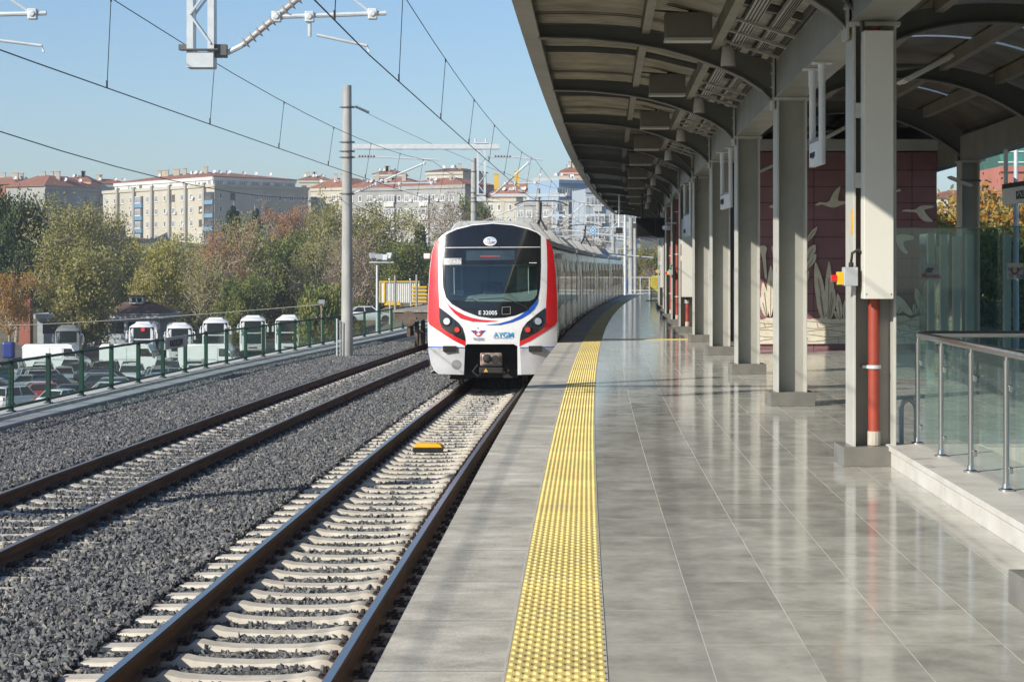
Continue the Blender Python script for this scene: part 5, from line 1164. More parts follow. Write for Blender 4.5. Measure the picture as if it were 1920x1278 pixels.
for Ya, Yb in zip(pY[:-1], pY[1:]): MB().add([(xe(Yb+.06)+3.83, Yb+.06, .22), (xe(Ya-.06)+3.83, Ya-.06, .22), (xe(Ya-.06)+3.83, Ya-.06, 1.0), (xe(Yb+.06)+3.83, Yb+.06, 1.0)], [(0, 1, 2, 3)]).build('glass_panel', RG, rl)
for k_ in range(1, 4): rpost(xe(17.2)+3.78+1.2*k_, 17.2)
for k_ in range(3): xx = xe(17.2)+3.78+1.2*k_; MB().box(xx+.06, xx+1.14, 17.215, 17.225, .22, 1.0).build('glass_panel', RG, rl)
MB().tube([(xe(Y)+3.78, Y, 1.125) for Y in fr(8, 17.15, 1)] + [(xe(17.2)+3.8, 17.21, 1.125), (xe(17.2)+3.9, 17.24, 1.13), (xe(17.2)+7.6, 17.24, 1.13)], .03, 14).build('handrail', INOX, rl, smooth=50)
p = on(1696, 828, .0); p = Vector((xe(17.9)+3.75, 17.7, 0)); c = thing('hoop_guard', p, 'bent grey tube hoop behind the big near column', 'guard')
MB().tube([p+Vector((-.05, 0, .1)), p+Vector((-.05, 0, .45)), p+Vector((-.03, 0, .51)), p+Vector((.02, 0, .54)), p+Vector((.07, 0, .5)), p+Vector((.085, 0, .44)), p+Vector((.085, 0, .1))], .024, 12).build('tube', GALV, c, smooth=50)
MB().cbox(p+Vector((.02, 0, .05)), (.2, .12, .1)).build('base', FOOT, c)
# ---- far platform details
Yr = 131; c = thing('end_railing', (xe(Yr)+1.5, Yr, 0), 'thin metal railing closing the far end of the platform', 'railing')
m_ = MB(); 
for k_ in range(15): m_.tube([(xe(Yr)+.2+.6*k_, Yr, 0), (xe(Yr)+.2+.6*k_, Yr, 1.1)], .03, 6)
m_.build('posts', GALV, c)
m_ = MB(); 
for z in (.25, 1.1): m_.tube([(xe(Yr)+.2, Yr, z), (xe(Yr)+8.8, Yr, z)], .03, 6)
m_.build('rails', GALV, c)
Yy = 103; p = on(1229, 564, 0); c = thing('yellow_stand', p, 'yellow slatted stand on the far platform below the black screen', 'stand'); YP = pm('stand_yellow', (.72, .62, .03), (.6, .5, .03), 4, .5)
m_ = MB(); m_.box(p.x-.25, p.x-.2, p.y, p.y+.05, .05, 1.3).box(p.x+.2, p.x+.25, p.y, p.y+.05, .05, 1.3).box(p.x-.25, p.x+.25, p.y, p.y+.05, 1.25, 1.32).box(p.x-.25, p.x+.25, p.y, p.y+.05, .2, .25)
m_.build('frame', YP, c)
m_ = MB(); 
for k_ in range(9): m_.box(p.x-.19+.044*k_, p.x-.165+.044*k_, p.y+.01, p.y+.03, .25, 1.25)
m_.build('slats', YP, c); MB().box(p.x-.5, p.x+.5, p.y-.25, p.y-.2, 0, .04).box(p.x-.5, p.x+.5, p.y+.2, p.y+.25, 0, .04).box(p.x-.22, p.x+.22, p.y-.25, p.y+.25, .03, .06).build('foot', YP, c)
# station furniture between columns: info sign, bench, low fence
c = thing('direction_sign', at(1374, 470, 56), 'grey direction board with a left arrow seen between the columns', 'sign')
a_, b2 = at(1371, 478, 56), at(1384, 420, 56); MB().box(a_.x, a_.x+1.2, 56, 56.08, a_.z, b2.z).build('board', SIGNW, c); MB().box(a_.x-.02, a_.x+1.22, 55.98, 56.1, b2.z, b2.z+.1).build('cap', MBLK, c)
q = at(1377, 447, 55.97); MB().bar(q+Vector((-.05, 0, 0)), q+Vector((.12, 0, 0)), .03, .01).bar(q+Vector((-.05, 0, 0)), q+Vector((.03, 0, .07)), .03, .01).bar(q+Vector((-.05, 0, 0)), q+Vector((.03, 0, -.07)), .03, .01).build('arrow_mark', INK, c)
MB().box(a_.x+.05, a_.x+.1, 56.01, 56.06, 0, a_.z).box(a_.x+1.1, a_.x+1.15, 56.01, 56.06, 0, a_.z).build('legs', GALV, c)
c = thing('white_bench', at(1372, 600, 50), 'white slatted bench seen between the columns', 'bench'); q = at(1372, 600, 50)
for k_ in range(4): MB().box(q.x-.2, q.x+1.4, 50+.12*k_, 50.1+.12*k_, .42, .46).build('slat', SIGNW, c)
for k_ in range(3): MB().box(q.x-.2, q.x+1.4, 50.5, 50.54, .6+.16*k_, .72+.16*k_).build('back_slat', SIGNW, c)
for s_ in (0, 1): MB().box(q.x-.1+1.3*s_, q.x-.04+1.3*s_, 50, 50.5, 0, .42).build('leg', GALV, c)
# ================================================================ CAR PARK
CARP = {}
for nm, c_ in (('white', (.75, .76, .76)), ('silver', (.42, .44, .46)), ('dark grey', (.07, .075, .08)), ('red', (.5, .02, .02)), ('pale grey', (.55, .56, .55)), ('dark blue', (.02, .04, .1)), ('black', (.015, .015, .018)), ('beige', (.45, .42, .36))):
    CARP[nm] = pm('car_paint_'+nm.replace(' ', '_'), c_, tuple(v*.93 for v in c_), 2, .25, coat=.8, metal=.25 if nm in ('silver', 'dark grey', 'dark blue') else 0)
CG = pm('car_glass', (.015, .022, .024), (.022, .03, .03), 3, .12, spec=.25); TY = pm('tyre', (.02, .02, .02), rough=.85); HL = pm('car_lamp', (.7, .7, .68), rough=.15, coat=1); TLm = pm('car_tail', (.4, .01, .01), rough=.2, coat=1)
YSG = pm('windscreen_note', (.7, .7, .05), rough=.7)
KIN = {'hatchback': (4.0, .86, 1.47, .95, [.95, .25, -1.35, -1.85]), 'saloon': (4.5, .88, 1.44, .93, [1.0, .3, -1.0, -1.65]), 'estate car': (4.4, .88, 1.5, .96, [1.0, .35, -1.75, -2.05]), 'off-roader': (4.2, .9, 1.68, 1.05, [1.0, .45, -1.7, -1.95])}
def make_car(kind, paint):
    L_, w, H, belt, g = KIN[kind]; h = L_/2; c = thing('parked_car', (0, 0, 0), 'x', 'car', 'cars standing in the car park')
    st = [(h, .66, w*.66, .36), (h-.1, .74, w*.86, .24), (h-.45, .84, w*.97, .2), (g[0]+.1, belt-.03, w, .2), (g[0]-.6, belt, w, .2), (-h+1.0, belt+.03, w, .2), (g[3]-.02 if kind != 'saloon' else -h+.5, belt+.03, w*.96, .22), (-h+.08, belt-.02, w*.88, .28), (-h, belt-.15, w*.8, .36)]
    rg = [[(x, y, z) for y, z in ((-ww*.9, zb), (-ww, zb+.2), (-ww, zt-.16), (-ww*.93, zt-.03), (-ww*.5, zt), (ww*.5, zt), (ww*.93, zt-.03), (ww, zt-.16), (ww, zb+.2), (ww*.9, zb))] for x, zt, ww, zb in st]
    MB().loft(rg).build('body', paint, c, smooth=38)
    b0, b1 = belt-.03, H-.07; wt, wb = w*.74, w*.93
    V = [(g[0], -wb, b0), (g[0], wb, b0), (g[3], wb, b0), (g[3], -wb, b0), (g[1], -wt, b1), (g[1], wt, b1), (g[2], wt, b1), (g[2], -wt, b1)]
    def face(name, i, parent=c): MB().add([V[j] for j in i], [(0, 1, 2, 3)]).build(name, CG, parent)
    face('windscreen', (0, 1, 5, 4)); face('side_window', (1, 2, 6, 5)); face('side_window', (3, 0, 4, 7)); face('rear_window', (2, 3, 7, 6))
    m_ = MB()
    for a, b_ in ((0, 4), (1, 5), (2, 6), (3, 7)): m_.bar(V[a], V[b_], .05, .05)
    for s_ in (-1, 1): m_.bar((-.35, s_*(wb-.01), b0), (-.4, s_*(wt+.01), b1), .07, .04)
    m_.build('pillars', paint, c)
    MB().loft([[(x, y*k, z+dz) for x, y, z in ((xa, -wt-.03, b1-.02), (xa, -wt*.8, b1+.05), (xa, 0, b1+.075), (xa, wt*.8, b1+.05), (xa, wt+.03, b1-.02))] for xa, k, dz in ((g[1]+.06, .96, -.02), (g[1]-.25, 1, 0), (g[2]+.3, 1, 0), (g[2]-.06, .96, -.03))]).build('roof', paint, c, smooth=60)
    if kind in ('off-roader', 'estate car'):
        for s_ in (-1, 1): MB().tube([(g[1]-.1, s_*wt*.95, b1+.04), (g[1]-.25, s_*wt*.95, b1+.1), (g[2]+.3, s_*wt*.95, b1+.1), (g[2]+.1, s_*wt*.95, b1+.03)], .018, 6).build('roof_rail', MBLK, c)
    for s_ in (-1, 1):
        for x in (h-.8, -h+.75): MB().lathe([(.2, 0), (.31, 0), (.32, s_*.04), (.32, s_*-.16), (.3, s_*-.18)], (x, s_*(w+.005), .32), 18, 'y').build('wheel', TY, c)
        MB().cbox((h-.14, s_*w*.68, .66), (.12, .3, .12)).build('headlight', HL, c, bevel=.03); MB().cbox((-h+.08, s_*w*.8, .86), (.1, .16, .26)).build('tail_light', TLm, c, bevel=.03)
        MB().cbox((g[0]-.15, s_*(w+.1), belt+.02), (.12, .18, .12)).build('mirror', paint, c, bevel=.03)
    MB().cbox((-h-.005, 0, .6), (.02, .5, .12)).build('number_plate', PAP, c)
    return c
rn = random.Random(11)
def lotz(Y): return -8.0 + max(0, min(1, (Y-186)/12))*1.5 + .03
palette = ['white', 'silver', 'silver', 'white', 'dark grey', 'pale grey', 'black', 'white', 'dark grey', 'beige', 'dark blue', 'silver']
kinds = ['hatchback', 'saloon', 'estate car', 'hatchback', 'off-roader']
protos = {}
def getcar(kind, col): 
    if (kind, col) not in protos: protos[(kind, col)] = [make_car(kind, CARP[col]), False]
    p = protos[(kind, col)]
    if not p[1]: p[1] = True; return p[0]
    return copy_tree(p[0])
def put_car(kind, col, X, Y, rz, lab, z=None):
    o = getcar(kind, col); o.location = (X, Y, lotz(Y) if z is None else z); o.rotation_euler = (0, 0, rz); o['label'] = lab; return o
put_car('off-roader', 'white', (30-960)/F*136, 136, R(62), 'white off-roader seen from behind in the lower left corner of the car park')
put_car('hatchback', 'red', (96-960)/F*143, 143, R(20), 'bright red hatchback near the left edge, the only red car of the front rows')
put_car('saloon', 'white', (118-960)/F*136.5, 136.5, R(68), 'white saloon beside the white off-roader at the front of the car park')
rows_c = [(141.5, -31, -14.5, 24), (144.8, -39, -14.5, 18), (148, -39.5, -14, 24), (151.2, -40, -14, 20), (154.4, -41.5, -14, 22), (157.6, -42, -14, 18), (160.8, -43, -14, 22), (166, -45, -15, -80), (171.8, -46, -16, -82), (177.2, -47, -16.5, -84)]
for ri, (Yr_, xa, xb, hd) in enumerate(rows_c):
    xx = xa; k_ = 0; stp = 2.55 if abs(hd) > 45 else 4.85
    while xx < xb:
        lim = xe(Yr_)+interp(FENCE, Yr_)-3
        if xx > lim: break
        kd = rn.choice(kinds); co_ = rn.choice(palette); px_ = 960+xx/Yr_*F
        put_car(kd, co_, xx+rn.uniform(-.2, .2), Yr_+rn.uniform(-.5, .5), R(hd+rn.uniform(-5, 5)), f'{co_} {kd} in the {ORD[ri]} row of the car park, {ORD[k_]} from the left')
        if ri >= 7 and rn.random() < .5: pass
        xx += stp*rn.uniform(.96, 1.12); k_ += 1
for i, (x_, Y_, kd, co_, z_) in enumerate(((668, 150, 'estate car', 'pale grey', -7.9), (600, 172, 'saloon', 'white', -7.9), (632, 168, 'hatchback', 'silver', -7.9), (690, 178, 'saloon', 'white', None), (682, 225, 'saloon', 'white', None))):
    X_ = (x_-960)/F*Y_; put_car(kd, co_, X_, Y_, R([5, 15, 20, 10, -30][i]), ['pale grey estate car behind the fence just right of the tall concrete mast', 'white saloon to the right of the last coach', 'silver hatchback right of the last coach, close to the concrete mast', 'white saloon behind the fence below the tall floodlight', 'small white car standing under the trees right of the concrete mast'][i], gh(X_, Y_)+.03)
# vans
VW = CARP['white']
def make_van():
    c = thing('panel_van', (0, 0, 0), 'x', 'van', 'long white panel vans'); L_ = 5.9; h = L_/2
    prof = [(-h, .35), (-h-.02, 2.45), (-h+.25, 2.68), (1.35, 2.72), (1.75, 2.6), (2.3, 1.6), (2.85, 1.3), (h+.05, .95), (h, .35)]
    def ring(y, k): return [(x, y, z if z < 2 else z-k) for x, z in prof]
    MB().loft([ring(-.94, .06), ring(-.98, .1) if 0 else ring(-.97, .12), ring(-.85, 0), ring(.85, 0), ring(.97, .12)][0:1]+[ring(-.97, .12)][0:0]+[ring(-.97, .14), ring(-.82, 0), ring(.82, 0), ring(.97, .14)]).build('body', VW, c, smooth=30)
    MB().add([(1.79, -.8, 2.5), (1.79, .8, 2.5), (2.33, .86, 1.58), (2.33, -.86, 1.58)], [(3, 2, 1, 0)]).build('windscreen', CG, c)
    for s_ in (-1, 1):
        MB().prism([(1.0, 1.6), (2.1, 1.6), (1.72, 2.3), (1.0, 2.3)], lambda a, b_: (a, s_*.96, b_), lambda a, b_: (a, s_*.985, b_)).build('cab_window', CG, c)
        for x in (1.85, -1.75): MB().lathe([(.2, 0), (.34, 0), (.34, s_*-.2), (.3, s_*-.22)], (x, s_*.985, .34), 18, 'y').build('wheel', TY, c)
        m_ = MB(); m_.box(-1.9, .75, s_*.972-.004, s_*.972+.004, 1.28, 1.32); m_.build('rub_strip', pm('strip_grey', (.25, .26, .27)), c)
        for x in (-.35, .85): MB().box(x, x+.02, s_*.973-.004, s_*.973+.004, .5, 2.4).build('door_seam', pm('seam_grey', (.3, .3, .3)), c)
        MB().cbox((2.1, s_*1.12, 1.75), (.1, .2, .36)).build('mirror', MBLK, c, bevel=.03); MB().cbox((2.88, s_*.78, 1.0), (.14, .26, .22)).build('headlight', HL, c, bevel=.04)
    return c
v0 = make_van()
for i, (xc, Yv_, rz_) in enumerate(((106, 184, -6), (250, 184, -8), (397, 184, -10))):
    X = (xc-960)/F*Yv_; o = v0 if i == 0 else copy_tree(v0); o.location = (X, Yv_, lotz(Yv_)); o.rotation_euler = (0, 0, R(rz_)); o['label'] = ['long white panel van at the far left of the car park', 'long white panel van in the middle, below the white and grey coaches', 'white panel van to the right, in front of the coaches'][i]
# coaches
def make_coach(col, dark_low=True):
    c = thing('coach', (0, 0, 0), 'x', 'coach', 'coaches parked side by side'); P = []
    hw = 1.25
    def ring(y, k=1.0, z0=.35, top=3.55): return [(x*k, y, z) for x, z in ((-hw*.96, z0), (-hw, z0+.3), (-hw, 2.9), (-hw*.93, top-.22), (-hw*.7, top-.03), (0, top+.03), (hw*.7, top-.03), (hw*.93, top-.22), (hw, 2.9), (hw, z0+.3), (hw*.96, z0))]
    MB().loft([ring(-.1, .82, .5, 3.3), ring(.1, .96, .42, 3.46), ring(.25, 1, .35, 3.55), ring(11.8, 1), ring(12, .95, .45, 3.5)]).build('body', col, c, smooth=35)
    def fpane(x0, x1, z0, z1, nm, mt, dy=0):
        q = MB(); n_ = 6; V_ = []
        for z in (z0, z1):
            for i in range(n_+1): x = x0+(x1-x0)*i/n_; V_.append((x, -.14+.14*abs(x/hw)**3, z))
        q.add(V_, [(i, i+1, n_+2+i, n_+1+i) for i in range(n_)]); q.build(nm, mt, c, smooth=50)
    fpane(-1.13, 1.13, 2.2, 3.27, 'upper_windscreen', CG); fpane(-1.13, 1.13, 1.1, 2.06, 'windscreen', CG)
    for s_ in (-1, 1):
        MB().box(s_*hw-.005, s_*hw+.005, .8, 11.5, 1.6, 2.75).build('side_glass', CG, c)
        for y in (2.6, 8.8): MB().lathe([(.25, 0), (.48, 0), (.48, s_*-.25), (.4, s_*-.27)], (s_*1.255, y, .48), 18, 'x').build('wheel', TY, c)
        MB().tube([(s_*1.1, .1, 2.95), (s_*1.38, -.3, 2.95), (s_*1.42, -.4, 2.7)], .04, 6).cbox((s_*1.42, -.42, 2.45), (.18, .16, .5)).build('mirror', col, c, bevel=.02)
        q = MB(); q.prism([(s_*.55, .82), (s_*1.1, .98), (s_*1.12, 1.12), (s_*.62, .95)], lambda a, b_: (a, -.1+.1*abs(a/hw), b_), lambda a, b_: (a, .1, b_)); q.build('headlight', pm('coach_lamp', (.12, .12, .13), rough=.2), c)
    MB().cbox((0, -.1, .72), (.8, .06, .12)).build('lower_grille', MBLK, c); MB().box(-.25, .35, -.125, -.1, 1.32, 1.45).build('number_plate', PAP, c)
    MB().prism([(-.8, 3.5), (-.6, 3.75), (.6, 3.75), (.8, 3.5)], lambda a, b_: (a, 2.0, b_), lambda a, b_: (a, 5.0, b_)).build('roof_unit', col, c, bevel=.05)
    return c
cw_ = make_coach(CARP['white']); cg_ = make_coach(pm('coach_grey', (.2, .22, .22), rough=.35, coat=.4)); usedw = False
for i, (xc, yt, rz_) in enumerate(((128, 611, 12), (266, 604, 8), (337, 606, 10), (404, 596, 8), (474, 592, 7), (540, 591, 5))):
    Yc_ = 190.0; X = (xc-960)/F*Yc_; zt_ = EYE-(yt-HY)/F*Yc_
    if i == 0: o = cg_
    else: o = cw_ if not usedw else copy_tree(cw_); usedw = True
    o.location = (X, Yc_, zt_-3.75); o.rotation_euler = (0, 0, R(rz_))
    o['label'] = ['dark grey coach at the left behind the first white van', 'white coach with a small red flag card behind its windscreen', 'white coach with a roof rack, between two white coaches', 'white coach with a dark windscreen, third from the right', 'white coach second from the right, beside the last coach', 'rightmost white coach, its front facing the camera fully'][i]
X = (266-960)/F*190; fl_ = MB().box(X-.05, X+.3, 189.8, 189.83, -4.3, -3.95); fl_.build('flag_card', EMR, label='small red card behind the windscreen of a white coach', cat='card')
# floodlight mast and poles near the car park
p = at(714, 583, 150); z0 = gh(p.x, 150); c = thing('floodlight_mast', (p.x, 150, z0), 'tall steel mast with four square floodlights left of the train', 'floodlight mast')
top = at(707, 497, 150); MB().tube([(top.x, 150, z0), (top.x, 150, top.z)], [.12, .08], 12).build('pole', GALV, c)
for i, (xx, yy, rz_) in enumerate(((699, 480, 30), (712, 482, 20), (722, 483, -20), (730, 480, -35))):
    q = at(xx, yy, 150); M = Matrix.Rotation(R(rz_), 3, 'Z') @ Matrix.Rotation(R(-25), 3, 'X'); hd_ = MB().cbox(q, (.52, .18, .5), M).build('lamp_head', pm('lamp_grey', (.3, .31, .31), rough=.4), c, bevel=.03)
    MB().cbox(q+M @ Vector((0, -.1, 0)), (.44, .02, .42), M).build('lens', pm('lens_grey', (.5, .52, .52), rough=.2), hd_)
MB().tube([at(692, 492, 150), at(738, 492, 150)], .05, 8).build('crossbar', GALV, c)
p = at(605, 600, 160); c = thing('yard_lamp', (p.x, 160, lotz(160)), 'low rusty post with a box lamp beside the rightmost coach', 'lamp post'); MB().tube([(p.x, 160, lotz(160)), (p.x-.1, 160, -1.2)], .07, 8).build('post', RUST, c)
MB().cbox((p.x-.05, 159.9, -1.0), (.5, .3, .35)).build('lamp_box', pm('lamp_grey', (.3, .31, .31)), c, bevel=.03)
MB().tube([(-41-.35*i*0+t_*(p.x+41), 160, -2.9+(-1.2+2.9)*t_**1.3) for t_ in fr(0, 1, .1)], .03, 6).build('overhead_cable', pm('cable_grey', (.35, .33, .3)), label='slack grey cable strung above the car park to the low rusty post', cat='cable')
for i, (xx, ya, yb) in enumerate(((731, 525, 579), (770, 525, 572))):
    Yq = 100; a_, b2 = at(xx, ya, Yq), at(xx, yb, Yq); MB().tube([(a_.x, Yq, -1.1), (a_.x, Yq, a_.z), (a_.x-.04, Yq-.1, a_.z+.05)], .035, 8).build('thin_pole', GALV, label=['thin grey pole behind the fence left of the yellow stack', 'thin grey pole standing close to the train and the flat wagon'][i], cat='pole', smooth=50)
# container, yellow stack
c_ = at(745, 560, 200); X0, X1 = at(711, 0, 200).x, at(786, 0, 200).x; zz0, zz1 = -1.75, EYE-(529-HY)/F*200
CON = pm('container_white', (.6, .6, .56), (.5, .5, .47), 3, .5); YF = pm('container_yellow', (.72, .45, .02), rough=.5)
c = thing('site_container', ((X0+X1)/2, 200, zz0), 'white corrugated container with yellow frame beyond the fence', 'container'); q = MB(); n_ = 34
q.loft([[(X0+.6+(X1-X0-.6)*i/n_, 200+(.06 if (i//1) % 2 else 0), z) for i in range(n_+1)]+[(X1, 202.4, z), (X0+.6, 202.4, z)] for z in (zz0, zz1)]); q.build('wall', CON, c)
MB().box(X0, X1, 199.9, 202.5, zz1, zz1+.12).box(X0+.45, X0+.6, 199.9, 200.1, zz0, zz1).box(X0, X0+.12, 199.9, 200.1, zz0, zz1).build('frame', YF, c); MB().box(X0+.12, X0+.45, 200, 200.05, zz0, zz1).build('door', VW, c)
for i in range(6):
    z = -2.0+.34*i+.25; p = at(787, 0, 186); M = Matrix.Rotation(R(rn.uniform(-3, 3)), 3, 'Z'); q = MB(); q.cbox((p.x, 186, z), (1.5-.05*(i % 3), 1.2, .16), M); q.build('formwork_slab', YF, label=f'yellow formwork slab in the stack left of the train, {ORD[i]} from the bottom', cat='slab', group='stack of yellow slabs', bevel=.02)
    if i < 5: pass
MB().cbox((at(787, 0, 186).x, 186, -.95), (1.2, 1.0, 1.9)).build('stack_timbers', pm('old_timber', (.35, .32, .28)), label='dark timbers packed between the yellow formwork slabs', cat='timbers')
p = at(737, 566, 184); MB().prism([(-.8, 0), (.8, 0), (.6, .35), (-.5, .4)], lambda a, b_: (p.x+a, 183.5, p.z-.3+b_), lambda a, b_: (p.x+a, 184.5, p.z-.3+b_)).build('yellow_sheet', YF, label='low yellow object lying on the ground before the container', cat='building material', bevel=.03)

# ================================================================ BUILDINGS
def win_proto(name, w, h, fw, frame_m, glass_m, bars=1):
    f_ = MB()
    f_.box(-w/2, w/2, -.06, .0, -h/2, -h/2+fw).box(-w/2, w/2, -.06, 0, h/2-fw, h/2).box(-w/2, -w/2+fw, -.06, 0, -h/2+fw, h/2-fw).box(w/2-fw, w/2, -.06, 0, -h/2+fw, h/2-fw)
    for i in range(bars): x = -w/2+w*(i+1)/(bars+1); f_.box(x-fw*.35, x+fw*.35, -.055, 0, -h/2+fw, h/2-fw)
    f_.box(-w/2-.1, w/2+.1, -.16, 0, -h/2-.1, -h/2-.002)
    me = bpy.data.meshes.new(name); me.from_pydata(f_.v, [], f_.f); me.materials.append(frame_m)
    pe = bpy.data.meshes.new('pane'); pe.from_pydata([(-w/2+fw, -.03, -h/2+fw), (w/2-fw, -.03, -h/2+fw), (w/2-fw, -.03, h/2-fw), (-w/2+fw, -.03, h/2-fw)], [], [(0, 1, 2, 3)]); pe.materials.append(glass_m)
    return me, pe
WF = pm('window_white', (.72, .73, .72), rough=.5); WD = pm('window_brown', (.12, .07, .05), rough=.5)
WGL = pm('house_glass', (.05, .06, .075), (.16, .17, .18), .25, .08, coat=.5); WGC = pm('curtained_glass', (.35, .37, .38), (.12, .13, .15), .35, .15, coat=.5)
PW = {'w': win_proto('window', 1.35, 1.45, .13, WF, WGC, 1), 'n': win_proto('window', .8, 1.35, .13, WF, WGL, 0), 'd': win_proto('window', 1.3, 1.45, .09, WD, WGL, 1), 'b': win_proto('window', 2.7, 1.6, .13, WF, WGC, 3), 'g': win_proto('window', 3.0, 1.7, .06, WD, WGL, 4)}
def put_win(k_, parent, P, z, rz):
    me, pe = PW[k_]; o = bpy.data.objects.new('window', me); COL.objects.link(o); o.parent = parent; o.location = (P[0]-parent.location.x, P[1]-parent.location.y, z-parent.location.z); o.rotation_euler = (0, 0, rz)
    q = bpy.data.objects.new('pane', pe); COL.objects.link(q); q.parent = o
TILE = pm('roof_tiles', (.31, .135, .085), (.21, .095, .065), 1.2, .85, bump=.5, bsc=14, dirt=((.2, .14, .1), .8, .6))
DISHM = pm('dish_white', (.65, .65, .63), rough=.4); CHM = pm('chimney_beige', (.5, .45, .36), (.42, .38, .3), 2, .9)
def dish(parent, x, y, z, a, r=.45):
    M = Matrix.Rotation(a, 3, 'Z') @ Matrix.Rotation(R(65), 3, 'X'); prof = [(r*.05, 0), (r*.5, .04), (r*.85, .11), (r, .18), (r*.97, .2), (r*.5, .06)]
    q = MB().lathe(prof, (0, 0, 0), 14); q.v = [tuple(M @ Vector(v)+Vector((x, y, z+.8))) for v in q.v]; q.tube([(x, y, z), (x, y, z+.8)], .035, 6); q.build('satellite_dish', DISHM, parent, smooth=40)
def bld(label, pts, nfront, z0, z1, col, fac, roof=None, hr=2.2, ndish=3, nch=2, col2=None, name='apartment_building', over=.5, rowh=None, ov=None, cat='apartment building'):
    cx_ = sum(p[0] for p in pts)/len(pts); cy_ = sum(p[1] for p in pts)/len(pts)
    c = thing(name, (cx_, cy_, z0), label, cat); q = MB().loft([[(x, y, z0-6) for x, y in pts], [(x, y, z1) for x, y in pts]]); q.build('wall', col, c)
    seed = random.Random(len(label)*7+int(z1*3))
    for fi in range(nfront):
        p0, p1 = Vector(pts[fi]), Vector(pts[fi+1]); d = p1-p0; L_ = d.length; a = math.atan2(d.y, d.x); nx_ = Vector((d.y, -d.x)).normalized()
        rows, pat, top, step = fac[fi]
        for r_ in range(rows):
            z = z1-top-step*r_
            if z < z0: break
            for j, k_ in enumerate(pat):
                if k_ == ' ': continue
                t_ = (j+.5)/len(pat); P = p0+d*t_+nx_*.01
                kk = k_
                if k_ == 'w' and seed.random() < .25: kk = 'n' if seed.random() < .5 else 'd'
                if k_ in 'BG':                                # glazed balcony: coloured parapet band and wide glazing standing proud
                    w_ = L_/len(pat)*.98; P2 = P+nx_*.5
                    M = Matrix.Rotation(a, 3, 'Z'); MB().cbox((P.x+nx_.x*.25, P.y+nx_.y*.25, z-1.35), (w_, .5, 1.05), M).build('balcony', col2 or col, c)
                    MB().cbox((P.x+nx_.x*.2, P.y+nx_.y*.2, z), (w_-.1, .4, 1.65), M).build('balcony_room', WGL, c)
                    put_win('b' if k_ == 'B' else 'g', c, P+nx_*.41, z, a); continue
                put_win(kk, c, P, z, a)
                if seed.random() < .16: M = Matrix.Rotation(a, 3, 'Z'); MB().cbox((P.x+nx_.x*.2+d.x/L_*1.15, P.y+nx_.y*.2+d.y/L_*1.15, z-.5), (.8, .35, .6), M).build('air_conditioner', DISHM, c)
                elif seed.random() < .12: dish(c, P.x+nx_.x*.35+d.x/L_*1.1, P.y+nx_.y*.35+d.y/L_*1.1, z-1.1, a+seed.uniform(-.5, .5), .4)
        # floor bands and cornice
        M = Matrix.Rotation(a, 3, 'Z'); mid = p0+d/2
        MB().cbox((mid.x+nx_.x*.12, mid.y+nx_.y*.12, z1-.3), (L_+.3, .3, .7), M).build('cornice', col, c)
    cc = Vector((cx_, cy_)); h_ = z1+.02
    if roof:
        o_ = over; E = []
        for p in pts: v_ = Vector(p)-cc; E.append(cc+v_*(1+o_/max(v_.length, 1)))
        I = [cc+(e_-cc)*.32 for e_ in E]; q = MB()
        q.loft([[(e_.x, e_.y, h_) for e_ in E], [(e_.x, e_.y, h_+.2) for e_ in E], [(i_.x, i_.y, h_+hr) for i_ in I]]); q.build('roof', roof, c)
        for k_ in range(nch): t_ = seed.random(); e_ = E[0].lerp(E[1], t_)*.5+cc*.5; MB().box(e_.x-.4, e_.x+.4, e_.y-.4, e_.y+.4, h_, h_+hr+.9).box(e_.x-.5, e_.x+.5, e_.y-.5, e_.y+.5, h_+hr+.9, h_+hr+1.05).build('chimney', CHM, c)
    for k_ in range(ndish):
        fi = seed.randrange(nfront); t_ = seed.random(); e_ = Vector(pts[fi]).lerp(Vector(pts[fi+1]), t_); e_ = e_*.75+cc*.25; dish(c, e_.x, e_.y, h_+(hr*.35 if roof else 0), seed.uniform(-.6, .9))
    return c
def front(xl, xr, Ya, Yb, dep=11):
    a_, b2 = at(xl, 0, Ya), at(xr, 0, Yb); d = Vector((b2.x-a_.x, b2.y-a_.y)).normalized(); n_ = Vector((-d.y, d.x))
    return [(a_.x, a_.y), (b2.x, b2.y), (b2.x+n_.x*dep, b2.y+n_.y*dep), (a_.x+n_.x*dep, a_.y+n_.y*dep)]
def zy(y, Y): return EYE-(y-HY)/F*Y
BE = pm('render_beige', (.50, .47, .38), (.43, .40, .32), .12, .9, bump=.1, stretch=(1, 1, .25), dirt=((.34, .31, .25), .5, .58)); BG_ = pm('render_grey', (.36, .36, .34), (.28, .28, .27), .2, .9, stretch=(1, 1, .25), dirt=((.22, .21, .2), .5, .6)); BB = pm('balcony_blue', (.16, .30, .42), rough=.7); BW = pm('render_white', (.62, .61, .57), (.54, .53, .5), .12, .9)
BBL = pm('render_blue', (.26, .36, .48), (.22, .31, .42), .1, .9); BRK = pm('brick_red', (.32, .12, .08), (.24, .09, .06), .6, .9); PIN = pm('render_peach', (.6, .38, .26), (.52, .32, .22), .2, .9); YLW = pm('render_yellow', (.68, .45, .06), (.6, .38, .05), .3, .9)
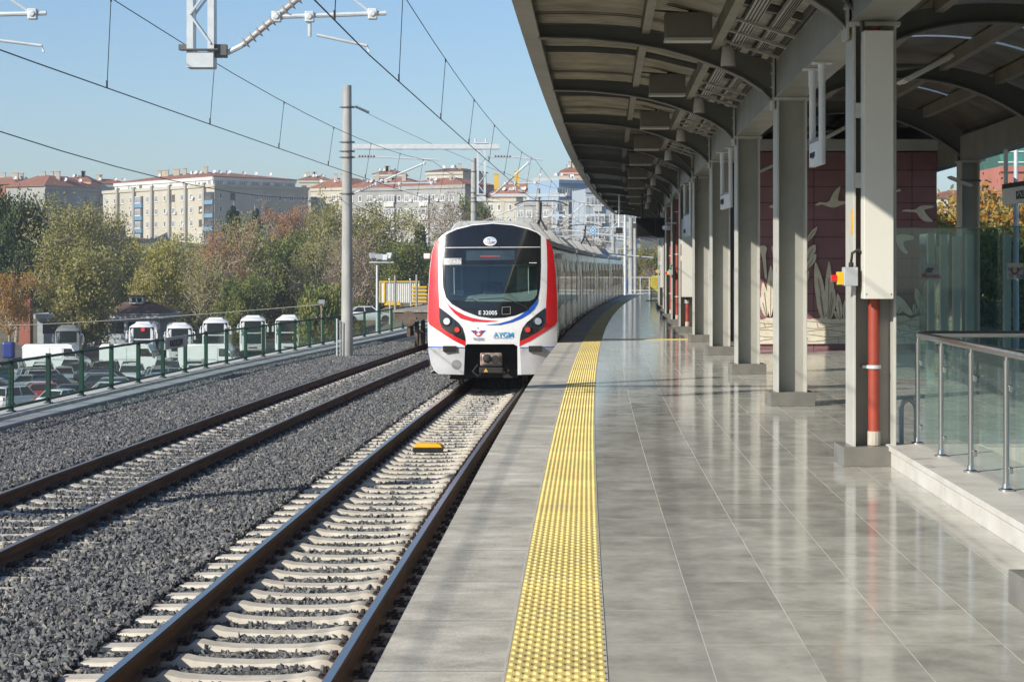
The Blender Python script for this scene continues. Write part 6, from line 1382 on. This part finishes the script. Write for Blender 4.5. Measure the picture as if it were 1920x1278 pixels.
# the big cream block with its two visible faces
A, B_, C_ = at(193, 0, 482), at(402, 0, 440), at(578, 0, 461); D_ = Vector((A.x+C_.x-B_.x, A.y+C_.y-B_.y))
P_main = [(A.x, A.y), (B_.x, B_.y), (C_.x, C_.y), (D_.x, D_.y)]
mb_ = bld('long cream apartment block with blue balcony bands, in the middle of the skyline', P_main, 2, 4.5, zy(343, 440)-.2, BE, [(5, 'nw wB www nw wG'.replace(' ', '') if 0 else 'wnwwBwwnwwwwG', 2.6, 2.95), (5, 'nw wwnww', 2.6, 2.95)], None, ndish=14, nch=0, col2=BB)
dA = Vector((B_.x-A.x, B_.y-A.y)); nA = Vector((dA.y, -dA.x)).normalized(); Mz = Matrix.Rotation(math.atan2(dA.y, dA.x), 3, 'Z'); zt_m = zy(343, 440)-.2
PIL = pm('pilaster_grey', (.36, .34, .3), (.3, .29, .26), .2, .9)
for t_ in (.155, .31, .475, .63, .77, .925): P = Vector((A.x, A.y))+dA*t_+nA*.3; MB().cbox((P.x, P.y, zt_m/2+2), (.8, .7, zt_m-3.2), Mz).build('pilaster', PIL, mb_)
# set-back penthouse with tiled roof
cc = Vector((sum(p[0] for p in P_main)/4, sum(p[1] for p in P_main)/4)); PP = [tuple(cc+(Vector(p)-cc)*.88) for p in P_main]
bld('tiled penthouse storey set back on top of the cream block', PP, 2, zt_m, zt_m+1.7, BW, [(1, 'n w w n  w n w w', .9, 3), (1, 'bbbbbbb', .9, 3)], TILE, 2.0, ndish=12, nch=9, name='penthouse', cat='roof storey')
# roof parapet cut
for args in [
 ('white and brick house at the far left edge of the skyline', front(-60, 42, 470, 455), 1, 8, zy(352, 460), BW, [(4, 'wwnw', 2.4, 3)], TILE, 1.6, 2, 2),
 ('brick house with red tiled roof left of the grey gabled house', front(30, 84, 440, 450), 1, 8, zy(347, 445), BRK, [(3, 'ww', 2.4, 3)], TILE, 1.7, 2, 2),
 ('grey house with a low gable and dark roof, left of the cream block', front(84, 182, 430, 445), 1, 6, zy(352, 438), BG_, [(3, 'wnww', 2.6, 3)], TILE, 2.6, 2, 1),
 ('white house with a red roof squeezed between the grey gabled house and the cream block', front(160, 245, 500, 505), 1, 10, zy(345, 500), BW, [(3, 'wwwn', 2.4, 3)], TILE, 1.5, 3, 2),
 ('tall narrow white house with a brown roof behind the grey gabled house', front(60, 110, 520, 520), 1, 10, zy(342, 520), BW, [(3, 'wnw', 2.4, 3)], TILE, 2.0, 3, 2),
 ('small peach house with a rust roof left of the cream block', front(120, 170, 490, 490), 1, 10, zy(340, 490), PIN, [(3, 'wnw', 2.4, 3)], TILE, 1.6, 2, 2),
 ('distant brick gable at the left end of the skyline', front(-10, 36, 540, 540), 1, 10, zy(345, 540), BRK, [(3, 'ww', 2.4, 3)], TILE, 2.2, 2, 2),
 ('distant white block seen above the red roofs right of the tall mast', front(700, 760, 560, 560), 1, 10, zy(327, 560), BW, [(2, 'bww', 2.2, 3)], TILE, 1.4, 5, 3),
 ('distant cream block peeking between the big cream block and the stepped one', front(560, 620, 560, 560), 1, 10, zy(338, 560), BE, [(2, 'wbw', 2.2, 3)], TILE, 1.4, 4, 3),
 ('cream apartment house with stepped roofs right of the cream block', front(583, 652, 470, 462), 1, 5, zy(352, 465), BE, [(4, 'wnwb', 2.4, 3)], TILE, 2.4, 4, 2),
 ('wide grey apartment block with red roof behind the tall concrete mast', front(648, 795, 452, 446), 1, 4, zy(352, 448), BG_, [(5, 'wnwwBnwB', 2.4, 3)], TILE, 2.4, 6, 4),
 ('grey apartment block with triangular dormers left of the second concrete mast', front(755, 872, 440, 430), 1, 4, zy(348, 434), BG_, [(5, 'wwBnwwn', 2.6, 3)], TILE, 1.8, 3, 1),
 ('cream gable house rising above the red roofs beside the second mast', front(800, 868, 475, 470), 1, 8, zy(322, 472), BE, [(2, 'www', 1.9, 3)], pm('roof_brown', (.16, .08, .06), rough=.8), 1.0, 3, 1),
 ('pale apartment house with bright yellow chimneys above the train', front(905, 1010, 430, 424), 1, 4, zy(372, 427), BE, [(3, 'bwnbw', 1.9, 3)], TILE, 3.6, 6, 0),
 ('grey apartment block directly behind the train and its pantograph', front(968, 1066, 405, 400), 1, 1, zy(379, 402), BG_, [(4, 'wwnwwn', 2.3, 3)], None, 2, 3, 0),
 ('blue apartment block left of the canopy tip', front(1048, 1102, 400, 404), 1, 0, zy(338, 402), BBL, [(5, 'gwww'.replace('g', 'b'), 2.4, 3.15)], None, 1, 3, 0),
 ('white apartment block partly hidden by the canopy tip', front(1098, 1200, 362, 364), 1, -1, zy(356, 366), pm('render_white_shaded', (.36, .41, .46), (.3, .35, .4), .1, .9), [(5, 'wBnwwBw', 2.2, 3.1)], None, 1, 2, 0),  # white render coloured blue-grey, so the facade's shade sits in its colour
 ('peach coloured house on the skyline touching the canopy edge', front(1052, 1110, 470, 470), 1, 8, zy(322, 470), PIN, [(2, 'www', 2, 3)], TILE, 1.5, 2, 2),
 ('white roofed block with glazed balconies between the yellow chimneys and the peach house', front(1000, 1078, 450, 450), 1, 8, zy(334, 450), BW, [(3, 'bbbb', 2.0, 3)], None, 1, 4, 1)]:
    lab, pts, nf, z0, z1, co_, fac, rf, hr, nd, nc = args; bld(lab, pts, nf, z0, z1, co_, fac, rf, hr, nd, nc, col2=BW)
for i, (xx, ya) in enumerate(((931, 328), (969, 323))):
    p = at(xx, ya, 424); MB().box(p.x-.5, p.x+.5, 421, 422.2, p.z-3.2, p.z).box(p.x-.6, p.x+.6, 420.9, 422.3, p.z, p.z+.2).build('yellow_chimney', YLW, label=['yellow chimney shaft of the pale house, the left of two', 'yellow chimney shaft under the red roof, the right of two'][i], cat='chimney')
# low building with brown tiled roof by the coaches
Yl = 214; DK = pm('tiles_brown', (.15, .09, .07), (.11, .07, .055), 1.5, .85, bump=.6, bsc=9); WB = pm('wall_bluegrey', (.40, .45, .48), (.3, .34, .36), .6, .8)
lx = lambda x: (x-960)/F*Yl
c = thing('low_building', (lx(200), Yl, -6.5), 'low pale building with a brown tiled roof and dormer behind the coaches', 'building')
MB().box(lx(70), lx(300), Yl, Yl+9, -7, zy(597, Yl)).build('wall', WB, c)
MB().box(lx(64), lx(316), Yl-.6, Yl+9.5, zy(597, Yl), zy(588, Yl)).build('eaves', pm('eaves_pale', (.5, .55, .58), rough=.7), c)
MB().loft([[(lx(190), Yl-.7, zy(590, Yl)), (lx(313), Yl-.7, zy(590, Yl)), (lx(313), Yl+9, zy(590, Yl)), (lx(190), Yl+9, zy(590, Yl))], [(lx(222), Yl+3, zy(567, Yl)), (lx(272), Yl+3, zy(567, Yl)), (lx(272), Yl+5, zy(567, Yl)), (lx(222), Yl+5, zy(567, Yl))]]).build('roof', DK, c)
MB().box(lx(236), lx(262), Yl+2, Yl+4, zy(570, Yl), zy(556, Yl)).build('dormer', pm('eaves_pale', (.5, .55, .58)), c); MB().box(lx(240), lx(248), Yl+1.98, Yl+2, zy(567, Yl), zy(559, Yl)).box(lx(251), lx(259), Yl+1.98, Yl+2, zy(567, Yl), zy(559, Yl)).build('dormer_window', CG, c); MB().box(lx(232), lx(283), Yl+1.8, Yl+4.4, zy(556, Yl), zy(553.5, Yl)).build('dormer_roof', DK, c)
for xa, xb in ((80, 112), (118, 150), (205, 232), (240, 262)): MB().box(lx(xa), lx(xb), Yl-.03, Yl, zy(625, Yl), zy(603, Yl)).build('window', CG, c)
MB().box(lx(48), lx(69), Yl-3, Yl-1.6, -7, zy(560, Yl)).build('brick_pillar', BRK, label='tall red brick pillar left of the low building', cat='pillar')
p = at(15, 650, 192); MB().box(p.x-.6, p.x+.5, 192, 193, -7, zy(641, 192)).build('blue_tank', pm('blue_plastic', (.015, .035, .2), rough=.4), label='bright blue tank at the far left behind the fence', cat='tank', bevel=.2)
# right-hand background
gx = lambda x, Y: (x-960)/F*Y
TWR = pm('tower_green', (.05, .25, .19), (.03, .17, .13), .5, .12, coat=.6)
c = thing('glass_tower', (gx(1915, 300), 300, -2), 'green glass office tower at the right edge of the photo', 'tower')
MB().loft([[(gx(1893, 300)+dx, 300, z), (gx(1893, 300)+22, 300, z), (gx(1893, 300)+22, 320, z), (gx(1893, 300)+dx, 320, z)] for dx, z in ((0, -2), (0, zy(340, 300)), (-1.6, zy(290, 300)), (-1.6, zy(200, 300)))]).build('shell', TWR, c)
for k_ in range(9): z = zy(345, 300)+1.6*k_; MB().box(gx(1893, 300)-1.75, gx(1893, 300)+22, 299.85, 299.98, z, z+.18).build('floor_band', WF, c)
RB = pm('wall_terracotta', (.45, .17, .12), (.38, .14, .1), .2, .85)
bld('curved terracotta building below the green tower', front(1876, 1990, 240, 240, 14), 1, -3, zy(312, 240), RB, [(2, '  n n ', 3.4, 3.2)], None, ndish=0, name='building', cat='building')
bld('long white station building with a red tiled roof beyond the hedge', front(1755, 1885, 170, 170, 10), 1, -3, zy(372, 170), BW, [(1, 'wwwwww', 2.2, 3)], TILE, .8, ndish=0, nch=2, name='building', cat='building')
FG2 = FG
c = thing('dark_fence', (gx(1900, 60), 60, -1.6), 'low dark green mesh fence beyond the right platform', 'fence')
for xx in (1866, 1886, 1906, 1930): x_ = gx(xx, 60); MB().box(x_-.04, x_+.04, 59.96, 60.04, -2.2, zy(563, 60)).build('post', FG2, c)
q = MB(); 
for z in (zy(567, 60), zy(600, 60)): q.bar((gx(1850, 60), 60, z), (gx(1950, 60), 60, z), .05)
for k_ in range(40): x_ = gx(1850, 60)+.04*k_; q.bar((x_, 60, zy(600, 60)), (x_, 60, zy(567, 60)), .008)
q.build('wire_mesh', FG2, c)
x_ = gx(1905, 55); MB().tube([(x_, 55, -2.2), (x_, 55, 5)], [.1, .06], 12).build('lamp_pole', GALV, label='grey steel lamp pole beyond the glass screen at the right', cat='pole', smooth=50)
# far end of the line
for i, (xx, ya, yb, Yq, r_) in enumerate(((1172, 395, 556, 139, .12), (1183, 408, 556, 141, .2), (1191, 428, 556, 147, .16), (1150, 400, 480, 168, .19), (1093, 427, 480, 176, .19))):
    X = gx(xx, Yq); MB().tube([(X, Yq, -1.5), (X, Yq, zy(ya, Yq))], [r_, r_*.8], 14).build('concrete_mast', GALV if i == 0 else MASTC, label=['thin grey steel pole beside the end railing', 'round concrete mast at the far end of the platform, the thicker of a pair', 'thinner concrete mast just right of the pair at the end railing', 'concrete mast right below the tip of the canopy', 'distant concrete mast above the rear cars of the train'][i], cat='mast', group='distant masts', smooth=50)
    MB().tube([(X, Yq, 3.9), (X-4.5, Yq, 4.4)], .04, 6).tube([(X, Yq, 4.6), (X-3.5, Yq, 4.5)], .03, 6).build('bracket_tube', GALV, label=f'thin bracket tubes reaching left from distant mast {ORD[i]}', cat='bracket')
p = at(1112, 432, 112); c = thing('diamond_sign', (p.x, 112, p.z), 'blue and white diamond sign above the rear cars of the train', 'sign')
for k_, (s_, mt) in enumerate(((.25, LB), (.19, SIGNW), (.13, LB), (.07, SIGNW))): MB().prism([(-s_, 0), (0, -s_*1.25), (s_, 0), (0, s_*1.25)], lambda a, b_: (p.x+a, 112.02, p.z+b_), lambda a, b_: (p.x+a, 112-.006*(k_+1), p.z+b_)).build('panel', mt, c)
MB().tube([(p.x, 112.05, p.z-.3), (p.x+.1, 112.05, 2.6), (p.x+3.4, 112.05, 2.3)], .04, 6).build('arm', GALV, c)
for i in range(4):
    Yq = 150+3*i; X = gx(1185+16*i, Yq); put_car(['estate car', 'hatchback', 'saloon', 'estate car'][i], ['white', 'silver', 'white', 'pale grey'][i], X, Yq, R(8), f'{["white", "silver", "white", "pale grey"][i]} car beyond the end railing of the platform, {ORD[i]} from the left', -1.7)
MB().prism([(-3, 0), (3, 0), (2.2, 2.4), (-2.2, 2.4)], lambda a, b_: (gx(1222, 185)+a, 185, -1.7+b_), lambda a, b_: (gx(1222, 185)+a, 188, -1.7+b_)).build('blue_awning', pm('awning_blue', (.02, .06, .25), rough=.7), label='dark blue awning under the trees past the platform end', cat='awning')

# ================================================================ TREES
def leafmat(name, a, b_, c_):
    m, t, b, n, L = nt(name); tc = n('TexCoord'); no = n('TexNoise', Scale=.55, Detail=3.); L(tc.outputs['Object'], no.inputs['Vector'])
    n2 = n('TexNoise', Scale=7., Detail=1.); L(tc.outputs['Object'], n2.inputs['Vector']); ad = n('Math', operation='MULTIPLY_ADD'); L(n2.outputs[0], ad.inputs[0]); ad.inputs[1].default_value = .7; L(no.outputs[0], ad.inputs[2])
    cr = n('ValToRGB'); e = cr.color_ramp.elements; e[0].position = .68; e[0].color = c4(a); e[1].position = 1.0; e[1].color = c4(c_); q = e.new(.83); q.color = c4(b_)
    L(ad.outputs[0], cr.inputs[0]); L(cr.outputs[0], b.inputs['Base Color']); b.inputs['Roughness'].default_value = .6; b.inputs['Specular IOR Level'].default_value = .3
    tr = n('BsdfTranslucent'); L(cr.outputs[0], tr.inputs[0]); mx = n('MixShader'); mx.inputs[0].default_value = .3; L(b.outputs[0], mx.inputs[1]); L(tr.outputs[0], mx.inputs[2]); L(mx.outputs[0], t.nodes['Material Output'].inputs[0]); return m
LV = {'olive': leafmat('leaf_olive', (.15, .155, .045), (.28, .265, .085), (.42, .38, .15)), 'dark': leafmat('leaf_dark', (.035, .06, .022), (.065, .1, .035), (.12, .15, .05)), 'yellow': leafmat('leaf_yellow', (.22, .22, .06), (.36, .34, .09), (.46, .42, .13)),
      'orange': leafmat('leaf_orange', (.30, .16, .06), (.42, .22, .06), (.45, .30, .06)), 'rust': leafmat('leaf_rust', (.25, .12, .06), (.35, .18, .09), (.42, .25, .13)), 'bare': leafmat('leaf_bare', (.22, .15, .11), (.28, .2, .14), (.3, .24, .16)),
      'green': leafmat('leaf_green', (.07, .11, .03), (.15, .19, .05), (.28, .28, .08)), 'conifer': leafmat('leaf_conifer', (.015, .03, .014), (.03, .05, .02), (.05, .07, .03))}
BARK = pm('bark', (.44, .39, .31), (.28, .24, .19), 3, .9, bump=.4, bsc=12)
def tree_mesh(seed, H, Rr, nleaf, lsz, shape='round', limbs=7, trunk=.28, low=.25, clump=.55):
    """trunk with three orders of branches, leaves clustered along the last order"""
    r = random.Random(seed); g_ = np.random.default_rng(seed); tb = MB(); tips = []
    def env(t):                                          # crown radius at relative height
        if shape == 'round': return Rr*math.sqrt(max(.02, 1-((t-.56)/.5)**2))
        if shape == 'cypress': return Rr*min(1, (1-t)*3.2+.12)*min(1, .35+t*4)
        if shape == 'cone': return Rr*(1.02-t)
        return Rr*math.sqrt(max(.02, 1-((t-.45)/.58)**2))
    top = Vector((r.uniform(-.06, .06)*H, r.uniform(-.06, .06)*H, H*.9)); tp_ = [Vector((0, 0, 0))]
    for i in range(1, 7): t = i/6; tp_.append(top*t+Vector((r.uniform(-.03, .03)*H, r.uniform(-.03, .03)*H, 0))*(1 if i < 6 else 0))
    tb.tube(tp_, [trunk*(1-.85*i/6) for i in range(7)], 7)
    def trunk_at(t): k = min(5, int(t*6)); return tp_[k].lerp(tp_[k+1], t*6-k)
    n1 = limbs*3
    for i in range(n1):
        t = low+(.97-low)*(i+r.random()*.7)/n1; a = i*2.4+r.uniform(-.5, .5); b0 = trunk_at(t*.92); rad = env(t)*r.uniform(.75, 1.12); rise = rad*(.25 if shape in ('cone', 'cypress') else r.uniform(.45, .95))
        e_ = b0+Vector((math.cos(a)*rad, math.sin(a)*rad, rise)); 
        if e_.z > H*1.02: e_.z = H*1.02
        mid = b0.lerp(e_, .5)+Vector((r.uniform(-.1, .1)*rad, r.uniform(-.1, .1)*rad, -rise*.12)); rr_ = trunk*(1-t)*.55+.05
        tb.tube([b0, mid, e_], [rr_, rr_*.6, rr_*.2], 5, False)
        for q in range(4):
            s_ = r.uniform(.3, 1); c0 = b0.lerp(mid, s_*2) if s_ < .5 else mid.lerp(e_, s_*2-1); d = Vector((r.gauss(0, 1), r.gauss(0, 1), r.gauss(.35, .7))).normalized()*rad*r.uniform(.28, .5); c1 = c0+d
            tb.tube([c0, c0.lerp(c1, .5)+Vector((0, 0, -.03*rad)), c1], [rr_*.45, rr_*.28, .016], 4, False); tips.append((c0, c1))
            for w_ in range(2): c2 = c0.lerp(c1, r.uniform(.4, 1)); c3 = c2+Vector((r.gauss(0, 1), r.gauss(0, 1), r.gauss(.3, .7))).normalized()*rad*r.uniform(.12, .28); tb.tube([c2, c3], [.022, .01], 3, False); tips.append((c2, c3))
    wgt = g_.random(len(tips))**2.6+.04; wgt /= wgt.sum(); idx = g_.choice(len(tips), nleaf, p=wgt)
    A_ = np.array([t[0] for t in tips])[idx]; B2 = np.array([t[1] for t in tips])[idx]; s_ = g_.random((nleaf, 1))**.6; C = A_+(B2-A_)*s_+g_.normal(0, clump, (nleaf, 3))*(.35 if shape == 'cypress' else 1)
    u = g_.normal(size=(nleaf, 3)); u /= np.linalg.norm(u, axis=1)[:, None]; w = g_.normal(size=(nleaf, 3)); v = np.cross(u, w); v /= np.linalg.norm(v, axis=1)[:, None]
    sz = lsz*g_.uniform(.55, 1.3, (nleaf, 1)); V = np.stack([C-u*sz, C-v*sz*.55, C+u*sz, C+v*sz*.55], 1).reshape(-1, 3)
    me = bpy.data.meshes.new('crown'); me.vertices.add(nleaf*4); me.vertices.foreach_set('co', V.ravel().astype(np.float32)); me.loops.add(nleaf*4); me.loops.foreach_set('vertex_index', np.arange(nleaf*4, dtype=np.int32))
    me.polygons.add(nleaf); me.polygons.foreach_set('loop_start', np.arange(0, nleaf*4, 4, dtype=np.int32)); me.update(calc_edges=True)
    tm = bpy.data.meshes.new('trunk'); tm.from_pydata([tuple(x) for x in tb.v], [], tb.f); tm.polygons.foreach_set('use_smooth', [True]*len(tm.polygons)); tm.materials.append(BARK); return tm, me
TM = {'tall': tree_mesh(1, 14, 4.2, 11000, .145, limbs=9), 'wide': tree_mesh(2, 11, 5.0, 13000, .155, limbs=9), 'dense': tree_mesh(3, 12, 4.6, 28000, .20, limbs=9, clump=.7), 'dense2': tree_mesh(13, 10, 4.4, 18000, .20, limbs=8, low=.12, clump=.7),
      'sparse': tree_mesh(4, 12, 4.6, 6500, .14, limbs=10), 'sparse2': tree_mesh(14, 11, 5.2, 7000, .14, limbs=10, low=.18), 'bare': tree_mesh(5, 10, 4.2, 2500, .13, limbs=11), 'cypress': tree_mesh(6, 11, 1.7, 16000, .2, 'cypress', limbs=12, low=.05, clump=.35),
      'cone': tree_mesh(7, 10, 2.8, 16000, .2, 'cone', limbs=12, low=.08, clump=.35), 'bush': tree_mesh(8, 4, 2.6, 9000, .15, 'bush', limbs=6, trunk=.1, low=.02, clump=.45), 'hedge': tree_mesh(9, 3.6, 2.0, 9000, .09, 'bush', limbs=6, trunk=.08, low=.02, clump=.3)}
LMC = {}
def tree(kind, leaf, x, ytop, Y, wpx, lab, z=None, name='tree', cat='tree', grp='trees behind the car park'):
    X = gx(x, Y); z0 = gh(X, Y) if z is None else z; ztop = zy(ytop, Y); tm, me = TM[kind]
    H0 = {'tall': 14, 'wide': 11, 'dense': 12, 'dense2': 10, 'sparse': 12, 'sparse2': 11, 'bare': 10, 'cypress': 11, 'cone': 10, 'bush': 4, 'hedge': 3.6}[kind]; R0 = {'tall': 4.2, 'wide': 5, 'dense': 4.6, 'dense2': 4.4, 'sparse': 4.6, 'sparse2': 5.2, 'bare': 4.2, 'cypress': 1.7, 'cone': 2.8, 'bush': 2.6, 'hedge': 2}[kind]
    if (kind, leaf) not in LMC: m2 = me.copy(); m2.materials.append(LV[leaf]); LMC[(kind, leaf)] = m2
    c = thing(name, (X, Y, z0-.2), lab, cat, grp, rn.uniform(0, 6.28)); sz = (ztop-z0)/H0/1.04; sx = wpx/F*Y/2/R0/1.12; sx = sz*.85 if kind == 'hedge' else sx; c.scale = (sx, sx, sz)
    for nm, mesh in (('trunk', tm), ('crown', LMC[(kind, leaf)])): o = bpy.data.objects.new(nm, mesh); COL.objects.link(o); o.parent = c
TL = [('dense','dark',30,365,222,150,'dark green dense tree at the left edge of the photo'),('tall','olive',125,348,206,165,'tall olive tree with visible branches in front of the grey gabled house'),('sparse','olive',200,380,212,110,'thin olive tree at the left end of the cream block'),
 ('wide','orange',18,505,200,110,'orange and yellow autumn tree at the left edge above the blue tank'),('dense2','olive',160,470,203,150,'leafy olive tree in front of the brick pillar and low building'),
 ('wide','yellow',290,440,224,140,'yellow green tree below the middle of the cream block'),('dense2','green',235,470,236,120,'bright green tree behind the brown tiled roof'),('sparse','yellow',345,452,230,110,'sparse yellowish tree before the cream block corner'),
 ('sparse2','rust',415,420,212,130,'half bare tree with brownish leaves left of the two cypresses'),('sparse2','olive',450,400,226,150,'sparse olive tree in front of the two cypresses'),('cypress','conifer',444,352,345,40,'dark pine like tree before the cream block, left of the cypress'),
 ('cypress','conifer',477,357,340,34,'narrow black green cypress before the cream block'),('wide','rust',535,388,335,105,'rust brown tree below the right face of the cream block'),('dense2','green',510,440,240,140,'dark olive tree above the two right coaches'),
 ('sparse2','olive',590,440,232,130,'sparse greenish tree left of the tall concrete mast'),('wide','olive',620,380,262,120,'round olive tree just left of the tall concrete mast'),('tall','olive',700,362,250,165,'large birch like olive tree right of the tall concrete mast'),
 ('bush','green',600,548,188,90,'round dark green bush behind the low rusty post'),('sparse','bare',660,430,215,110,'bare grey branched tree directly behind the tall concrete mast'),('dense2','green',752,455,236,110,'dark leafy tree above the site container'),
 ('cone','conifer',793,390,262,56,'dark conifer to the left of the train roof'),('bare','bare',835,362,330,110,'bare brownish tree before the grey block near the second mast'),('dense','green',790,470,245,110,'dense green tree touching the left side of the train'),
 ('wide','rust',905,415,320,80,'rust coloured tree behind the train roof'),('dense2','green',895,372,335,70,'green tree between the second mast and the grey block'),('bare','bare',1020,400,300,110,'bare tree behind the pantograph'),('bare','bare',1090,425,280,110,'bare tree below the blue apartment block'),
 ('wide','olive',1208,455,172,80,'olive tree beyond the far end of the platform'),('dense2','green',1245,470,185,90,'green tree beyond the platform end, behind the yellow stand'),('bare','bare',1228,490,165,60,'bare shrub in front of the olive tree at the platform end'),
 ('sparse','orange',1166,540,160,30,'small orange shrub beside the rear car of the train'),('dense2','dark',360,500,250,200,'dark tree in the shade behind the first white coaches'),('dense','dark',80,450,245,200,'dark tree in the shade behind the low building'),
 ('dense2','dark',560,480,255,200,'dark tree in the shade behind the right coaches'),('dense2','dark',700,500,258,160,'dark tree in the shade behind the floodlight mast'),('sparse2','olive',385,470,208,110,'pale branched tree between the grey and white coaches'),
 ('bush','green',735,535,205,60,'green bush beside the site container'),('dense2','green',455,520,206,100,'bright leafy tree directly above the third coach from the right'),('bush','green',655,570,196,70,'low green bush at the foot of the tall concrete mast'),
 ('dense2','olive',250,500,262,150,'olive tree high behind the brown tiled roof'),('wide','olive',490,455,290,150,'olive tree under the rust brown one'),('sparse2','green',640,470,290,150,'green tree on the slope behind the concrete mast'),('dense2','green',850,440,290,90,'green tree on the slope directly left of the train roof')]
for a_ in TL: tree(*a_)
for i, (xx, yt, Yq, lf, k_) in enumerate(((1775, 400, 72, 'orange', 'hedge'), (1815, 398, 75, 'yellow', 'hedge'), (1850, 410, 78, 'rust', 'hedge'), (1885, 396, 74, 'orange', 'hedge'), (1925, 402, 80, 'olive', 'hedge'), (1790, 455, 66, 'green', 'hedge'), (1835, 450, 68, 'olive', 'hedge'), (1880, 452, 66, 'green', 'hedge'), (1920, 460, 64, 'green', 'hedge'), (1870, 388, 95, 'dark', 'hedge'))):
    tree(k_, lf, xx, yt, Yq, 85, f'{lf} hedge bush beyond the right platform, {ORD[i]} of the group'.replace('rust', 'rust brown'), z=-2.2, name='hedge_bush', cat='bush', grp='hedge beyond the right platform')

# ---------------------------------------------------------------- air
m, t, b, n, L = nt('air'); t.nodes.remove(b); pv = n('VolumePrincipled'); pv.inputs['Color'].default_value = (.78, .86, .95, 1); pv.inputs['Density'].default_value = .0003; pv.inputs['Anisotropy'].default_value = .1
L(pv.outputs[0], t.nodes['Material Output'].inputs['Volume'])
MB().box(-2600, 2900, -320, 3600, -12, 75).build('haze', m, kind='stuff', label='thin bluish haze of the autumn air over the whole place', cat='haze', base=False)
